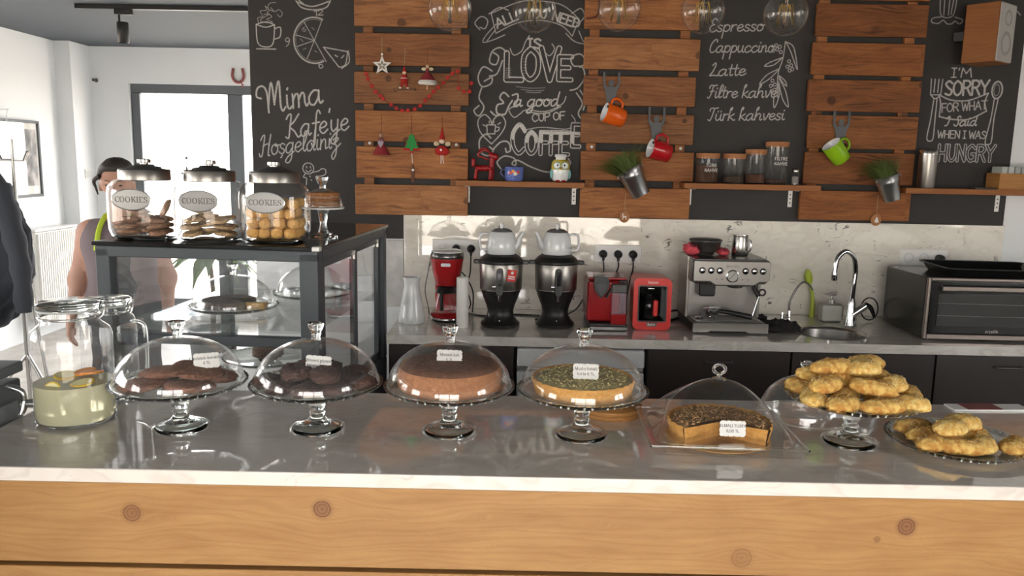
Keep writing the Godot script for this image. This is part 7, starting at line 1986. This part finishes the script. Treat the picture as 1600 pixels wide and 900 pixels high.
func build_case_things() -> void:
	var top := 1.3005
	var xs := [-1.102, -0.905, -0.710]
	var lab := ["square glass jar lidded in steel holding thick brown cookies", "square glass jar lidded in steel holding pale oat cookies", "square glass jar lidded in steel holding round golden biscuits"]
	for k in 3:
		cookie_jar(Vector3(xs[k], top, 1.145 + 0.008 * k), deg_to_rad(-3.0), lab[k])
	var bm := [crumb(Color("8a6650"), Color("a98468"), 0.06, 401, 7.0, 0.5), crumb(Color("a98a64"), Color("c6a980"), 0.07, 411, 7.0, 0.6), crumb(Color("c9954e"), Color("dcb06c"), 0.05, 421, 8.0, 0.3)]
	var thick := [cookie_mesh(61, 0.030, 0.018, 0.2), cookie_mesh(62, 0.032, 0.017, 0.2)]
	var oat := [cookie_mesh(63, 0.029, 0.015, 0.3), cookie_mesh(64, 0.031, 0.014, 0.3)]
	var ball := [cookie_mesh(65, 0.0185, 0.032, 0.10), cookie_mesh(66, 0.0175, 0.031, 0.10)]
	var rg := RandomNumberGenerator.new()
	rg.seed = 99
	for layer in 4:
		for s in [[-0.042, -0.03], [0.038, -0.032], [-0.04, 0.034], [0.042, 0.032], [0.0, 0.0]]:
			if layer == 3 and rg.randf() < 0.4:
				continue
			var jit := Vector3(rg.randf_range(-0.006, 0.006), 0.011 + layer * 0.0185 + (0.006 if s[0] == 0.0 else 0.0), rg.randf_range(-0.006, 0.006))
			single("thick_cookie", thick[layer % 2], bm[0], "thick brown cookie inside the first square jar", "cookie", Vector3(xs[0] + s[0], top, 1.145 + s[1]) + jit, Vector3(rg.randf_range(-0.15, 0.15), rg.randf() * 6.0, rg.randf_range(-0.15, 0.15)), "brown cookies in the jar")
			single("oat_cookie", oat[layer % 2], bm[1], "pale oat cookie inside the middle square jar", "cookie", Vector3(xs[1] + s[0], top, 1.153 + s[1]) + jit * Vector3(1, 1.12, 1), Vector3(rg.randf_range(-0.2, 0.2), rg.randf() * 6.0, rg.randf_range(-0.2, 0.2)), "oat cookies in the jar")
	single("thick_cookie", thick[0], bm[0], "thick brown cookie leaning upright against the jar side", "cookie", Vector3(xs[0] + 0.068, top + 0.085, 1.15), Vector3(0.2, 0.3, 1.1), "brown cookies in the jar")
	for layer in 4:
		var off := 0.018 if layer % 2 else 0.0
		for ix in 4:
			for iz in 3:
				var p := Vector3(-0.058 + ix * 0.038 + off * 0.5, 0.011 + layer * 0.029, -0.042 + iz * 0.040 + off * 0.4)
				if layer == 3 and (ix + iz) % 3 != 0 and ix < 3:
					continue
				single("round_biscuit", ball[(ix + iz) % 2], bm[2], "round golden biscuit inside the third square jar", "biscuit", Vector3(xs[2], top, 1.161) + p, Vector3(rg.randf_range(-0.3, 0.3), rg.randf() * 6.0, rg.randf_range(-0.3, 0.3)), "golden biscuits in the jar")
	# small stand at the corner of the case top
	var st := thing("small_cake_stand", "small dark footed stand with a layered cake on the display case", "cake stand", Vector3(-0.606, top, 1.00))
	part("stem", Geo.new().lathe([Vector2(0, 0), Vector2(0.044, 0), Vector2(0.046, 0.004), Vector2(0.016, 0.014), Vector2(0.010, 0.04), Vector2(0.016, 0.075), Vector2(0.02, 0.088), Vector2(0, 0.088)], 28), M.glass_solid, st)
	part("plate", Geo.new().lathe([Vector2(0, 0.088), Vector2(0.066, 0.089), Vector2(0.068, 0.094), Vector2(0, 0.095)], 36), M.white_gloss, st)
	var lc := thing("layered_cake", "small layered brown pancake cake under a little glass dome", "cake", Vector3(-0.606, top + 0.0955, 1.00))
	for k in 5:
		part("layer", Geo.new().lathe([Vector2(0, 0.009 * k), Vector2(0.052, 0.009 * k), Vector2(0.054, 0.009 * k + 0.004), Vector2(0.052, 0.009 * k + 0.0085), Vector2(0, 0.009 * k + 0.0085)], 32), bm[0] if k % 2 else crumb(Color("a8703e"), Color("8a5a34"), 0.05, 431, 6.0, 0.3), lc)
	glass_dome(Vector3(-0.606, top + 0.0955, 1.00), "little glass dome over the layered cake on the display case", 0.062, 0.058)
	# inside: upper shelf
	var sh := Vector3(-0.925, 1.0495, 0.93)
	glass_stand(sh, "round glass plate with dark cake on the shelf in the display case", false)
	single("dark_cake", Geo.new().lathe([Vector2(0, 0), Vector2(0.085, 0), Vector2(0.09, 0.006), Vector2(0.086, 0.028), Vector2(0, 0.030)], 40, Vector3.ZERO, 0.6, TAU - 0.5), crumb(Color("3b2c27"), Color("574139"), 0.06, 441, 6.0, 0.4), "dark round cake with a piece missing inside the display case", "cake", sh + Vector3(-0.015, 0.0015, 0))
	single("cake_slice", Geo.new().prism([Vector2(0, 0), Vector2(0.085, -0.018), Vector2(0.085, 0.024)], 0, 0.026), crumb(Color("cfa75c"), Color("b98b45"), 0.06, 442, 6.0, 0.4), "pale yellow cake slice beside the dark cake in the case", "cake", sh + Vector3(0.035, 0.0015, 0.045), Vector3(-PI / 2, 0, 0))
	glass_dome(sh + Vector3(0, 0.0115, 0), "glass dome over the dark cake inside the display case", 0.134, 0.10)
	var s2 := Vector3(-0.735, 1.0495, 0.64)
	glass_stand(s2, "empty round glass plate at the back of the display case shelf", false)
	glass_dome(s2 + Vector3(0, 0.0115, 0), "glass dome over the empty plate inside the display case", 0.128, 0.10)
	# inside: lower floor
	glass_stand(Vector3(-0.80, 0.7915, 0.98), "footed glass cake stand low inside the display case")
	single("brown_muffin", cookie_mesh(71, 0.05, 0.05, 0.2), crumb(Color("4a352c"), Color("6a4d40"), 0.07, 451, 7.0, 0.5), "dark brown muffin on the low stand in the display case", "muffin", Vector3(-0.80, 0.8915, 0.98))
	# leafy plant beyond the case
	var pl := thing("potted_palm", "leafy potted plant standing beyond the display case", "plant", Vector3(-2.15, 0, -2.1))
	part("pot", Geo.new().lathe([Vector2(0, 0), Vector2(0.14, 0), Vector2(0.17, 0.3), Vector2(0.18, 0.32), Vector2(0.165, 0.32), Vector2(0.15, 0.28), Vector2(0, 0.28)], 28), M.anthracite_light, pl)
	part("stem", Geo.new().tube([Vector3(0, 0.28, 0), Vector3(0.01, 0.6, 0), Vector3(0, 0.85, 0.01)], [0.02, 0.016, 0.012], 10), mat(Color("6d5a44"), 0.9), pl)
	var lf := mat(Color("5f7152"), 0.5)
	lf.backlight_enabled = true
	lf.backlight = Color("4a5c38")
	for k in 16:
		var a := TAU * k / 16.0 * 2.4
		var up := 0.30 - 0.012 * k
		var g := Geo.new()
		var d := Vector3(cos(a), 0, sin(a))
		var side := Vector3(-sin(a), 0, cos(a))
		var prev := []
		for i in 7:
			var f := i / 6.0
			var c := Vector3(0, 0.82, 0) + d * 0.34 * f + Vector3(0, up * f - 0.30 * f * f, 0)
			var wd := 0.05 * sin(PI * minf(f + 0.08, 1.0)) + 0.002
			var row := [c - side * wd + Vector3(0, 0.012, 0), c, c + side * wd + Vector3(0, 0.012, 0)]
			if i > 0:
				for q in 2:
					var nn: Vector3 = (row[q + 1] - row[q]).cross(row[q] - prev[q]).normalized()
					g.quad(prev[q], prev[q + 1], row[q + 1], row[q], nn, nn, nn, nn)
			prev = row
		part("leaf", g, lf, pl)

# ---------------------------------------------------------------- pendant bulbs

func build_pendants() -> void:
	var xs := [-0.195, 0.049, 0.291, 0.533, 0.772]
	var ord := ["above the pallet with the ornaments", "in front of the love and coffee lettering", "above the orange mug pallet", "between the orange mug pallet and the drinks list", "in front of the drinks list"]
	var amber := pane(Color("d8c79a"), 0.012)
	var wire := mat(Color("c9a24a"), 0.3, 0.8)
	for k in 5:
		var at := Vector3(xs[k], 1.980 + [0.0, 0.0, 0.008, 0.006, 0.004][k], 1.15)
		var b := thing("globe_bulb", "large clear globe filament bulb hanging " + ord[k], "light bulb", at, 0.4 * k, "globe pendant bulbs in a row")
		var prof := []
		for i in 19:
			var a := -PI * 0.5 + PI * 0.86 * i / 18.0
			prof.append(Vector2(cos(a) * 0.0625, sin(a) * 0.0625))
		prof[0] = Vector2(0, -0.0625)
		prof.append(Vector2(0.021, 0.067))
		prof.append(Vector2(0.0175, 0.080))
		part("glass_globe", Geo.new().lathe(prof, 40), amber, b)
		part("stem", Geo.new().lathe([Vector2(0.012, 0.082), Vector2(0.007, 0.06), Vector2(0.004, 0.03), Vector2(0.0045, -0.035), Vector2(0.006, -0.040), Vector2(0, -0.041)], 14), M.glass_solid, b)
		var fil := Geo.new()
		for q in 6:
			var a0 := TAU * q / 6.0
			var a1 := TAU * (q + 0.5) / 6.0
			fil.tube([Vector3(cos(a0) * 0.018, 0.026, sin(a0) * 0.018), Vector3(cos(a1) * 0.026, -0.032, sin(a1) * 0.026), Vector3(cos(a0 + TAU / 6.0) * 0.018, 0.026, sin(a0 + TAU / 6.0) * 0.018)], 0.0009, 5)
		for q in 6:
			var a0 := TAU * q / 6.0
			fil.tube([Vector3(0, 0.022, 0), Vector3(cos(a0) * 0.018, 0.026, sin(a0) * 0.018)], 0.0005, 4)
		part("filament", fil, wire, b)
		part("screw_cap", Geo.new().lathe([Vector2(0.0165, 0.078), Vector2(0.0165, 0.10), Vector2(0, 0.10)], 18), M.steel, b)
		var h := thing("pendant_socket", "black lamp holder of the bulb " + ord[k], "pendant lamp", at + Vector3(0, 0.085, 0), 0.0, "black pendant holders in a row")
		part("holder", Geo.new().lathe([Vector2(0.021, 0.0), Vector2(0.0225, 0.004), Vector2(0.0225, 0.055), Vector2(0.012, 0.068), Vector2(0, 0.069)], 22), M.black_plastic, h)
		var cy: float = CEIL - at.y - 0.085
		part("cord", Geo.new().tube([Vector3(0, 0.068, 0), Vector3(0, cy - 0.02, 0)], 0.003, 7), M.cord, h)
		part("ceiling_rose", Geo.new().lathe([Vector2(0, cy - 0.025), Vector2(0.04, cy - 0.022), Vector2(0.045, cy), Vector2(0, cy)], 24), M.black_plastic, h)

# ---------------------------------------------------------------- person

func field_mesh(bones: Array, cell: float, k: float) -> Geo:
	var lo := Vector3.ONE * 1e9
	var hi := -lo
	for b in bones:
		var r := maxf(b[2], b[3])
		for q in [b[0], b[1]]:
			lo = lo.min(q - Vector3.ONE * (r + cell * 3.0))
			hi = hi.max(q + Vector3.ONE * (r + cell * 3.0))
	var n := Vector3i(((hi - lo) / cell).ceil()) + Vector3i.ONE
	var f := PackedFloat32Array()
	f.resize(n.x * n.y * n.z)
	f.fill(10.0)
	for b in bones:
		var a: Vector3 = b[0]
		var c: Vector3 = b[1]
		var ra: float = b[2]
		var rb: float = b[3]
		var m := maxf(ra, rb) + k + cell * 2.0
		var i0 := Vector3i(((a.min(c) - Vector3.ONE * m - lo) / cell).floor()).clamp(Vector3i.ZERO, n - Vector3i.ONE)
		var i1 := Vector3i(((a.max(c) + Vector3.ONE * m - lo) / cell).ceil()).clamp(Vector3i.ZERO, n - Vector3i.ONE)
		var ba := c - a
		var bb := maxf(ba.length_squared(), 1e-9)
		for z in range(i0.z, i1.z + 1):
			for y in range(i0.y, i1.y + 1):
				for x in range(i0.x, i1.x + 1):
					var p := lo + Vector3(x, y, z) * cell
					var t := clampf((p - a).dot(ba) / bb, 0.0, 1.0)
					var d := (p - a - ba * t).length() - lerpf(ra, rb, t)
					var id := (z * n.y + y) * n.x + x
					var o := f[id]
					var h := maxf(k - absf(o - d), 0.0) / k
					f[id] = minf(o, d) - h * h * k * 0.25
	var g := Geo.new()
	var vert := {}
	var norm := {}
	var sy := n.x
	var szz := n.x * n.y
	for z in n.z - 1:
		for y in n.y - 1:
			for x in n.x - 1:
				var id := z * szz + y * sy + x
				var v := [f[id], f[id + 1], f[id + sy], f[id + sy + 1], f[id + szz], f[id + szz + 1], f[id + szz + sy], f[id + szz + sy + 1]]
				var inside := 0
				for q in 8:
					if v[q] < 0.0:
						inside += 1
				if inside == 0 or inside == 8:
					continue
				var s := Vector3.ZERO
				var cnt := 0
				for e in [[0, 1], [2, 3], [4, 5], [6, 7], [0, 2], [1, 3], [4, 6], [5, 7], [0, 4], [1, 5], [2, 6], [3, 7]]:
					var va: float = v[e[0]]
					var vb: float = v[e[1]]
					if (va < 0.0) != (vb < 0.0):
						var t := va / (va - vb)
						var pa := Vector3(e[0] & 1, (e[0] >> 1) & 1, e[0] >> 2)
						var pb := Vector3(e[1] & 1, (e[1] >> 1) & 1, e[1] >> 2)
						s += pa.lerp(pb, t)
						cnt += 1
				vert[id] = lo + (Vector3(x, y, z) + s / cnt) * cell
				norm[id] = Vector3(v[1] + v[3] + v[5] + v[7] - v[0] - v[2] - v[4] - v[6], v[2] + v[3] + v[6] + v[7] - v[0] - v[1] - v[4] - v[5], v[4] + v[5] + v[6] + v[7] - v[0] - v[1] - v[2] - v[3]).normalized()
	for id in vert:
		for ax in [[1, sy, szz], [sy, szz, 1], [szz, 1, sy]]:
			var st: int = ax[0]
			if (f[id] < 0.0) == (f[id + st] < 0.0):
				continue
			var a: int = id
			var b: int = id - ax[1]
			var c: int = id - ax[1] - ax[2]
			var d: int = id - ax[2]
			if vert.has(b) and vert.has(c) and vert.has(d):
				g.quad(vert[a], vert[b], vert[c], vert[d], norm[a], norm[b], norm[c], norm[d])
	return g

func build_person() -> void:
	var P := Vector3(-2.05, 0, -0.62)
	var p := thing("person", "person in a sleeveless mauve top with a lime green apron strap behind the case", "person", P, deg_to_rad(14))
	var V := func(x: float, y: float, z: float) -> Vector3: return Vector3(x, y, z)
	var torso := [[V.call(-0.09, 1.08, 0), V.call(0.09, 1.08, 0), 0.095, 0.095], [V.call(-0.06, 0.98, 0.0), V.call(0.06, 0.98, 0.0), 0.10, 0.10], [V.call(-0.055, 0.90, 0), V.call(0.055, 0.90, 0), 0.095, 0.095], [V.call(-0.07, 0.78, -0.01), V.call(0.07, 0.78, -0.01), 0.115, 0.115], [V.call(-0.13, 1.155, -0.01), V.call(0.13, 1.155, -0.01), 0.052, 0.052]]
	var legs := []
	for s in [-1, 1]:
		legs.append([V.call(s * 0.085, 0.74, 0), V.call(s * 0.09, 0.42, 0.015), 0.085, 0.055])
		legs.append([V.call(s * 0.09, 0.42, 0.015), V.call(s * 0.095, 0.09, -0.015), 0.056, 0.035])
		legs.append([V.call(s * 0.095, 0.045, -0.03), V.call(s * 0.105, 0.035, 0.11), 0.035, 0.03])
	var arms := []
	for s in [-1, 1]:
		var sh: Vector3 = V.call(s * 0.165, 1.145, -0.01)
		var el: Vector3 = V.call(-0.225, 0.90, -0.02) if s < 0 else V.call(0.215, 0.90, -0.03)
		var wr: Vector3 = V.call(-0.25, 0.69, 0.06) if s < 0 else V.call(0.22, 0.69, 0.03)
		arms.append([sh, el, 0.047, 0.037])
		arms.append([el, wr, 0.037, 0.024])
	var neck := [[V.call(0, 1.15, -0.01), V.call(0, 1.27, 0.01), 0.05, 0.045]]
	var g := field_mesh(torso + legs + arms + neck, 0.013, 0.05)
	# head on a finer grid: skull, jaw, nose, ears
	var H: Vector3 = V.call(0.0, 1.385, 0.025)
	var head := [[H + Vector3(0, 0.045, -0.02), H + Vector3(0, 0.03, -0.005), 0.082, 0.080], [H + Vector3(0, 0.0, 0.015), H + Vector3(0, -0.06, 0.035), 0.066, 0.040], [H + Vector3(0, 0.005, 0.078), H + Vector3(0, -0.022, 0.094), 0.008, 0.012], [H + Vector3(-0.077, 0.005, -0.005), H + Vector3(-0.078, -0.02, 0.0), 0.012, 0.009], [H + Vector3(0.077, 0.005, -0.005), H + Vector3(0.078, -0.02, 0.0), 0.012, 0.009], [H + Vector3(-0.02, 0.022, 0.072), H + Vector3(-0.045, 0.02, 0.06), 0.012, 0.010], [H + Vector3(0.02, 0.022, 0.072), H + Vector3(0.045, 0.02, 0.06), 0.012, 0.010], [H + Vector3(-0.012, -0.048, 0.070), H + Vector3(0.012, -0.048, 0.070), 0.009, 0.009], [H + Vector3(0, -0.04, -0.01), V.call(0, 1.24, 0.0), 0.045, 0.046]]
	var hg := field_mesh(head, 0.005, 0.018)
	g.v.append_array(hg.v)
	g.n.append_array(hg.n)
	g.t.append_array(hg.t)
	# hands: palm and five fingers
	for s in [-1, 1]:
		var wr: Vector3 = V.call(-0.25, 0.69, 0.06) if s < 0 else V.call(0.22, 0.69, 0.03)
		var dir: Vector3 = V.call(-0.03, -0.97, 0.2).normalized() if s < 0 else V.call(0.03, -0.97, 0.2).normalized()
		var across := dir.cross(Vector3.RIGHT).normalized()
		var curl := across.cross(dir).normalized()
		var fin := [[wr, wr + dir * 0.03, 0.022, 0.022]]
		for q in 4:
			var o := across * (q - 1.5) * 0.017
			fin.append([wr + dir * 0.02 + o * 0.6, wr + dir * 0.072 + o, 0.013, 0.011])
			var l: float = [0.030, 0.036, 0.034, 0.026][q]
			var k0: Vector3 = wr + dir * 0.072 + o
			var k1: Vector3 = k0 + (dir * 0.93 + curl * 0.35).normalized() * l
			var k2: Vector3 = k1 + (dir * 0.75 + curl * 0.65).normalized() * l * 0.75
			fin.append([k0, k1, 0.0088, 0.0080])
			fin.append([k1, k2, 0.0080, 0.0068])
		var t0: Vector3 = wr + dir * 0.025 - across * 0.020
		var t1: Vector3 = t0 + (dir * 0.6 - across * 0.75 + curl * 0.2).normalized() * 0.032
		fin.append([t0, t1, 0.011, 0.0095])
		fin.append([t1, t1 + (dir * 0.9 - across * 0.2).normalized() * 0.026, 0.0092, 0.0075])
		var fg := field_mesh(fin, 0.004, 0.006)
		g.v.append_array(fg.v)
		g.n.append_array(fg.n)
		g.t.append_array(fg.t)
	part("body", g, M.skin, p)
	# clothes: inflated copies of the trunk and the legs
	var shirt := []
	for b in torso:
		shirt.append([b[0], b[1], b[2] + 0.012, b[3] + 0.012])
	shirt[4] = [V.call(-0.125, 1.150, -0.01), V.call(0.125, 1.150, -0.01), 0.062, 0.062]
	part("top", field_mesh(shirt, 0.014, 0.05), mat(Color("7d6f72"), 0.9), p)
	var tr := []
	for q in [0, 1, 3, 4]:
		var b: Array = legs[q]
		tr.append([b[0], b[1], b[2] + 0.014, b[3] + 0.018])
	tr.append([V.call(-0.07, 0.76, -0.01), V.call(0.07, 0.76, -0.01), 0.125, 0.125])
	part("trousers", field_mesh(tr, 0.016, 0.04), mat(Color("33343a"), 0.9), p)
	for s in [-1, 1]:
		part("shoe", field_mesh([[V.call(s * 0.095, 0.045, -0.035), V.call(s * 0.107, 0.04, 0.115), 0.042, 0.038]], 0.012, 0.02), M.black_matte, p)
	var lime := mat(Color("b8cc3a"), 0.8)
	for s in [-1, 1]:
		part("apron_strap", Geo.new().tube(curve([V.call(s * 0.055, 1.235, -0.03), V.call(s * 0.066, 1.225, 0.03), V.call(s * 0.085, 1.16, 0.085), V.call(s * 0.095, 1.06, 0.118)], 5), 0.013, 8), lime, p)
	part("apron", Geo.new().lump(func(v: Vector3) -> Vector3: return Vector3(v.x * 0.15, 0.86 + v.y * 0.27, 0.108 + v.z * 0.018 - v.x * v.x * 0.05), 14, 24), mat(Color("3a3c42"), 0.9), p)
	# hair drawn back in a knot
	var hair := mat(Color("2e2623"), 0.6)
	var hr := noise(66, 1.0, 3)
	part("hair", Geo.new().lump(func(v: Vector3) -> Vector3:
		var front := smoothstep(0.45, 0.85, v.z)
		var low := smoothstep(0.1, -0.6, v.y)
		var r := Vector3(0.097, 0.100, 0.105) * (1.0 - 0.30 * front * (1.0 - smoothstep(0.2, 0.5, v.y)) - 0.25 * low)
		return H + Vector3(0, 0.045, -0.018) + v * r * (1.0 + 0.05 * hr.get_noise_3d(v.x * 6.0, v.y * 2.0, v.z * 6.0)), 22, 30), hair, p)
	part("hair_knot", Geo.new().lump(ellipsoid(H + Vector3(0.0, 0.05, -0.135), Vector3(0.045, 0.042, 0.04)), 12, 16), hair, p)
	part("loose_lock", Geo.new().tube(curve([H + Vector3(-0.07, 0.05, 0.045), H + Vector3(-0.098, 0.03, 0.03), H + Vector3(-0.103, 0.012, 0.02), H + Vector3(-0.096, -0.01, 0.02), H + Vector3(-0.090, -0.045, 0.01)], 4), [0.012, 0.012, 0.012, 0.011, 0.010, 0.010, 0.009, 0.009, 0.008, 0.008, 0.007, 0.007, 0.006, 0.006, 0.005, 0.004, 0.003], 8), hair, p)
	for s in [-1, 1]:
		part("eye", Geo.new().lump(ellipsoid(H + Vector3(s * 0.031, 0.004, 0.073), Vector3(0.011, 0.005, 0.006)), 6, 10), mat(Color("3a2a24"), 0.3), p)
		part("eyebrow", Geo.new().tube([H + Vector3(s * 0.016, 0.024, 0.086), H + Vector3(s * 0.034, 0.028, 0.078), H + Vector3(s * 0.050, 0.022, 0.066)], 0.0028, 6), hair, p)
	part("lips", Geo.new().lump(ellipsoid(H + Vector3(0, -0.048, 0.078), Vector3(0.020, 0.006, 0.006)), 6, 12), mat(Color("99605a"), 0.5), p)
